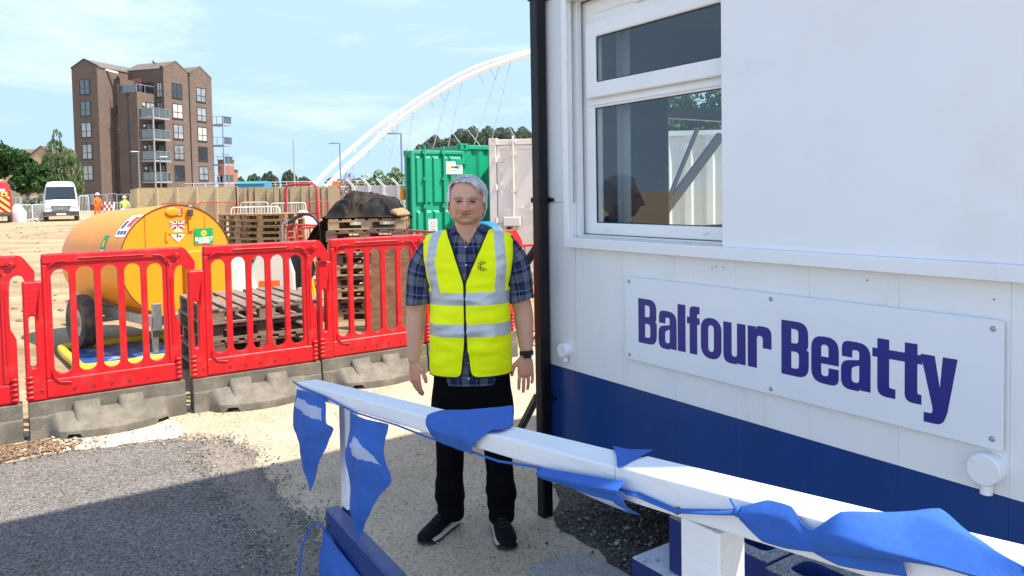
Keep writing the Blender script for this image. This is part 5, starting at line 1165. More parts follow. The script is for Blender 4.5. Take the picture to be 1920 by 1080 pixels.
# street lamps
POLE = mat('pole_grey', (.16, .18, .20), .5); POLEG = mat('pole_galv', (.32, .34, .36), .5, .5)
def lamp(u, vtop, Y, label, arm=-1, m=POLE, head=True, r=.07, hm=None):
    p = at(u, vtop, Y); z0 = gz(Y); t = thing('street_lamp', label, 'street lamp', (p.x, Y, z0)); h = p.z - z0
    b = MB(); b.tube([(0, 0, 0), (0, 0, 1.2), (0, 0, 1.25), (0, 0, h)], [r * 1.3, r * 1.3, r, r * .7], 12); b.build('pole', m, t, smooth=40)
    if head:
        b = MB(); b.loft([[(arm * x, y * s, h + z * s + .02) for y, z in ((-.12, 0), (.12, 0), (.10, .09), (-.10, .09))] for x, s in ((-.05, .6), (.1, .8), (.35, 1), (.75, .9), (.85, .4))]); b.build('lamp_head', hm or m, t, smooth=40)
lamp(637, 270, 60, 'grey street lamp standing in front of the white bridge arch foot'); lamp(752, 252, 45, 'grey street lamp just left of the green container')
lamp(550, 263, 60, 'plain grey pole without a lamp head right of the apartment block', head=False, m=POLEG); lamp(259, 285, 84, 'slim lamp column before the left end of the apartment block balconies', m=POLE, hm=WHT)
lamp(300, 295, 84, 'slim lamp column before the right end of the apartment block balconies', m=POLE, hm=WHT, arm=1); lamp(428, 290, 92, 'dark lamp column beside the balconies on the right side of the apartment block')
# ================================================================== brick apartment block
def brick(name, c1, c2, mortar):
    m = bpy.data.materials.new(name); m.use_nodes = True; N = m.node_tree.nodes; L = m.node_tree.links; p = N['Principled BSDF']; p.inputs['Roughness'].default_value = .9; p.inputs['Specular IOR Level'].default_value = .2
    t = N.new('ShaderNodeTexCoord'); sp = N.new('ShaderNodeSeparateXYZ'); L.new(t.outputs['Object'], sp.inputs[0]); ad = N.new('ShaderNodeMath'); L.new(sp.outputs['X'], ad.inputs[0]); L.new(sp.outputs['Y'], ad.inputs[1])
    cbx = N.new('ShaderNodeCombineXYZ'); L.new(ad.outputs[0], cbx.inputs['X']); L.new(sp.outputs['Z'], cbx.inputs['Y'])
    br = N.new('ShaderNodeTexBrick'); br.inputs['Scale'].default_value = 1; br.inputs['Brick Width'].default_value = .24; br.inputs['Row Height'].default_value = .08; br.inputs['Mortar Size'].default_value = .008
    br.inputs['Color1'].default_value = (*c1, 1); br.inputs['Color2'].default_value = (*c2, 1); br.inputs['Mortar'].default_value = (*mortar, 1); L.new(cbx.outputs[0], br.inputs['Vector'])
    n = N.new('ShaderNodeTexNoise'); n.inputs['Scale'].default_value = .7; n.inputs['Detail'].default_value = 8; n.inputs['Roughness'].default_value = .7; L.new(t.outputs['Object'], n.inputs['Vector'])
    r_ = N.new('ShaderNodeValToRGB'); r_.color_ramp.elements[0].color = (.84, .83, .83, 1); r_.color_ramp.elements[0].position = .3; r_.color_ramp.elements[1].position = .7; r_.color_ramp.elements[1].color = (1.08, 1.06, 1.05, 1); L.new(n.outputs['Fac'], r_.inputs['Fac'])
    mm = N.new('ShaderNodeMix'); mm.data_type = 'RGBA'; mm.blend_type = 'MULTIPLY'; mm.inputs['Factor'].default_value = 1; L.new(br.outputs['Color'], mm.inputs['A']); L.new(r_.outputs['Color'], mm.inputs['B']); L.new(mm.outputs['Result'], p.inputs['Base Color'])
    return m
BRK = brick('dark_brick', (.108, .073, .057), (.15, .103, .082), (.18, .15, .128)); BRKR = brick('red_brick', (.30, .10, .065), (.36, .13, .085), (.34, .24, .2)); BRKT = brick('tan_brick', (.38, .25, .14), (.44, .30, .18), (.4, .32, .24))
ROOF = mat('roof_tile', (.135, .105, .082), .8, var=.2, vscale=3, bump=.3, bscale=12); FRM = mat('window_frame_dark', (.025, .027, .03), .5); WGL = mat('flat_glass', (.10, .12, .14), .07, col2=(.36, .37, .36), vscale=.55, spec=.9); CURT = mat('blind', (.45, .44, .40), .35, var=.15, vscale=2); WGD = mat('dark_glass', (.03, .035, .04), .06, spec=.9); WRG = random.Random(77)
SLB = mat('balcony_slab', (.26, .265, .27), .6); BGL = mat('balcony_glass', (.07, .085, .09), .08, spec=.8)
A0 = Vector((-57.0, 98, gz(98))); U = Vector((.954, -.3, 0)).normalized(); Wd = Vector((.3, .954, 0)).normalized()
ap = thing('apartment_block', 'dark brick apartment block with gabled roof and glass balconies in the background', 'apartment block', A0, math.atan2(U.y, U.x))
ZG = A0.z
def gable_block(a0, a1, b0, b1, eave, peak, axis, name='wall'):
    # axis 'b': ridge runs along b (gable seen on the b0 face); axis 'a': ridge along a
    bb = MB(); e = eave - ZG; p = peak - ZG
    if axis == 'b':
        m_ = (a0 + a1) / 2; bb.prism([(a0, -.5), (a1, -.5), (a1, e), (m_, p), (a0, e)], b0, b1)
        o = bb.build(name, BRK, ap)
        r_ = MB()
        for s in (-1, 1):
            x_ = a0 if s < 0 else a1; th = .12
            r_.prism([(m_, p + .02), (m_, p + .02 + th), (x_ + s * .12, e + .02 + th - .07), (x_ + s * .12, e + .02 - .07)], b0 + .25, b1 + .1)
        r_.build('roof', ROOF, ap); c_ = MB()
        for s in (-1, 1):
            x_ = a0 if s < 0 else a1
            c_.prism([(m_, p + .01), (m_, p + .22), (x_ + s * .06, e + .20), (x_ + s * .06, e - .02)], b0 - .04, b0 + .24)
        c_.build('gable_coping', FRM if axis == 'b' else BRK, ap)
    else:
        m_ = (b0 + b1) / 2; f = lambda x, z, d: (d, x, z)
        bb.prism([(b0, -.5), (b1, -.5), (b1, e), (m_, p), (b0, e)], a0, a1, fn=f); bb.build(name, BRK, ap)
        r_ = MB()
        for s in (-1, 1):
            x_ = b0 if s < 0 else b1; th = .12
            r_.prism([(m_, p + .02), (m_, p + .02 + th), (x_ + s * .12, e + .02 + th - .07), (x_ + s * .12, e + .02 - .07)], a0 - .1, a1 - .25, fn=f)
        r_.build('roof', ROOF, ap); c_ = MB()
        for s in (-1, 1):
            x_ = b0 if s < 0 else b1
            c_.prism([(m_, p + .01), (m_, p + .22), (x_ + s * .03, e + .20), (x_ + s * .03, e - .02)], a1 - .24, a1 + .04, fn=f)
        c_.build('gable_coping', FRM if axis == 'b' else BRK, ap)
gable_block(0, 4.2, 0, 9.5, 18.8, 19.8, 'b')
gable_block(3.6, 9.9, 5.2, 9.9, 19.0, 20.2, 'a'); gable_block(4.0, 9.9, 9.95, 14.6, 18.9, 20.2, 'a')
b = MB(); b.lohi((4.2, 2.6, -.5), (5.3, 9, 17.6 - ZG)); b.lohi((5.3, 2.0, -.5), (8.5, 5.25, 15.65 - ZG)); b.build('wall', BRK, ap)
b = MB(); b.lohi((4.9, 5.0, 15.6 - ZG), (6.3, 5.19, 17.9 - ZG)); b.build('brick_infill', BRKR, ap)
def window(face, p, z, wd=1.68, h=1.98, tilt=False):
    # face 'f': on a -b facing wall at b = p[1]; face 's': on a +a facing wall at a = p[0]
    b = MB(); g = MB(); z -= ZG
    def bx(m_, x0, x1, d0, d1, z0, z1):
        if face == 'f': m_.lohi((p[0] + x0, p[1] - d1, z0), (p[0] + x1, p[1] - d0, z1))
        else: m_.lohi((p[0] + d0, p[1] + x0, z0), (p[0] + d1, p[1] + x1, z1))
    w2 = wd / 2
    for x0, x1, z0, z1 in ((-w2, -w2 + .09, z, z + h), (w2 - .09, w2, z, z + h), (-w2 + .09, w2 - .09, z, z + .09), (-w2 + .09, w2 - .09, z + h - .09, z + h), (-.05, .05, z + .09, z + h - .09)): bx(b, x0, x1, .0, .06, z0, z1)
    for s in (-1, 1): bx(b, s * .05 if s > 0 else -w2 + .09, w2 - .09 if s > 0 else -.05, .005, .055, z + h * .40, z + h * .40 + .08)
    bx(b, -w2 - .05, w2 + .05, .0, .10, z - .07, z - .001)
    f = b.build('window', FRM, ap); bx(g, -w2 + .05, w2 - .05, .012, .03, z + .05, z + h - .05); g.build('pane', WRG.choice((WGL, WGL, WGD, CURT)), f)
rows = [15.35, 12.58, 9.8, 7.0, 4.25]
for z in rows: window('f', (2.1, 0), z)
window('f', (2.2, 0), 1.0, 1.7, 1.6)
for z in rows[1:] + [1.4]: window('f', (4.85, 2.6), z + .45, .62, 1.1)
for z in rows: window('s', (9.9, 7.6), z, 1.9, 2.0); window('s', (9.9, 12.3), z, 1.9, 2.0)
window('f', (5.9, 5.0), 15.7, 1.5, 1.6); window('f', (7.4, 5.2), 15.7, 1.6, 1.6); window('f', (9.3, 5.2), 15.2, 1.0, 2.0)
for z in rows[1:]: window('f', (9.25, 5.2), z - .2, 1.1, 2.2); window('s', (8.5, 4.2), z - .2, 1.5, 2.1)
for z in rows[1:]:
    zz = z - ZG - .25
    b = MB(); b.lohi((8.52, 2.25, zz - .22), (10.75, 5.15, zz)); bal = b.build('balcony', SLB, ap)
    b = MB(); b.lohi((8.56, 2.30, zz + .10), (10.66, 2.33, zz + 1.1)); b.lohi((10.68, 2.33, zz + .1), (10.71, 5.1, zz + 1.1)); b.build('balustrade_glass', BGL, bal)
    b = MB()
    for x in (8.56, 9.6, 10.66): b.lohi((x, 2.26, zz), (x + .05, 2.29, zz + 1.12))
    for y in (3.3, 4.3, 5.05): b.lohi((10.72, y, zz), (10.75, y + .05, zz + 1.12))
    b.lohi((8.54, 2.25, zz + 1.12), (10.76, 2.32, zz + 1.17)); b.lohi((10.69, 2.32, zz + 1.12), (10.76, 5.1, zz + 1.17)); b.build('handrail', SLB, bal)
    b = MB(); b.cyl((8.52, 3.0, zz + 1.75), (8.64, 3.0, zz + 1.75), .16, seg=16); b.build('wall_light', WHT, ap)
b = MB(); b.lohi((10.55, 2.27, -.5), (10.72, 2.42, 13.6 - ZG)); b.build('balcony_post', SLB, ap)
b = MB()
for x in (5.4, 6.6, 7.6, 8.4): b.lohi((x, 2.02, 15.65 - ZG), (x + .05, 2.07, 16.6 - ZG))
b.lohi((5.3, 2.0, 16.6 - ZG), (8.5, 2.08, 16.66 - ZG)); b.lohi((8.42, 2.08, 16.6 - ZG), (8.5, 5.2, 16.66 - ZG)); b.lohi((8.44, 3.4, 15.65 - ZG), (8.49, 3.45, 16.6 - ZG)); b.build('terrace_rail', SLB, ap)
b = MB(); b.lohi((5.3, 2.03, 15.7 - ZG), (8.45, 2.05, 16.55 - ZG)); b.build('terrace_glass', BGL, ap)
b = MB()
for a_, q, z1 in ((5.05, 2.5, 17.5), (7.0, 1.93, 15.2), (9.72, 5.1, 19.0)): b.cyl((a_, q, 0), (a_, q, z1 - ZG), .07, seg=10); b.lohi((a_ - .16, q - .12, z1 - ZG), (a_ + .16, q + .1, z1 - ZG + .35))
b.cyl((9.98, 9.93, 0), (9.98, 9.93, 18.7 - ZG), .07, seg=10); b.lohi((9.91, 9.8, 18.7 - ZG), (10.1, 10.05, 19.1 - ZG)); b.build('downpipe', FRM, ap, smooth=40)
b = MB(); b.bar((3.9, 1.2, 18.75 - ZG), (5.2, 2.4, 18.3 - ZG), .25, .22); b.build('gutter', WHT, ap)
for k, z in enumerate((12.4, 9.4, 6.6, 3.9)):
    zz = z - ZG; b = MB(); b.lohi((9.2, 14.62, zz - .2), (11.6, 16.6, zz)); bal = b.build('balcony', SLB, ap)
    b = MB(); b.lohi((11.54, 14.7, zz + .1), (11.57, 16.55, zz + 1.05)); b.lohi((9.2, 14.64, zz + 1.05), (11.62, 14.70, zz + 1.10)); b.lohi((11.55, 14.7, zz + 1.05), (11.62, 16.6, zz + 1.1))
    for x in (9.5, 10.5, 11.5): b.lohi((x, 14.63, zz), (x + .05, 14.67, zz + 1.05))
    b.build('balustrade', BGL, bal)
b = MB(); b.lohi((11.45, 14.66, -.5), (11.6, 14.8, 13.4 - ZG)); b.build('balcony_post', SLB, ap)
b = MB(); b.ell((7.4, 6.3, 20.15 - ZG), (.10, .22, .14), 10, 8); b.ell((7.4, 6.1, 20.35 - ZG), (.07, .09, .08), 8, 6); b.bar((7.4, 6.5, 20.15 - ZG), (7.4, 6.75, 20.07 - ZG), .08, .03)
bd = b.build('perched_bird', BLK, smooth=60); bd.location = A0; bd.rotation_euler.z = ap.rotation_euler.z; tag(bd, 'small dark bird perched on the roof ridge of the apartment block', 'bird')
# other houses
def house(name, label, u0, u1, veave, vpeak, Y, m, depth=8, gable='front', wins=3, cat='house'):
    p0 = at(u0, veave, Y); p1 = at(u1, veave, Y); pk = at((u0 + u1) / 2, vpeak, Y); z0 = gz(Y); t = thing(name, label, cat, ((p0.x + p1.x) / 2, Y, z0)); l = (p1.x - p0.x) / 2; e = p0.z - z0; k = pk.z - z0
    b = MB()
    if gable == 'front': b.prism([(-l, -.3), (l, -.3), (l, e), (0, k), (-l, e)], 0, depth)
    else: b.lohi((-l, 0, -.3), (l, depth, e))
    b.build('wall', m, t); b = MB()
    if gable == 'front':
        for s in (-1, 1): b.prism([(0, k + .02), (0, k + .2), (s * (l + .25), e + .06), (s * (l + .25), e - .14)], -.2, depth + .2)
    else: b.prism([(-.3, e), (depth + .3, e), (depth / 2, k)], -l - .2, l + .2, fn=lambda x, z, d: (d, x, z))
    b.build('roof', ROOF, t)
    for i in range(wins):
        for j in range(max(1, int(e / 2.8))):
            x = -l + (i + .5) * 2 * l / wins; b = MB(); b.lohi((x - .5, -.06, .9 + j * 2.7), (x + .5, -.005, 2.1 + j * 2.7)); f = b.build('window', WHT, t); b = MB(); b.lohi((x - .42, -.075, .98 + j * 2.7), (x + .42, -.0605, 2.02 + j * 2.7)); b.build('pane', WGL, f)
house('house', 'tan brick house with a gable behind the trees left of the apartment block', 52, 104, 296, 275, 125, BRKT)
house('house', 'long low tan house with tiled roof partly hidden by the leftmost tree', 0, 60, 291, 277, 130, BRKT, gable='side')
house('terrace_house', 'red brick building with flat looking roof right of the apartment block balconies', 408, 421, 300, 297, 118, BRKR, depth=4, gable='side', wins=2, cat='building'); house('terrace_house', 'smaller red brick building farther along at the right of the red one', 428, 434, 319, 317, 130, BRKR, depth=3, gable='side', wins=1, cat='building')
b = MB(); p0 = at(440, 347, 100); p1 = at(496, 347, 100); b.lohi((p0.x, 100, gz(100)), (p1.x, 103, p0.z + .15)); b.prism([(99.8, p0.z + .15), (103.2, p0.z + .15), (101.5, p0.z + .5)], p0.x, p1.x, fn=lambda x, z, d: (d, x, z)); tag(b.build('blue_shed', mat('shed_blue', (.03, .20, .34), .6)), 'low blue shed roof seen over the hoarding right of the apartment block', 'shed')
# ================================================================== white arch bridge
BRW = mat('bridge_white', (.70, .70, .70), .4, var=.03); CAB = mat('cable_steel', (.42, .44, .46), .45, .3)
br_ = thing('arch_bridge', 'white tied arch bridge with twin steel arches and crossing cables on the skyline', 'bridge', (0, 0, 0))
def smoothpath(P, n=6):
    out = []
    for i in range(len(P) - 1):
        p0 = P[max(i - 1, 0)]; p1 = P[i]; p2 = P[i + 1]; p3 = P[min(i + 2, len(P) - 1)]
        for k in range(n):
            t = k / n; out.append(.5 * ((2 * p1) + (p2 - p0) * t + (2 * p0 - 5 * p1 + 4 * p2 - p3) * t * t + (3 * p1 - p0 - 3 * p2 + p3) * t ** 3))
    return out + [P[-1]]
PA_ = [at(u, v, 112) for u, v in ((582, 356), (596, 338), (637, 298), (704, 241), (748, 210), (800, 176), (842, 151), (904, 122), (987, 98), (1060, 86), (1140, 88), (1220, 102), (1310, 140), (1400, 196), (1490, 270), (1560, 350))]
PB_ = [at(u, v, 106) for u, v in ((606, 356), (619, 343), (642, 320), (691, 276), (725, 244), (774, 206), (839, 165), (891, 138), (984, 104), (1060, 92), (1140, 94), (1220, 109), (1310, 147), (1400, 203), (1490, 277), (1560, 356))]
b = MB(); b.tube(smoothpath(PA_), .34, 14); b.build('arch_rib', BRW, br_, smooth=60)
b = MB(); b.tube(smoothpath(PB_), .36, 14); b.build('arch_rib', BRW, br_, smooth=60)
for u0, v0, u1, v1 in ((731, 222, 730, 236), (707, 247, 709, 251), (750, 214, 752, 217), (663, 277, 666, 284)): b = MB(); b.tube([at(u0, v0, 112), at(u1, v1, 106)], .12, 8); b.build('cross_strut', BRW, br_)
for c_ in ((896, 137.5, 956, 241), (938, 120, 888, 274), (917, 129, 995, 246), (958, 114, 922, 261), (825, 177, 901, 274), (866.5, 154, 840.5, 274), (843, 165.5, 812, 277), (805.5, 187.5, 865, 272), (775, 209, 757.6, 324), (747, 230, 729, 313), (733, 241, 766, 282), (716, 256, 765, 317), (691.5, 278, 686, 324), (664, 300, 659, 330)):
    u0, v0, u1, v1 = c_; t_ = (352 - v0) / (v1 - v0); b = MB(); b.tube([at(u0, v0, 106), at(u0 + (u1 - u0) * t_, 352, 106)], .048, 6); b.build('cable', CAB, br_)
p0 = at(350, 356, 104); p1 = at(1600, 356, 104)
b = MB(); b.lohi((p0.x, 103, 2.1), (p1.x, 113, 2.65)); b.build('deck', BRW, br_)
b = MB()
for x in np.arange(p0.x, p1.x, 1.6): b.bar((x, 103.1, 2.65), (x - .25, 103.1, 3.75), .06, .06)
for z in (3.0, 3.35, 3.75): b.bar((p0.x - .1, 103.1, z), (p1.x, 103.1, z), .05, .05 if z < 3.7 else .09)
b.build('railing', BRW, br_)
wr = thing('white_railing', 'white tubular railing ramp beside the concrete wall behind the pallets', 'railing', (0, 0, 0))
b = MB()
for v in (352, 362, 372, 384): b.tube([at(622, v, 52), at(664, v - 3, 52)], .04, 6)
for u in (624, 634, 645, 655, 663): b.tube([at(u, 348, 52), at(u - 2, 400, 52)], .04, 6)
b.build('tubes', BRW, wr, smooth=60)
# ================================================================== trees
def leafmat(name, c1, c2): return mat(name, c1, .6, col2=c2, vscale=.9, spec=.3, trans=.25)
def crown(blobs, n, leaf, seed, droop=0, gap=.0):
    rg = random.Random(seed); vs = []; fs = []; mi = []
    wts = [r[0] * r[1] * r[2] for c_, r in blobs]; 
    for _ in range(n):
        c_, r = rg.choices(blobs, wts)[0]
        while True:
            q = Vector((rg.uniform(-1, 1), rg.uniform(-1, 1), rg.uniform(-1, 1)))
            if .02 < q.length < 1: break
        q = q.normalized() * (q.length ** .45)
        p = Vector((c_[0] + q.x * r[0], c_[1] + q.y * r[1], c_[2] + q.z * r[2]))
        nn = noise.noise(p * (1.1 / max(.6, r[0] * .45))) 
        if nn < -.18 + gap: continue
        p += q * .25 * r[0] * noise.noise(p * 1.3 + Vector((seed, 3, 1)))
        s = leaf * rg.uniform(.6, 1.35); M_ = Euler((rg.uniform(0, 6.3), rg.uniform(0, 6.3), rg.uniform(0, 6.3))).to_matrix()
        o = len(vs)
        if droop: M_ = Euler((rg.uniform(-.3, .3), rg.uniform(-.3, .3), rg.uniform(0, 6.3))).to_matrix(); sh = [(-.22, 0, .3), (.22, 0, .3), (.12, .05, -1.4), (-.12, .05, -1.4)]
        else: sh = [(-.5, -.1, 0), (0, -.55, .12), (.5, .05, 0), (.05, .6, .12)]
        vs += [M_ @ Vector(x) * s + p for x in sh]; fs.append((o, o + 1, o + 2, o + 3)); mi.append(rg.choice((0, 0, 1)) if nn < .1 else rg.choice((0, 1, 1)))
    return vs, fs, mi
def tree(name, label, cat, base, blobs, n, leaf, mats, seed, trunk_h, tr=.16, limbs=5, droop=0, group=None, gap=0.0):
    t = thing(name, label, cat, base, 0, group); vs, fs, mi = crown(blobs, n, leaf, seed, droop, gap)
    b = MB(); b.v = [tuple(v) for v in vs]; b.f = fs; b.m = mi; b.build('crown', mats, t, merge=False)
    rg = random.Random(seed); b = MB(); top = max(c_[2] for c_, r in blobs)
    b.tube([(0, 0, -.2), (.04, 0, trunk_h * .5), (0, .05, trunk_h), (.05, 0, top)], [tr * 1.3, tr, tr * .85, tr * .25], 10)
    for k in range(limbs):
        c_, r = blobs[k % len(blobs)]; z0 = trunk_h * rg.uniform(.7, 1.1); e = Vector(c_) + Vector((rg.uniform(-.5, .5) * r[0], rg.uniform(-.5, .5) * r[1], rg.uniform(-.2, .5) * r[2]))
        b.tube([(0, 0, z0), (e.x * .4, e.y * .4, z0 + (e.z - z0) * .55), tuple(e)], [tr * .55, tr * .35, tr * .1], 7)
    b.build('trunk', BARK, t, smooth=60)
    return t
BARK = mat('bark', (.09, .07, .055), .95, var=.3, vscale=8, bump=.6, bscale=20)
LD = [leafmat('leaf_dark', (.018, .050, .012), (.038, .085, .018)), leafmat('leaf_dark_light', (.035, .085, .018), (.07, .14, .03))]
LB = [leafmat('leaf_birch', (.06, .10, .035), (.11, .16, .06)), leafmat('leaf_birch_light', (.10, .15, .06), (.17, .22, .10))]
LP = [leafmat('leaf_poplar', (.075, .105, .065), (.115, .15, .09)), leafmat('leaf_poplar_light', (.11, .145, .085), (.16, .20, .12))]
LG = [leafmat('leaf_bright', (.07, .13, .02), (.14, .22, .04)), leafmat('leaf_bright_light', (.14, .21, .05), (.24, .30, .09))]
def bl_for(u0, u1, v0, v1, Y, n, seed, base):
    rg = random.Random(seed); out = []
    for k in range(n):
        u = rg.uniform(u0, u1); v = rg.uniform(v0, v1); p = at(u, v, Y + rg.uniform(-1, 1)); r = rg.uniform(.75, 1.1) * (v1 - v0) / 1400 * Y * .38
        out.append(((p.x - base[0], p.y - base[1], p.z - base[2]), (r, r, r * .85)))
    return out
for u0, u1, v0, v1, lb, sd in ((-48, 8, 275, 345, 'dark green tree at the left edge behind the red van', 1), (20, 80, 282, 350, 'dark green broad tree between the left edge and the birch', 2)):
    p = at((u0 + u1) / 2, 350, 70); base = (p.x, 70, gz(70)); tree('broadleaf_tree', lb, 'tree', base, bl_for(u0, u1, v0 + 10, v1, 70, 10, sd, base), 9000, .26, LD, sd, 1.6)
p = at(114, 330, 80); base = (p.x, 80, gz(80)); blobs = [((-.2, 0, 7.9), (.55, .5, 1.0)), ((-.6, 0, 6.6), (.9, .9, 1.3)), ((.6, 0, 6.0), (1.1, .9, 1.1)), ((-.8, 0, 5.0), (1.2, 1, 1.4)), ((.8, .2, 4.4), (1.4, 1, 1.6)), ((0, 0, 3.0), (1.8, 1.2, 1.6)), ((1.2, 0, 2.6), (1.2, 1, 1.5))]
tree('birch_tree', 'tall pale green birch behind the white van, left of the apartment block', 'tree', base, blobs, 8000, .22, LB, 5, 2.2, .12, 6, droop=1, gap=.05)
p = at(64, 370, 56); base = (p.x, 56, gz(56)); tree('bush', 'rounded olive green bush left of the white van', 'bush', base, [((-.4, 0, .7), (.6, .5, .7)), ((.4, 0, .9), (.7, .6, .75)), ((.1, 0, .4), (.9, .7, .5))], 3500, .13, LB, 6, .4, .05, 4)
# poplar belt beyond the containers
for i, (u, vt) in enumerate(((800, 262), (822, 255), (846, 250), (868, 243), (890, 240), (912, 238), (934, 240), (956, 241), (984, 238), (1010, 240))):
    p = at(u, vt, 130); base = (p.x, 130, gz(130)); h = p.z - base[2]; rg = random.Random(i)
    bb = [((rg.uniform(-.8, .8), rg.uniform(-1, 1), h - 1.3), (1.25, 1.2, 1.5)), ((-.9, 0, h - 2.8), (1.7, 1.5, 2.0)), ((1.0, 0, h - 3.1), (1.7, 1.5, 2.2)), ((0, 0, h - 5.5), (2.4, 1.8, 2.8))]
    tree('poplar_tree', 'dark poplar in the belt above the containers, ' + ('leftmost of the belt', 'second from the left end', 'third from the left end', 'fourth from the left end', 'fifth from the left end', 'sixth from the left end', 'seventh from the left end', 'right end of the clump', 'beside the hut downpipe', 'hidden behind the downpipe')[i], 'tree', base, bb, 9000, .26, LP, 20 + i, h * .4, .2, 3, group='poplars above the containers', gap=-.28)
# far trees along the horizon
for i, (u0, u1, vt, Y) in enumerate(((440, 462, 331, 190), (462, 492, 325, 180), (490, 522, 321, 170), (528, 558, 318, 165), (556, 586, 330, 190), (610, 642, 330, 180), (645, 700, 334, 190))):
    p = at((u0 + u1) / 2, vt, Y); base = (p.x, Y, gz(Y)); h = p.z - base[2]; w_ = (u1 - u0) / 1400 * Y / 2
    tree('distant_tree', ('low olive tree on the horizon just right of the red brick buildings', 'first dark tree left of the plain grey pole', 'second dark tree, nearest to the left of the plain grey pole', 'pointed dark tree right behind the plain grey pole', 'low tree between the plain grey pole and the red hoop', 'low tree behind the foot of the white arch', 'low dark tree right of the white arch foot')[i], 'tree', base, [((-w_ * .4, 0, h * .62), (w_ * .65, w_ * .5, h * .32)), ((w_ * .4, 0, h * .55), (w_ * .65, w_ * .5, h * .34)), ((0, 0, h * .74), (w_ * .42, w_ * .4, h * .26))], 3600, .34, LB if i == 0 else LP, 40 + i, h * .3, .2, 3, gap=-.2)
# shrubs over the concrete wall
for i, (u, vt, Y, lb, ms, n, dr) in enumerate(((655, 322, 38, 'dry brown shrub left of the concrete wall', [mat('dry_leaf', (.20, .13, .08), .9), mat('dry_leaf2', (.28, .20, .13), .9)], 1500, 1), (686, 325, 37.5, 'white flowering shrub at the left end of the concrete wall', [LG[0], mat('blossom', (.6, .6, .5), .8)], 1800, 0), (709, 317, 37, 'bright green shrub in the middle above the concrete wall', LG, 2200, 0), (741, 312, 36.5, 'bright green leafy shrub above the wall beside the green container', LG, 2400, 0))):
    p = at(u, vt, Y); base = (p.x, Y, gz(Y)); h = p.z - base[2]
    tree('shrub', lb, 'shrub', base, [((0, 0, h - .35), (.28, .25, .35)), ((-.25, 0, h - .7), (.35, .3, .4)), ((.28, 0, h - .75), (.38, .3, .4)), ((0, 0, h - 1.2), (.5, .4, .6))], n, .075 if not dr else .06, ms, 60 + i, h * .5, .03, 5, droop=dr)
# trees and dark props behind and before the white container, seen through the hut windows
for i, (x, y) in enumerate(((4.2, 17.5), (6.6, 18.5))):
    tree('broadleaf_tree', ('leafy tree behind the white container, left one seen through the hut window', 'leafy tree behind the white container, right one seen through the hut window')[i], 'tree', (x, y, gz(y)), [((0, 0, 3.6), (1.3, 1.2, 1.1)), ((.8, .3, 3.1), (1.1, 1, 1)), ((-.8, -.4, 3.0), (1.1, 1, 1))], 4500, .12, LD, 80 + i, 1.8)
for i, (a, q, r_) in enumerate((((1.25, 11.1, 0), (3.30, 11.75, 2.50), .12), ((1.9, 11.2, .45), (2.95, 11.8, 2.62), .055))):
    b = MB(); b.bar(a, q, r_, r_); tag(b.build('steel_prop', DGREY, bevel=.01), ('thick dark steel prop leaning on the white container, seen through the hut window', 'thin dark steel prop leaning on the white container, seen through the hut window')[i], 'prop')

p = at(633, 400, 50); b = MB(); b.lohi((-.32, -.05, 0), (.32, .05, .2)); b.lohi((-.30, -.04, .2), (.30, .04, 2.3)); o = b.build('orange_board', mat('board_orange', (.75, .16, .03), .5), bevel=.03); o.location = (p.x, 50, gz(50)); tag(o, 'orange board standing behind the white railing at the foot of the bridge arch', 'board')
p = at(212, 400, 49); wk2 = wk.copy(); wk2.data = wk.data.copy(); COL.objects.link(wk2); wk2.data.materials.clear(); wk2.data.materials.append(mat('hi_vis_far_yellow', (.62, .75, .05), .75)); wk2.location = (p.x, 50.5, gz(50) - .25); wk2.rotation_euler.z = R(200); wk2['label'] = 'far figure in yellow hi-vis behind the barrier right of the worker in orange'
for ch in list(wk.children): q = ch.copy(); COL.objects.link(q); q.parent = wk2
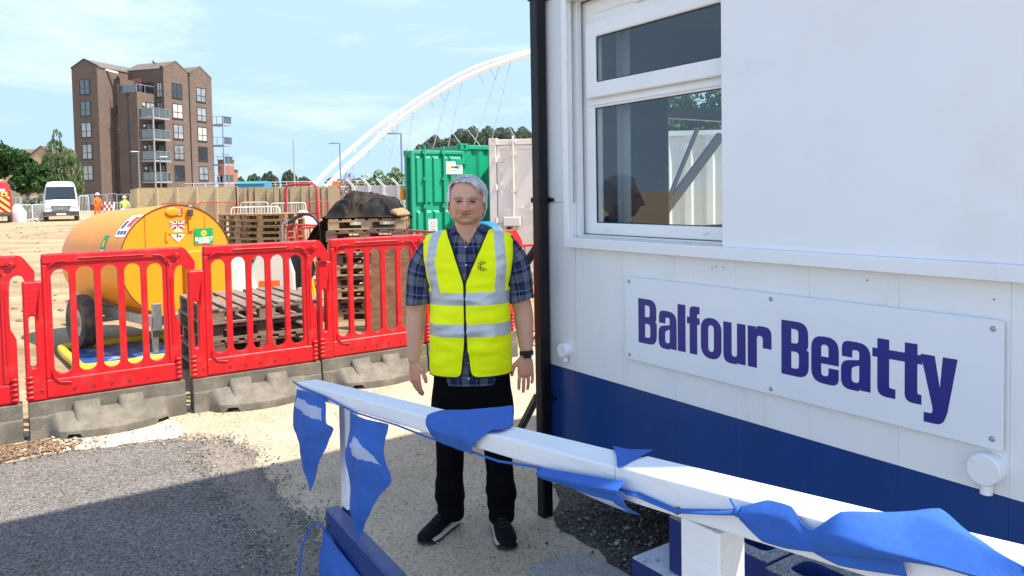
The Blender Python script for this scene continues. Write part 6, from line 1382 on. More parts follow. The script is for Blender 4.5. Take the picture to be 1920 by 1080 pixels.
# ================================================================== the man in the yellow vest
PO = Vector((-.216, 3.60, .006))
def sm(a, b, x): t = max(0.0, min(1.0, (x - a) / (b - a))); return t * t * (3 - 2 * t)
def lerp_tab(tab, z):
    if z <= tab[0][0]: return tab[0][1:]
    for i in range(len(tab) - 1):
        a, q = tab[i], tab[i + 1]
        if z <= q[0]:
            t = (z - a[0]) / (q[0] - a[0]); t = t * t * (3 - 2 * t) * .5 + t * .5
            return tuple(a[k] + (q[k] - a[k]) * t for k in range(1, len(a)))
    return tab[-1][1:]
HC = Vector((0.002, -.015, 1.606))
def g2(x, z, cx, cz, sx, sz): return math.exp(-((x - cx) / sx) ** 2 - ((z - cz) / sz) ** 2)
def head_pt(d, off=0.0, face=True):
    # d: unit direction -> point on the head surface (local to HC)
    az = .122 if d.z > 0 else .122
    e = 2.25
    if d.z < 0: e = 2.25 + .75 * sm(0, .5, -d.z)
    k = (abs(d.x / .083) ** e + abs(d.y / .102) ** e + abs(d.z / az) ** e) ** (-1 / e)
    x, y, z = d.x * k, d.y * k, d.z * k
    # jaw and skull shape
    if z < 0:
        x *= 1 - .075 * sm(.02, .07, -z) - .19 * sm(.070, .118, -z)
        if y > 0: y *= 1 - .45 * sm(.02, .11, -z)
        else: y *= 1 - .10 * sm(.06, .12, -z)
    else:
        x *= 1 + .02 * sm(0, .05, z) - .03 * sm(.06, .12, z)
    if y < 0:
        f = sm(.0, .05, -y)
        dy = 0.0
        dy -= .011 * (g2(x, z, .030, .018, .024, .009) + g2(x, z, -.030, .018, .024, .009))
        dy += .021 * (g2(x, z, .032, -.002, .014, .010) + g2(x, z, -.032, -.002, .014, .010))
        dy -= .007 * (g2(x, z, .032, -.003, .011, .006) + g2(x, z, -.032, -.003, .011, .006))
        dy -= .005 * (g2(x, z, .034, -.021, .015, .006) + g2(x, z, -.034, -.021, .015, .006))
        nt = sm(.016, -.044, z) * sm(-.060, -.048, z)
        dy -= (.009 + .023 * nt) * math.exp(-(x / (.0095 + .0065 * nt)) ** 2) * sm(.024, .004, z) * sm(-.060, -.049, z)
        dy -= .014 * (g2(x, z, .0175, -.043, .0070, .008) + g2(x, z, -.0175, -.043, .0070, .008))
        dy -= .005 * g2(x, z, 0, -.060, .022, .005) * 1.0
        dy += .012 * math.exp(-(x / .037) ** 4 - ((z + .0665 - 4.5 * x * x) / .0032) ** 2)
        dy -= .0055 * g2(x, z, 0, -.0740, .020, .0050)
        dy += .005 * g2(x, z, 0, -.086, .024, .006)
        dy -= .010 * g2(x, z, 0, -.106, .022, .014)
        for s in (-1, 1):
            dy -= .009 * g2(x, z, s * .045, -.034, .019, .017)
            cxn = s * (.024 + .55 * max(0, -.040 - z)); dy += .0075 * math.exp(-((x - cxn) / .0050) ** 2) * sm(-.034, -.046, z) * sm(-.092, -.074, z)
            dy -= .006 * g2(x, z, s * .050, -.080, .017, .020)
            dy += .004 * g2(x, z, s * .010, .012, .0035, .010)
        for zz in (.040, .052, .064): dy += .0016 * math.exp(-((z - zz - .003 * math.cos(x * 60)) / .0016) ** 2) * sm(.05, .03, abs(x))
        if face: y += dy * f
    n = Vector((x / .0064, y / .0104, z / .0149)).normalized()
    p = Vector((x, y, z)) + n * off; p.z *= .935
    return p
def face_pt(x, z):
    q = Vector((x, -.095, z))
    for _ in range(14):
        p = head_pt(q.normalized()); q = Vector((q.x + (x - p.x), p.y, q.z + (z - p.z)))
    return p
def sph_dirs(nu, nv): return [[Vector((math.sin(math.pi * j / nv) * math.sin(2 * math.pi * i / nu), -math.sin(math.pi * j / nv) * math.cos(2 * math.pi * i / nu), math.cos(math.pi * j / nv))) for i in range(nu)] for j in range(nv + 1)]
TILT = Matrix.Rotation(R(1.5), 3, 'Y') @ Matrix.Rotation(R(-2), 3, 'X')
body = MB()
NU, NVv = 150, 120; D = sph_dirs(NU, NVv)
vs = [HC + TILT @ head_pt(d) for row in D for d in row]
body.add(vs, [(j * NU + i, (j + 1) * NU + i, (j + 1) * NU + (i + 1) % NU, j * NU + (i + 1) % NU) for j in range(NVv) for i in range(NU)])
for s in (-1, 1):
    Me = Matrix.Rotation(R(-s * 22), 3, 'Z') @ Matrix.Rotation(R(-8), 3, 'X')
    body.ell(HC + TILT @ Vector((s * .083, .012, -.008)), (.0085, .019, .033), 16, 12, rot=Me)
    body.tube([HC + Vector((s * .087 + s * .006 * math.sin(a), .012 + .016 * math.sin(a * 1.0 + .6) , -.008 + .029 * math.cos(a))) for a in np.linspace(-.3, 3.0, 10)], .0045, 8)
body.tube([(0, .012, 1.40), (0, .004, 1.46), (.001, -.004, 1.50), (.002, .0, 1.56)], [.072, .062, .061, .062], 24)
for s in (-1, 1): body.tube([(s * .018, -.050, 1.425), (s * .040, -.046, 1.47), (s * .056, -.02, 1.53)], [.006, .008, .006], 8)
body.tube([(0, .02, .80), (0, .01, 1.0), (0, .02, 1.2), (0, .02, 1.36), (0, .015, 1.43)], [.12, .11, .11, .10, .06], 20)
AR = {-1: dict(sh=(-.165, .02, 1.395), el=(-.262, .045, 1.075), wr=(-.272, .005, .845)), 1: dict(sh=(.175, .02, 1.395), el=(.262, .045, 1.075), wr=(.276, .000, .862))}
def arm(s):
    a = AR[s]; sh, el, wr = Vector(a['sh']), Vector(a['el']), Vector(a['wr'])
    P = [sh * 1.0, sh.lerp(el, .35), sh.lerp(el, .75), el, el.lerp(wr, .25), el.lerp(wr, .6), wr, wr + (wr - el).normalized() * .015]
    body.tube([(0, .02, 1.33), sh] , [.06, .06], 12)
    body.tube(P, [.055, .054, .050, .047, .048, .040, .0295, .027], 18)
for s in (-1, 1): arm(s)
def finger(base, dirs, lens, r0, r1):
    p = Vector(base); P = [p.copy()]
    for d, l in zip(dirs, lens): p = p + Vector(d).normalized() * l; P.append(p.copy())
    n = len(P); body.tube(P, [r0 + (r1 - r0) * i / (n - 1) for i in range(n)], 10); body.ell(P[-1], r1, 10, 8)
    for q, rr in zip(P[1:-1], (r0 * 1.02, r0 * .96)): body.ell(q, rr, 10, 8)
def hand(w, a, bn, curl, thumb):
    a = Vector(a).normalized(); bn = Vector(bn).normalized(); dn = Vector((0, 0, -1))
    M_ = Matrix((a, bn, dn)).transposed()
    for k in range(7):
        t = k / 6; body.ell(w + dn * (.004 + .086 * t) + a * (.003 * t), (.025 + .017 * math.sin(min(1.6, t * 1.9)), .0215 - .006 * t, .024), 18, 12, rot=M_)
    body.ell(w + dn * .040 + a * .022 + bn * .010, (.016, .015, .030), 14, 10, rot=M_)
    for k, (off, lens, r0, dz) in enumerate(((.031, (.040, .026, .020), .0094, .002), (.0105, (.045, .030, .022), .0097, -.005), (-.0105, (.042, .028, .021), .0093, -.003), (-.030, (.033, .022, .018), .0083, .006))):
        c_ = curl[k]; sp = (.10, .03, -.03, -.10)[k]
        finger(w + dn * (.088 - dz) + a * off, [dn + a * sp + bn * c_ * .25, dn + a * sp * .3 + bn * c_ * .9, dn * .8 + bn * c_ * 1.6 - a * sp * .2], lens, r0, r0 * .78)
    finger(w + dn * .026 + a * .026 + bn * .004, [dn * .8 + a * thumb[0] + bn * .15, dn + a * thumb[1] + bn * .2, dn + a * thumb[2] + bn * .25], (.036, .032, .024), .0125, .0085)
hand(Vector(AR[-1]['wr']), (.72, -.70, 0), (.70, .72, 0), (.35, .55, .75, .9), (.75, .35, .05))
hand(Vector(AR[1]['wr']) + Vector((-.004, 0, 0)), (-.97, -.24, 0), (-.24, .97, 0), (.15, .2, .3, .4), (.85, .45, .05))
# legs inside the trousers
for s, P in ((-1, [(-.09, .02, .80), (-.105, .015, .5), (-.108, .03, .10), (-.11, .02, .05)]), (1, [(.09, .02, .80), (.118, .015, .5), (.125, .02, .10), (.125, .01, .05)])): body.tube(P, [.08, .055, .04, .035], 12)
tmp = body.build('tmp_body', [mat('tmp', (.5, .5, .5))], merge=False)
rm = tmp.modifiers.new('r', 'REMESH'); rm.mode = 'VOXEL'; rm.voxel_size = .0029; rm.use_smooth_shade = True
s1 = tmp.modifiers.new('s', 'SMOOTH'); s1.factor = .3; s1.iterations = 1
me = eval_mesh(tmp); bpy.data.objects.remove(tmp); me.name = 'person'
for p in me.polygons: p.use_smooth = True
# natural colouring of lips, cheeks, nose, knuckles; shade painted into eye sockets, mouth line
ca = me.color_attributes.new('tint', 'FLOAT_COLOR', 'POINT'); Ti = TILT.transposed()
base = Vector((.63, .325, .21)); red = Vector((.63, .225, .155)); lip = Vector((.36, .14, .12)); brow = Vector((.46, .30, .22)); pale = Vector((.64, .37, .26))
nvt = len(me.vertices); cols = np.ones((nvt, 4), np.float32)
for i, v in enumerate(me.vertices):
    c_ = base.copy(); q = v.co
    if q.z > 1.42:
        h = Ti @ (q - HC); h.z /= .935
        if h.y < .0:
            k = g2(h.x, h.z, .045, -.030, .022, .018) + g2(h.x, h.z, -.045, -.030, .022, .018) + g2(h.x, h.z, 0, -.040, .014, .014); c_ = c_.lerp(red, min(1, k * .75))
            k = g2(h.x, h.z, 0, -.0700 + 5 * h.x * h.x, .023, .0050); c_ = c_.lerp(lip, min(1, k * .75)); k = math.exp(-(h.x / .035) ** 4 - ((h.z + .0665 - 4.5 * h.x * h.x) / .0019) ** 2); c_ = c_.lerp(Vector((.12, .05, .045)), min(1, k))  # last tint puts the shade of the mouth crease into the colour
            k = sum(math.exp(-((h.x - s * .033) / .020) ** 4 - ((h.z - .0155 + 6 * (abs(h.x) - .03) ** 2) / .0042) ** 2) for s in (-1, 1)); c_ = c_.lerp(brow, min(1, k * .75))
            k = sum(g2(h.x, h.z, s * .031, -.003, .016, .0075) for s in (-1, 1)); c_ = c_.lerp(Vector((.42, .235, .18)), min(1, k * .7))  # socket shade put into the skin colour
            k = g2(h.x, h.z, 0, .06, .05, .03); c_ = c_.lerp(pale, min(1, k * .5))
    elif q.z < .80: c_ = c_.lerp(red, .35)
    n_ = noise.noise(q * 40); c_ = c_ * (1 + .06 * n_)
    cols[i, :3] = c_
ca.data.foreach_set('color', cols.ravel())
SKIN = bpy.data.materials.new('skin'); SKIN.use_nodes = True; N = SKIN.node_tree.nodes; L = SKIN.node_tree.links; pb = N['Principled BSDF']
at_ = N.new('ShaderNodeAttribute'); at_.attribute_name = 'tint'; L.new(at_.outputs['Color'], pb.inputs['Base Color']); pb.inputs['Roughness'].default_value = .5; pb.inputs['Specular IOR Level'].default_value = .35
pb.inputs['Subsurface Weight'].default_value = .12; pb.inputs['Subsurface Radius'].default_value = (.012, .005, .003)
nb_ = N.new('ShaderNodeTexNoise'); nb_.inputs['Scale'].default_value = 260; bp_ = N.new('ShaderNodeBump'); bp_.inputs['Strength'].default_value = .15; bp_.inputs['Distance'].default_value = .002; L.new(nb_.outputs['Fac'], bp_.inputs['Height']); L.new(bp_.outputs['Normal'], pb.inputs['Normal'])
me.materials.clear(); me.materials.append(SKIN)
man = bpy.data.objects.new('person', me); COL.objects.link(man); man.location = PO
tag(man, 'grey haired man in a yellow hi-vis vest and plaid shirt standing by the hut', 'person')
# eyes
ESH = mat('eye_skin_shade', (.13, .09, .075), .4); ED = mat('eye_dark', (.015, .014, .016), .15)  # eyeball takes the tone of shaded skin, shade put into its colour
for s in (-1, 1):
    ctr = HC + TILT @ (face_pt(s * .0315, -.0035) + Vector((0, .0012, 0)))
    b = MB(); b.ell(ctr, (.0120, .0045, .0030), 16, 10); e_ = b.build('eye', ESH, man, smooth=60)
    b = MB(); b.ell(ctr + Vector((0, -.0024, 0)), (.0058, .0030, .0028), 14, 8); b.build('iris', ED, e_, smooth=60)
    b = MB(); b.tube([HC + TILT @ (face_pt(s * .0315 + x, .0000 - 11 * x * x - s * x * .10) + Vector((0, -.0008, 0))) for x in np.linspace(-.0150, .0155, 9)], [.0012, .0026, .0033, .0036, .0037, .0036, .0033, .0026, .0012], 6); b.build('eyelash', mat('lash', (.05, .035, .03), .8), e_, smooth=60)
    b = MB(); rg = random.Random(4 + s)
    for k in range(46):
        t = k / 45; x = s * (.013 + .040 * t); z = .0145 + .006 * math.sin(t * 2.6) - .005 * t + rg.uniform(-.0018, .0018); d = Vector((x, -.10, z)); 
        p = face_pt(x, z)
        b.tube([HC + TILT @ (p + Vector((0, .001, 0))), HC + TILT @ (p + Vector((s * .004, -.0022, .0035 - .004 * t))), HC + TILT @ (p + Vector((s * .009, -.001, .003 - .007 * t)))], [.0007, .0007, .0003], 4)
    b.build('eyebrow', mat('brow_hair', (.40, .31, .25), .8), man, smooth=60)
# hair: close shell plus many locks
HAIRM = mat('grey_hair', (.60, .59, .59), .55, col2=(.88, .87, .87), vscale=40, stretch=(1, 1, .5), spec=.4)
def hair_ok(h):
    x, y, z = h; z /= .935
    if y < -.02:
        line = .093 - .66 * max(0, x - .008) - 1.6 * max(0, -x - .058) + .003 * math.sin(x * 170) + .002 * math.sin(x * 390 + 1)
        if abs(x) > .0765 - .1 * max(0, -.05 - y): line = -.014 + .25 * (-.02 - y) * 2
        return z > line
    if y < .035: return z > -.022 or (abs(x) > .066 and z > -.030 and y < .0) or (y > .022 and z > -.06)
    return z > -.088
b = MB(); keep = []; vs = []; NU2, NV2 = 120, 90; D2 = sph_dirs(NU2, NV2)
for row in D2:
    for d in row:
        h0 = head_pt(d, 0, False); th = .009 + .005 * sm(.02, .10, h0.z) + .003 * sm(-.05, .05, h0.y) + .003 * sm(.03, .07, abs(h0.x))
        nn = noise.noise(Vector((h0.x * 22, h0.y * 22, h0.z * 34))) * .0036
        vs.append(HC + TILT @ head_pt(d, th + nn, False)); keep.append(hair_ok(h0))
fs = [(j * NU2 + i, (j + 1) * NU2 + i, (j + 1) * NU2 + (i + 1) % NU2, j * NU2 + (i + 1) % NU2) for j in range(NV2) for i in range(NU2)]
fs = [f for f in fs if sum(keep[k] for k in f) >= 3]
b.add(vs, fs)
hair = b.build('hair', HAIRM, man, smooth=70, merge=False)
bmh = bmesh.new(); bmh.from_mesh(hair.data); bmesh.ops.delete(bmh, geom=[v for v in bmh.verts if not v.link_faces], context='VERTS'); bmh.to_mesh(hair.data); bmh.free()
sd = hair.modifiers.new('t', 'SOLIDIFY'); sd.thickness = .010; sd.offset = -1
b = MB(); rg = random.Random(21)
def flow(h):   # combing direction: swept from the image-left parting to the image right and back
    if h.z > .055: return Vector((.85, -.30 if h.y < .02 else .4, .05 if h.x < .01 else -.25))
    s = 1 if h.x > 0 else -1
    return Vector((0, .45, -.9)) if abs(h.x) > .05 else Vector((0, .2, -1))
cnt = 0
while cnt < 2300:
    d = Vector((rg.gauss(0, 1), rg.gauss(0, 1), rg.gauss(.3, 1))).normalized(); h = head_pt(d, 0, False)
    if not hair_ok(h + Vector((0, 0, -.001))) or h.y > .07 and rg.random() < .6: continue
    cnt += 1; L_ = rg.uniform(.030, .060) * (1 if h.z > .04 else .55); f0 = flow(h) + Vector((rg.gauss(0, .10), rg.gauss(0, .12), rg.gauss(0, .08))); P = []
    arc_ = rg.uniform(0, 1.2)
    for k in range(6):
        t = k / 5; q = h + f0.normalized() * L_ * t; dd = q.normalized(); th = .0095 + .005 * sm(.02, .10, h.z) + .003 * sm(.03, .07, abs(h.x)) + (.006 if h.z > .055 else .003) * math.sin(t * 3.1) * arc_ - .004 * t
        pt = head_pt(dd, th, False); P.append(HC + TILT @ pt)
    r_ = rg.uniform(.0010, .0022); b.tube(P, [r_ * .7, r_, r_, r_, r_ * .7, r_ * .2], 4, flat=.6, mi=rg.choice((0, 0, 1, 2)))
b.build('hair_locks', [HAIRM, mat('hair_white', (.92, .91, .90), .5, var=.05), mat('hair_mid_grey', (.47, .46, .46), .55, var=.1)], hair, smooth=80, merge=False)
# ------------------------------------------------------------------ torso surface shared by shirt and vest
TOR = [(.70, .172, .118, .105), (.80, .180, .128, .110), (.92, .184, .140, .108), (1.02, .184, .142, .104), (1.12, .182, .132, .104), (1.22, .186, .120, .108), (1.32, .192, .110, .112), (1.38, .190, .100, .112), (1.42, .180, .088, .105), (1.45, .150, .074, .092), (1.468, .112, .064, .080), (1.482, .078, .058, .072), (1.492, .066, .056, .068)]
CX = [(.70, .006), (1.0, .008), (1.3, .004), (1.5, .0)]
def tor(th, z, off=0.0):
    wx, yf, yb = lerp_tab(TOR, z); cx = lerp_tab(CX, z)[0]; e = 2.5
    s_, c_ = math.sin(th), math.cos(th)
    k = (abs(s_) ** e + abs(c_) ** e) ** (-1 / e)
    x = s_ * k * (wx + off); y = -c_ * k * ((yf if c_ > 0 else yb) + off)
    return Vector((cx + x, y + .012, z))
def surf(b, fn, nu, nv, closed=True, keep=None, matf=None, us=1.0, vsc=1.0):
    V = [[fn(i / nu, j / nv) for i in range(nu + 1)] for j in range(nv + 1)]; o = len(b.v); uv = []; vs = []
    for j in range(nv + 1):
        for i in range(nu + 1): vs.append(V[j][i]); uv.append((i / nu * us, j / nv * vsc))
    for j in range(nv):
        for i in range(nu):
            idx = (j * (nu + 1) + i, j * (nu + 1) + i + 1, (j + 1) * (nu + 1) + i + 1, (j + 1) * (nu + 1) + i)
            c_ = (V[j][i] + V[j + 1][i + 1]) / 2
            if keep and not keep(c_, (i + .5) / nu): continue
            b.uv[len(b.f)] = [uv[k] for k in idx]; b.f.append([k + o for k in idx]); b.m.append(matf(c_) if matf else 0)
    b.v += [tuple(q) for q in vs]
def plaid():
    m = bpy.data.materials.new('plaid_cotton'); m.use_nodes = True; N = m.node_tree.nodes; L = m.node_tree.links; p = N['Principled BSDF']; p.inputs['Roughness'].default_value = .85; p.inputs['Specular IOR Level'].default_value = .2
    u = N.new('ShaderNodeUVMap'); s = N.new('ShaderNodeSeparateXYZ'); L.new(u.outputs[0], s.inputs[0])
    def band(out, per, ph, wdt):
        a = N.new('ShaderNodeMath'); a.operation = 'MULTIPLY_ADD'; a.inputs[1].default_value = 1 / per; a.inputs[2].default_value = ph; L.new(out, a.inputs[0])
        f = N.new('ShaderNodeMath'); f.operation = 'FRACT'; L.new(a.outputs[0], f.inputs[0]); l = N.new('ShaderNodeMath'); l.operation = 'LESS_THAN'; l.inputs[1].default_value = wdt; L.new(f.outputs[0], l.inputs[0]); return l.outputs[0]
    col = None
    def mixadd(prev, fac, c_):
        mm = N.new('ShaderNodeMix'); mm.data_type = 'RGBA'; mm.blend_type = 'ADD'; L.new(fac, mm.inputs['Factor']); mm.inputs['B'].default_value = (*c_, 1)
        if prev is None: mm.inputs['A'].default_value = (.010, .012, .026, 1)
        else: L.new(prev, mm.inputs['A'])
        return mm.outputs['Result']
    for ax, per, ph, wd, c_ in (('X', .088, .1, .40, (.062, .066, .085)), ('Y', .088, .3, .40, (.062, .066, .085)), ('X', .088, .60, .16, (.003, .007, .038)), ('Y', .088, .75, .30, (.005, .011, .055)), ('X', .088, .33, .05, (.08, .08, .09)), ('Y', .088, .52, .05, (.08, .08, .09))):
        col = mixadd(col, band(s.outputs[ax], per, ph, wd), c_)
    L.new(col, p.inputs['Base Color'])
    t = N.new('ShaderNodeTexCoord'); n = N.new('ShaderNodeTexNoise'); n.inputs['Scale'].default_value = 22; n.inputs['Detail'].default_value = 3; L.new(t.outputs['Object'], n.inputs['Vector']); bp = N.new('ShaderNodeBump'); bp.inputs['Strength'].default_value = .35; bp.inputs['Distance'].default_value = .012; L.new(n.outputs['Fac'], bp.inputs['Height']); L.new(bp.outputs['Normal'], p.inputs['Normal'])
    return m
PLAID = plaid()
def wrinkle(p, a, f, seed): return Vector((noise.noise(p * f + Vector((seed, 0, 0))), noise.noise(p * f + Vector((0, seed, 3))), 0)) * a
b = MB()
def shirt_keep(c_, u):
    zc = c_.z
    if zc < .80 and (abs(c_.x - .01) > .115 - max(0, .75 - zc) * .8 or c_.y > 0): return False
    if c_.y < -.02 and zc > 1.385 and abs(c_.x) < (zc - 1.385) * .55: return False
    return True
surf(b, lambda u, v: (lambda p: p + wrinkle(p, .004, 12, 2))(tor(2 * math.pi * u + math.pi, .735 + .757 * v)), 160, 110, keep=shirt_keep, us=1.12, vsc=.757)
shirt = b.build('shirt', PLAID, man, smooth=70); sd = shirt.modifiers.new('t', 'SOLIDIFY'); sd.thickness = .003; sd.offset = -1
for s in (-1, 1):
    b = MB()
    if s < 0: path = [(-.120, .02, 1.415, .060), (-.160, .022, 1.395, .060), (-.196, .025, 1.345, .070), (-.226, .03, 1.28, .076), (-.240, .035, 1.19, .072), (-.248, .038, 1.115, .068)]
    else: path = [(.125, .02, 1.418, .060), (.168, .022, 1.398, .060), (.202, .025, 1.35, .070), (.230, .03, 1.285, .077), (.246, .035, 1.20, .073), (.256, .038, 1.125, .069)]
    P = [Vector(q[:3]) for q in path]; SP = smoothpath(P, 5); RR = [q.x for q in smoothpath([Vector((q[3], 0, 0)) for q in path], 5)]
    def slv(u, v, SP=SP, RR=RR):
        k = v * (len(SP) - 1); i = min(int(k), len(SP) - 2); f = k - i; c_ = SP[i].lerp(SP[i + 1], f); r_ = RR[i] + (RR[i + 1] - RR[i]) * f
        t = (SP[min(i + 2, len(SP) - 1)] - SP[max(i - 1, 0)]).normalized(); a = Vector((0, 1, 0)); a = (a - t * a.dot(t)).normalized(); q = t.cross(a); an = 2 * math.pi * u
        p = c_ + a * math.cos(an) * r_ * 1.0 + q * math.sin(an) * r_ * .92
        return p + wrinkle(p, .008 * (1 - .5 * v), 13, 7) + Vector((0, 0, .012 * math.sin(an) * (v > .98)))
    surf(b, slv, 60, 44, us=.46, vsc=.36)
    o = b.build('sleeve', PLAID, shirt, smooth=75); sd = o.modifiers.new('t', 'SOLIDIFY'); sd.thickness = .004; sd.offset = -1
# collar
for s in (-1, 1):
    b = MB()
    def colr(u, v, s=s):
        a = u * math.pi * .80; x = s * math.sin(a) * .070; y = math.cos(a) * .066 + .004; zt = 1.505 - .045 * u ** 1.6
        out = .020 * v; drop = (.046 + .048 * sm(.62, 1, u)) * v; x0_ = .018 * v * sm(.7, 1, u)
        return Vector((x * (1 + out / .07 * 1.0) + s * x0_, y * (1 + out / .066) - (.012 * v * sm(.7, 1, u)), zt - drop + .010 * math.sin(v * 3.14)))
    surf(b, colr, 30, 12, closed=False, us=.2, vsc=.07)
    o = b.build('collar', PLAID, shirt, smooth=75); sd = o.modifiers.new('t', 'SOLIDIFY'); sd.thickness = .003
b = MB(); p0 = tor(0, 1.40); b.tube([tor(R(-1), z, .003) for z in np.linspace(1.42, .78, 16)], .003, 6); b.build('placket', mat('placket_navy', (.012, .013, .022), .8), shirt)
b = MB()
for z in (1.395, 1.31, 1.24, .85, .775): q = tor(R(-2), z, .005); b.ell(q, (.0055, .003, .0055), 12, 8)
b.build('button', mat('button_pale', (.5, .5, .52), .3), shirt, smooth=60)
# ------------------------------------------------------------------ hi-vis vest
VY = mat('hi_vis_yellow', (.93, 1.0, .001), .65, var=.03, vscale=8, bump=.45, bscale=9, spec=.2); VSIL = mat('reflective_tape', (.50, .51, .53), .35, .25, var=.06, vscale=16, bump=.3, bscale=14); VBLK = mat('vest_trim', (.008, .008, .009), .7)
VT = [(.78, .200, .142, .124), (.92, .198, .154, .122), (1.02, .196, .156, .118), (1.12, .192, .147, .118), (1.20, .196, .138, .120), (1.28, .206, .128, .124), (1.36, .216, .116, .124), (1.42, .219, .104, .118), (1.445, .205, .092, .106), (1.462, .160, .082, .094), (1.476, .108, .072, .084)]
def vfn(u, v):
    z = .782 + .692 * v; th = 2 * math.pi * u + math.pi; wx, yf, yb = lerp_tab(VT, z); e = 2.5 + 2.2 * sm(1.16, 1.34, z) * sm(1.475, 1.44, z)
    s_, c_ = math.sin(th), math.cos(th); k = (abs(s_) ** e + abs(c_) ** e) ** (-1 / e)
    p = Vector((.005 + s_ * k * wx, -c_ * k * (yf if c_ > 0 else yb) + .012, z))
    w_ = .009 * noise.noise(Vector((p.x * 5, p.y * 3, z * 16))) + .006 * noise.noise(Vector((p.x * 10, p.y * 9, z * 26))) + .008 * abs(noise.noise(Vector((p.x * 6 + z * 5, 2, z * 9 - p.x * 4))))
    if p.y < 0: p.y += w_
    return p
def vmat(c_):
    z, x = c_.z, c_.x
    if 1.122 < z < 1.182 or .976 < z < 1.036: return 1
    if z > 1.18:
        xl = lerp_tab([(1.18, -.150), (1.32, -.172), (1.40, -.160), (1.47, -.140)], z)[0]; xr = lerp_tab([(1.18, .152), (1.30, .162), (1.47, .152)], z)[0]
        if abs(x - xl) < .022 or abs(x - xr) < .024: return 1
    return 0
def vkeep(c_, u):
    x, y, z = c_
    if y < -.03 or z > 1.44:
        if y < .02:
            if z > 1.218:
                t = (z - 1.218) / .25; lo = -.012 - .080 * t; hi = -.012 + .112 * t
                if lo < x < hi: return False
            else:
                gap = .0022 + .016 * sm(.98, .80, z); rnd = .03 - math.sqrt(max(0, .03 ** 2 - max(0, .812 - z) ** 2)) if z < .812 else 0
                if abs(x + .011) < gap + rnd: return False
        else:
            if abs(x) < .085 and z > 1.455: return False
    if -.050 < y < .075 and 1.20 < z < 1.438 and abs(x) > .12: return False
    return True
b = MB(); surf(b, vfn, 400, 230, keep=vkeep, matf=vmat)
vest = b.build('hi_vis_vest', [VY, VSIL], man, smooth=80)
bmv = bmesh.new(); bmv.from_mesh(vest.data); bmesh.ops.delete(bmv, geom=[v for v in bmv.verts if not v.link_faces], context='VERTS')
# smooth the cut edges, then run the black binding along them
bd_ = [e for e in bmv.edges if e.is_boundary]; adj = {}
for e in bd_:
    for v in e.verts: adj.setdefault(v, []).append(e.other_vert(v))
for it in range(6):
    new = {v: (v.co * .5 + (n_[0].co + n_[1].co) * .25) for v, n_ in adj.items() if len(n_) == 2}
    for v, q in new.items(): v.co = q
loops = []; seen = set()
for v in list(adj):
    if v in seen: continue
    path = [v]; seen.add(v); cur = v
    while True:
        nx_ = [q for q in adj[cur] if q not in seen]
        if not nx_: break
        cur = nx_[0]; seen.add(cur); path.append(cur)
    if len(path) > 12: loops.append([q.co.copy() for q in path])
bmv.to_mesh(vest.data); bmv.free()
tb = MB()
for lp in loops:
    q = lp[::3]; m_ = len(q)
    for it in range(5): q = [(q[i] * .5 + (q[i - 1] + q[(i + 1) % m_]) * .25) for i in range(m_)]
    tb.tube(q, .0042, 6, closed=True)
tb.build('vest_binding', VBLK, vest, smooth=70)
sd = vest.modifiers.new('t', 'SOLIDIFY'); sd.thickness = .0025; sd.offset = 0
# emblem on the chest: a C inside sun rays
def chest(x, z): 
    best = None
    for k in range(240):
        p = vfn(.5 + (-60 + k * .5) / 360, (z - .782) / .692)
        if best is None or abs(p.x - x) < abs(best.x - x): best = p
    return Vector((x, best.y - .0035, z))
b = MB(); ex, ez = .074, 1.306
def fn_e(a, q, d): c_ = chest(a, q); return (a, c_.y - .003 - d, q)
ring = [(ex + .0125 * math.cos(a), ez + .0125 * math.sin(a)) for a in np.linspace(R(50), R(310), 24)] + [(ex + .0085 * math.cos(a), ez + .0085 * math.sin(a)) for a in np.linspace(R(310), R(50), 24)]
b.prism(ring, 0, .0008, fn=fn_e)
for k in range(9):
    a = R(48 + k * 33); ca, sa = math.cos(a), math.sin(a); w0, w1 = .0017, .0030
    b.prism([(ex + .0158 * ca - w0 * sa, ez + .0158 * sa + w0 * ca), (ex + .0235 * ca - w1 * sa, ez + .0235 * sa + w1 * ca), (ex + .0235 * ca + w1 * sa, ez + .0235 * sa - w1 * ca), (ex + .0158 * ca + w0 * sa, ez + .0158 * sa - w0 * ca)], 0, .0008, fn=fn_e)
b.build('emblem', VBLK, vest, merge=False)
# ------------------------------------------------------------------ trousers, shoes, watch
TRS = mat('black_trousers', (.0028, .0028, .0034), .9, var=.3, vscale=8, bump=.3, bscale=14, spec=.08)
tr = MB()
def ringp(cx, cy, z, rx, ry, n=36, e=2.3): 
    out = []
    for k in range(n):
        a = 2 * math.pi * k / n; c_, s_ = math.cos(a), math.sin(a); q = (abs(c_) ** e + abs(s_) ** e) ** (-1 / e); out.append((cx + rx * c_ * q, cy + ry * s_ * q, z))
    return out
tr.loft([ringp(.006, .014, .90, .165, .10), ringp(.006, .014, .82, .180, .112), ringp(.007, .014, .76, .186, .116), ringp(.008, .014, .70, .189, .118), ringp(.010, .016, .63, .194, .112), ringp(.010, .018, .60, .180, .09)])
LEGL = [(.80, -.080, .016, .085, .095), (.70, -.090, .016, .094, .106), (.58, -.106, .014, .088, .092), (.45, -.106, .012, .070, .076), (.33, -.108, .016, .066, .072), (.26, -.112, .018, .066, .074), (.20, -.116, .016, .072, .080), (.155, -.112, .020, .074, .084), (.12, -.108, .016, .064, .078), (.085, -.106, .012, .062, .082), (.062, -.106, .014, .064, .086)]
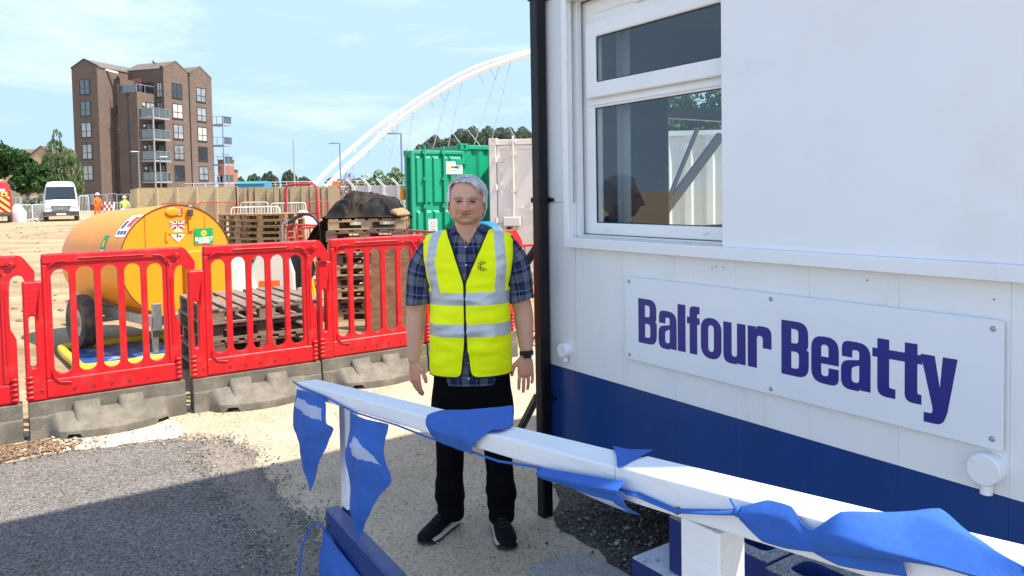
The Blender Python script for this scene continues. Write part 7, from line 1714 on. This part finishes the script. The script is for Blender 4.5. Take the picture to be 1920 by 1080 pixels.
LEGR = [(.80, .085, .016, .085, .095), (.70, .103, .016, .093, .106), (.58, .124, .012, .086, .092), (.45, .124, .008, .070, .076), (.33, .132, .008, .066, .072), (.26, .136, .006, .068, .074), (.20, .138, .002, .072, .080), (.15, .140, .004, .070, .084), (.11, .142, -.002, .064, .080), (.08, .142, -.004, .062, .084), (.055, .142, -.006, .064, .088)]
for tab in (LEGL, LEGR):
    P = smoothpath([Vector((q[1], q[2], q[0])) for q in tab], 4); Q = smoothpath([Vector((q[3], q[4], 0)) for q in tab], 4)
    tr.loft([ringp(p.x, p.y, p.z, q.x, q.y) for p, q in zip(P, Q)])
tmp = tr.build('tmp_tr', TRS, merge=False); rm = tmp.modifiers.new('r', 'REMESH'); rm.mode = 'VOXEL'; rm.voxel_size = .006; rm.use_smooth_shade = True; s1 = tmp.modifiers.new('s', 'SMOOTH'); s1.factor = .5; s1.iterations = 4
me = eval_mesh(tmp); bpy.data.objects.remove(tmp); me.name = 'trousers'
for v in me.vertices:
    q = v.co; k = sm(.40, .12, q.z); fold_ = noise.noise(Vector((q.x * 7, q.y * 7, q.z * 24))) * .010 * k + noise.noise(Vector((q.x * 9, q.y * 9, q.z * 5 + q.x * 14))) * .005
    v.co = q + Vector((v.normal.x, v.normal.y, 0)) * fold_
for p in me.polygons: p.use_smooth = True
me.materials.clear(); me.materials.append(TRS); o = bpy.data.objects.new('trousers', me); COL.objects.link(o); o.parent = man
SHO = mat('black_shoe', (.003, .003, .0033), .75, var=.3, vscale=30, bump=.3, bscale=120, spec=.15); SOLE = mat('shoe_sole_white', (.50, .47, .43), .6, var=.1); SOLB = mat('shoe_sole_black', (.012, .012, .012), .8)
for hx, hy, tx, ty in ((-.098, .075, -.235, -.165), (.118, .055, .178, -.238)):
    d = Vector((tx - hx, ty - hy, 0)); L_ = d.length; ang = math.atan2(d.y, d.x)
    M_ = Matrix.Translation((hx, hy, -.002)) @ Matrix.Rotation(ang, 4, 'Z')
    prof = [(0, .030, .030, .085), (.02, .036, .030, .098), (.06, .039, .03, .105), (.11, .040, .03, .100), (.16, .045, .03, .082), (.21, .050, .03, .064), (.25, .047, .028, .054), (.28, .036, .028, .046), (.296, .018, .03, .038)]
    def shoe_ring(x, w_, z0, z1, k=20): return [M_ @ Vector((x * L_ / .296, w_ * math.cos(2 * math.pi * q / k) * (1 if math.sin(2 * math.pi * q / k) < .3 else .92 - .12 * math.sin(2 * math.pi * q / k)), (z0 + z1) / 2 - .004 + (z1 - z0 + .012) / 2 * math.sin(2 * math.pi * q / k))) for q in range(k)]
    b = MB(); b.loft([shoe_ring(*q) for q in prof]); sh = b.build('shoe', SHO, man, smooth=60)
    def sole(z0, z1, grow, m, nm, x0=0, x1=1):
        out = []; n = 14
        for sgn in (1, -1):
            for k in range(n + 1):
                t = x0 + (x1 - x0) * (k / n if sgn > 0 else 1 - k / n); x = t * .296; wv = lerp_tab([(q[0], q[1]) for q in prof], x)[0] + grow
                out.append((x * L_ / .296, sgn * wv))
        b = MB(); b.prism(out, z0, z1, fn=lambda a, q, dd: M_ @ Vector((a, q, dd + (.010 * max(0, (a / L_ - .8) / .2) ** 2)))); b.build(nm, m, sh, smooth=40)
    sole(.004, .016, .003, SOLB, 'outsole'); sole(.0162, .034, .0045, SOLE, 'midsole', .0, .86)
    b = MB(); b.loft([[M_ @ Vector((L_ * t, sgn * (lerp_tab([(q[0], q[1]) for q in prof], t * .296)[0] + g), z)) for t, z in ((.02, .034), (.10, .052), (.22, .050), (.36, .036), (.36, .030), (.02, .030))] for g in (-.012, .004)] if (sgn := (1 if hx < 0 else -1)) else []); b.build('heel_flash', SOLE, sh)
    b = MB()
    for k in range(4):
        x = .12 + .024 * k; zz = lerp_tab([(q[0], q[3]) for q in prof], x)[0] + .004; b.tube([M_ @ Vector((x * L_ / .296, -.022, zz - .004)), M_ @ Vector((x * L_ / .296 + .004, 0, zz + .003)), M_ @ Vector((x * L_ / .296, .022, zz - .004))], .003, 6)
    b.build('lace', SOLB, sh, smooth=60)
w_ = Vector(AR[1]['wr']); e_ = Vector(AR[1]['el']); d = (w_ - e_).normalized(); c0 = w_ - d * .004
b = MB(); a_ = Vector((0, 1, 0)); a_ = (a_ - d * a_.dot(d)).normalized(); q_2 = d.cross(a_)
b.tube([c0 - d * .011, c0 + d * .011], .0345, 28); wt = b.build('watch', mat('watch_strap', (.008, .008, .009), .5), man, smooth=40)
b = MB(); b.box(c0 + Vector((0.002, -.036, 0)), (.034, .010, .036)); b.build('watch_face', BLACKG, wt, bevel=.004)
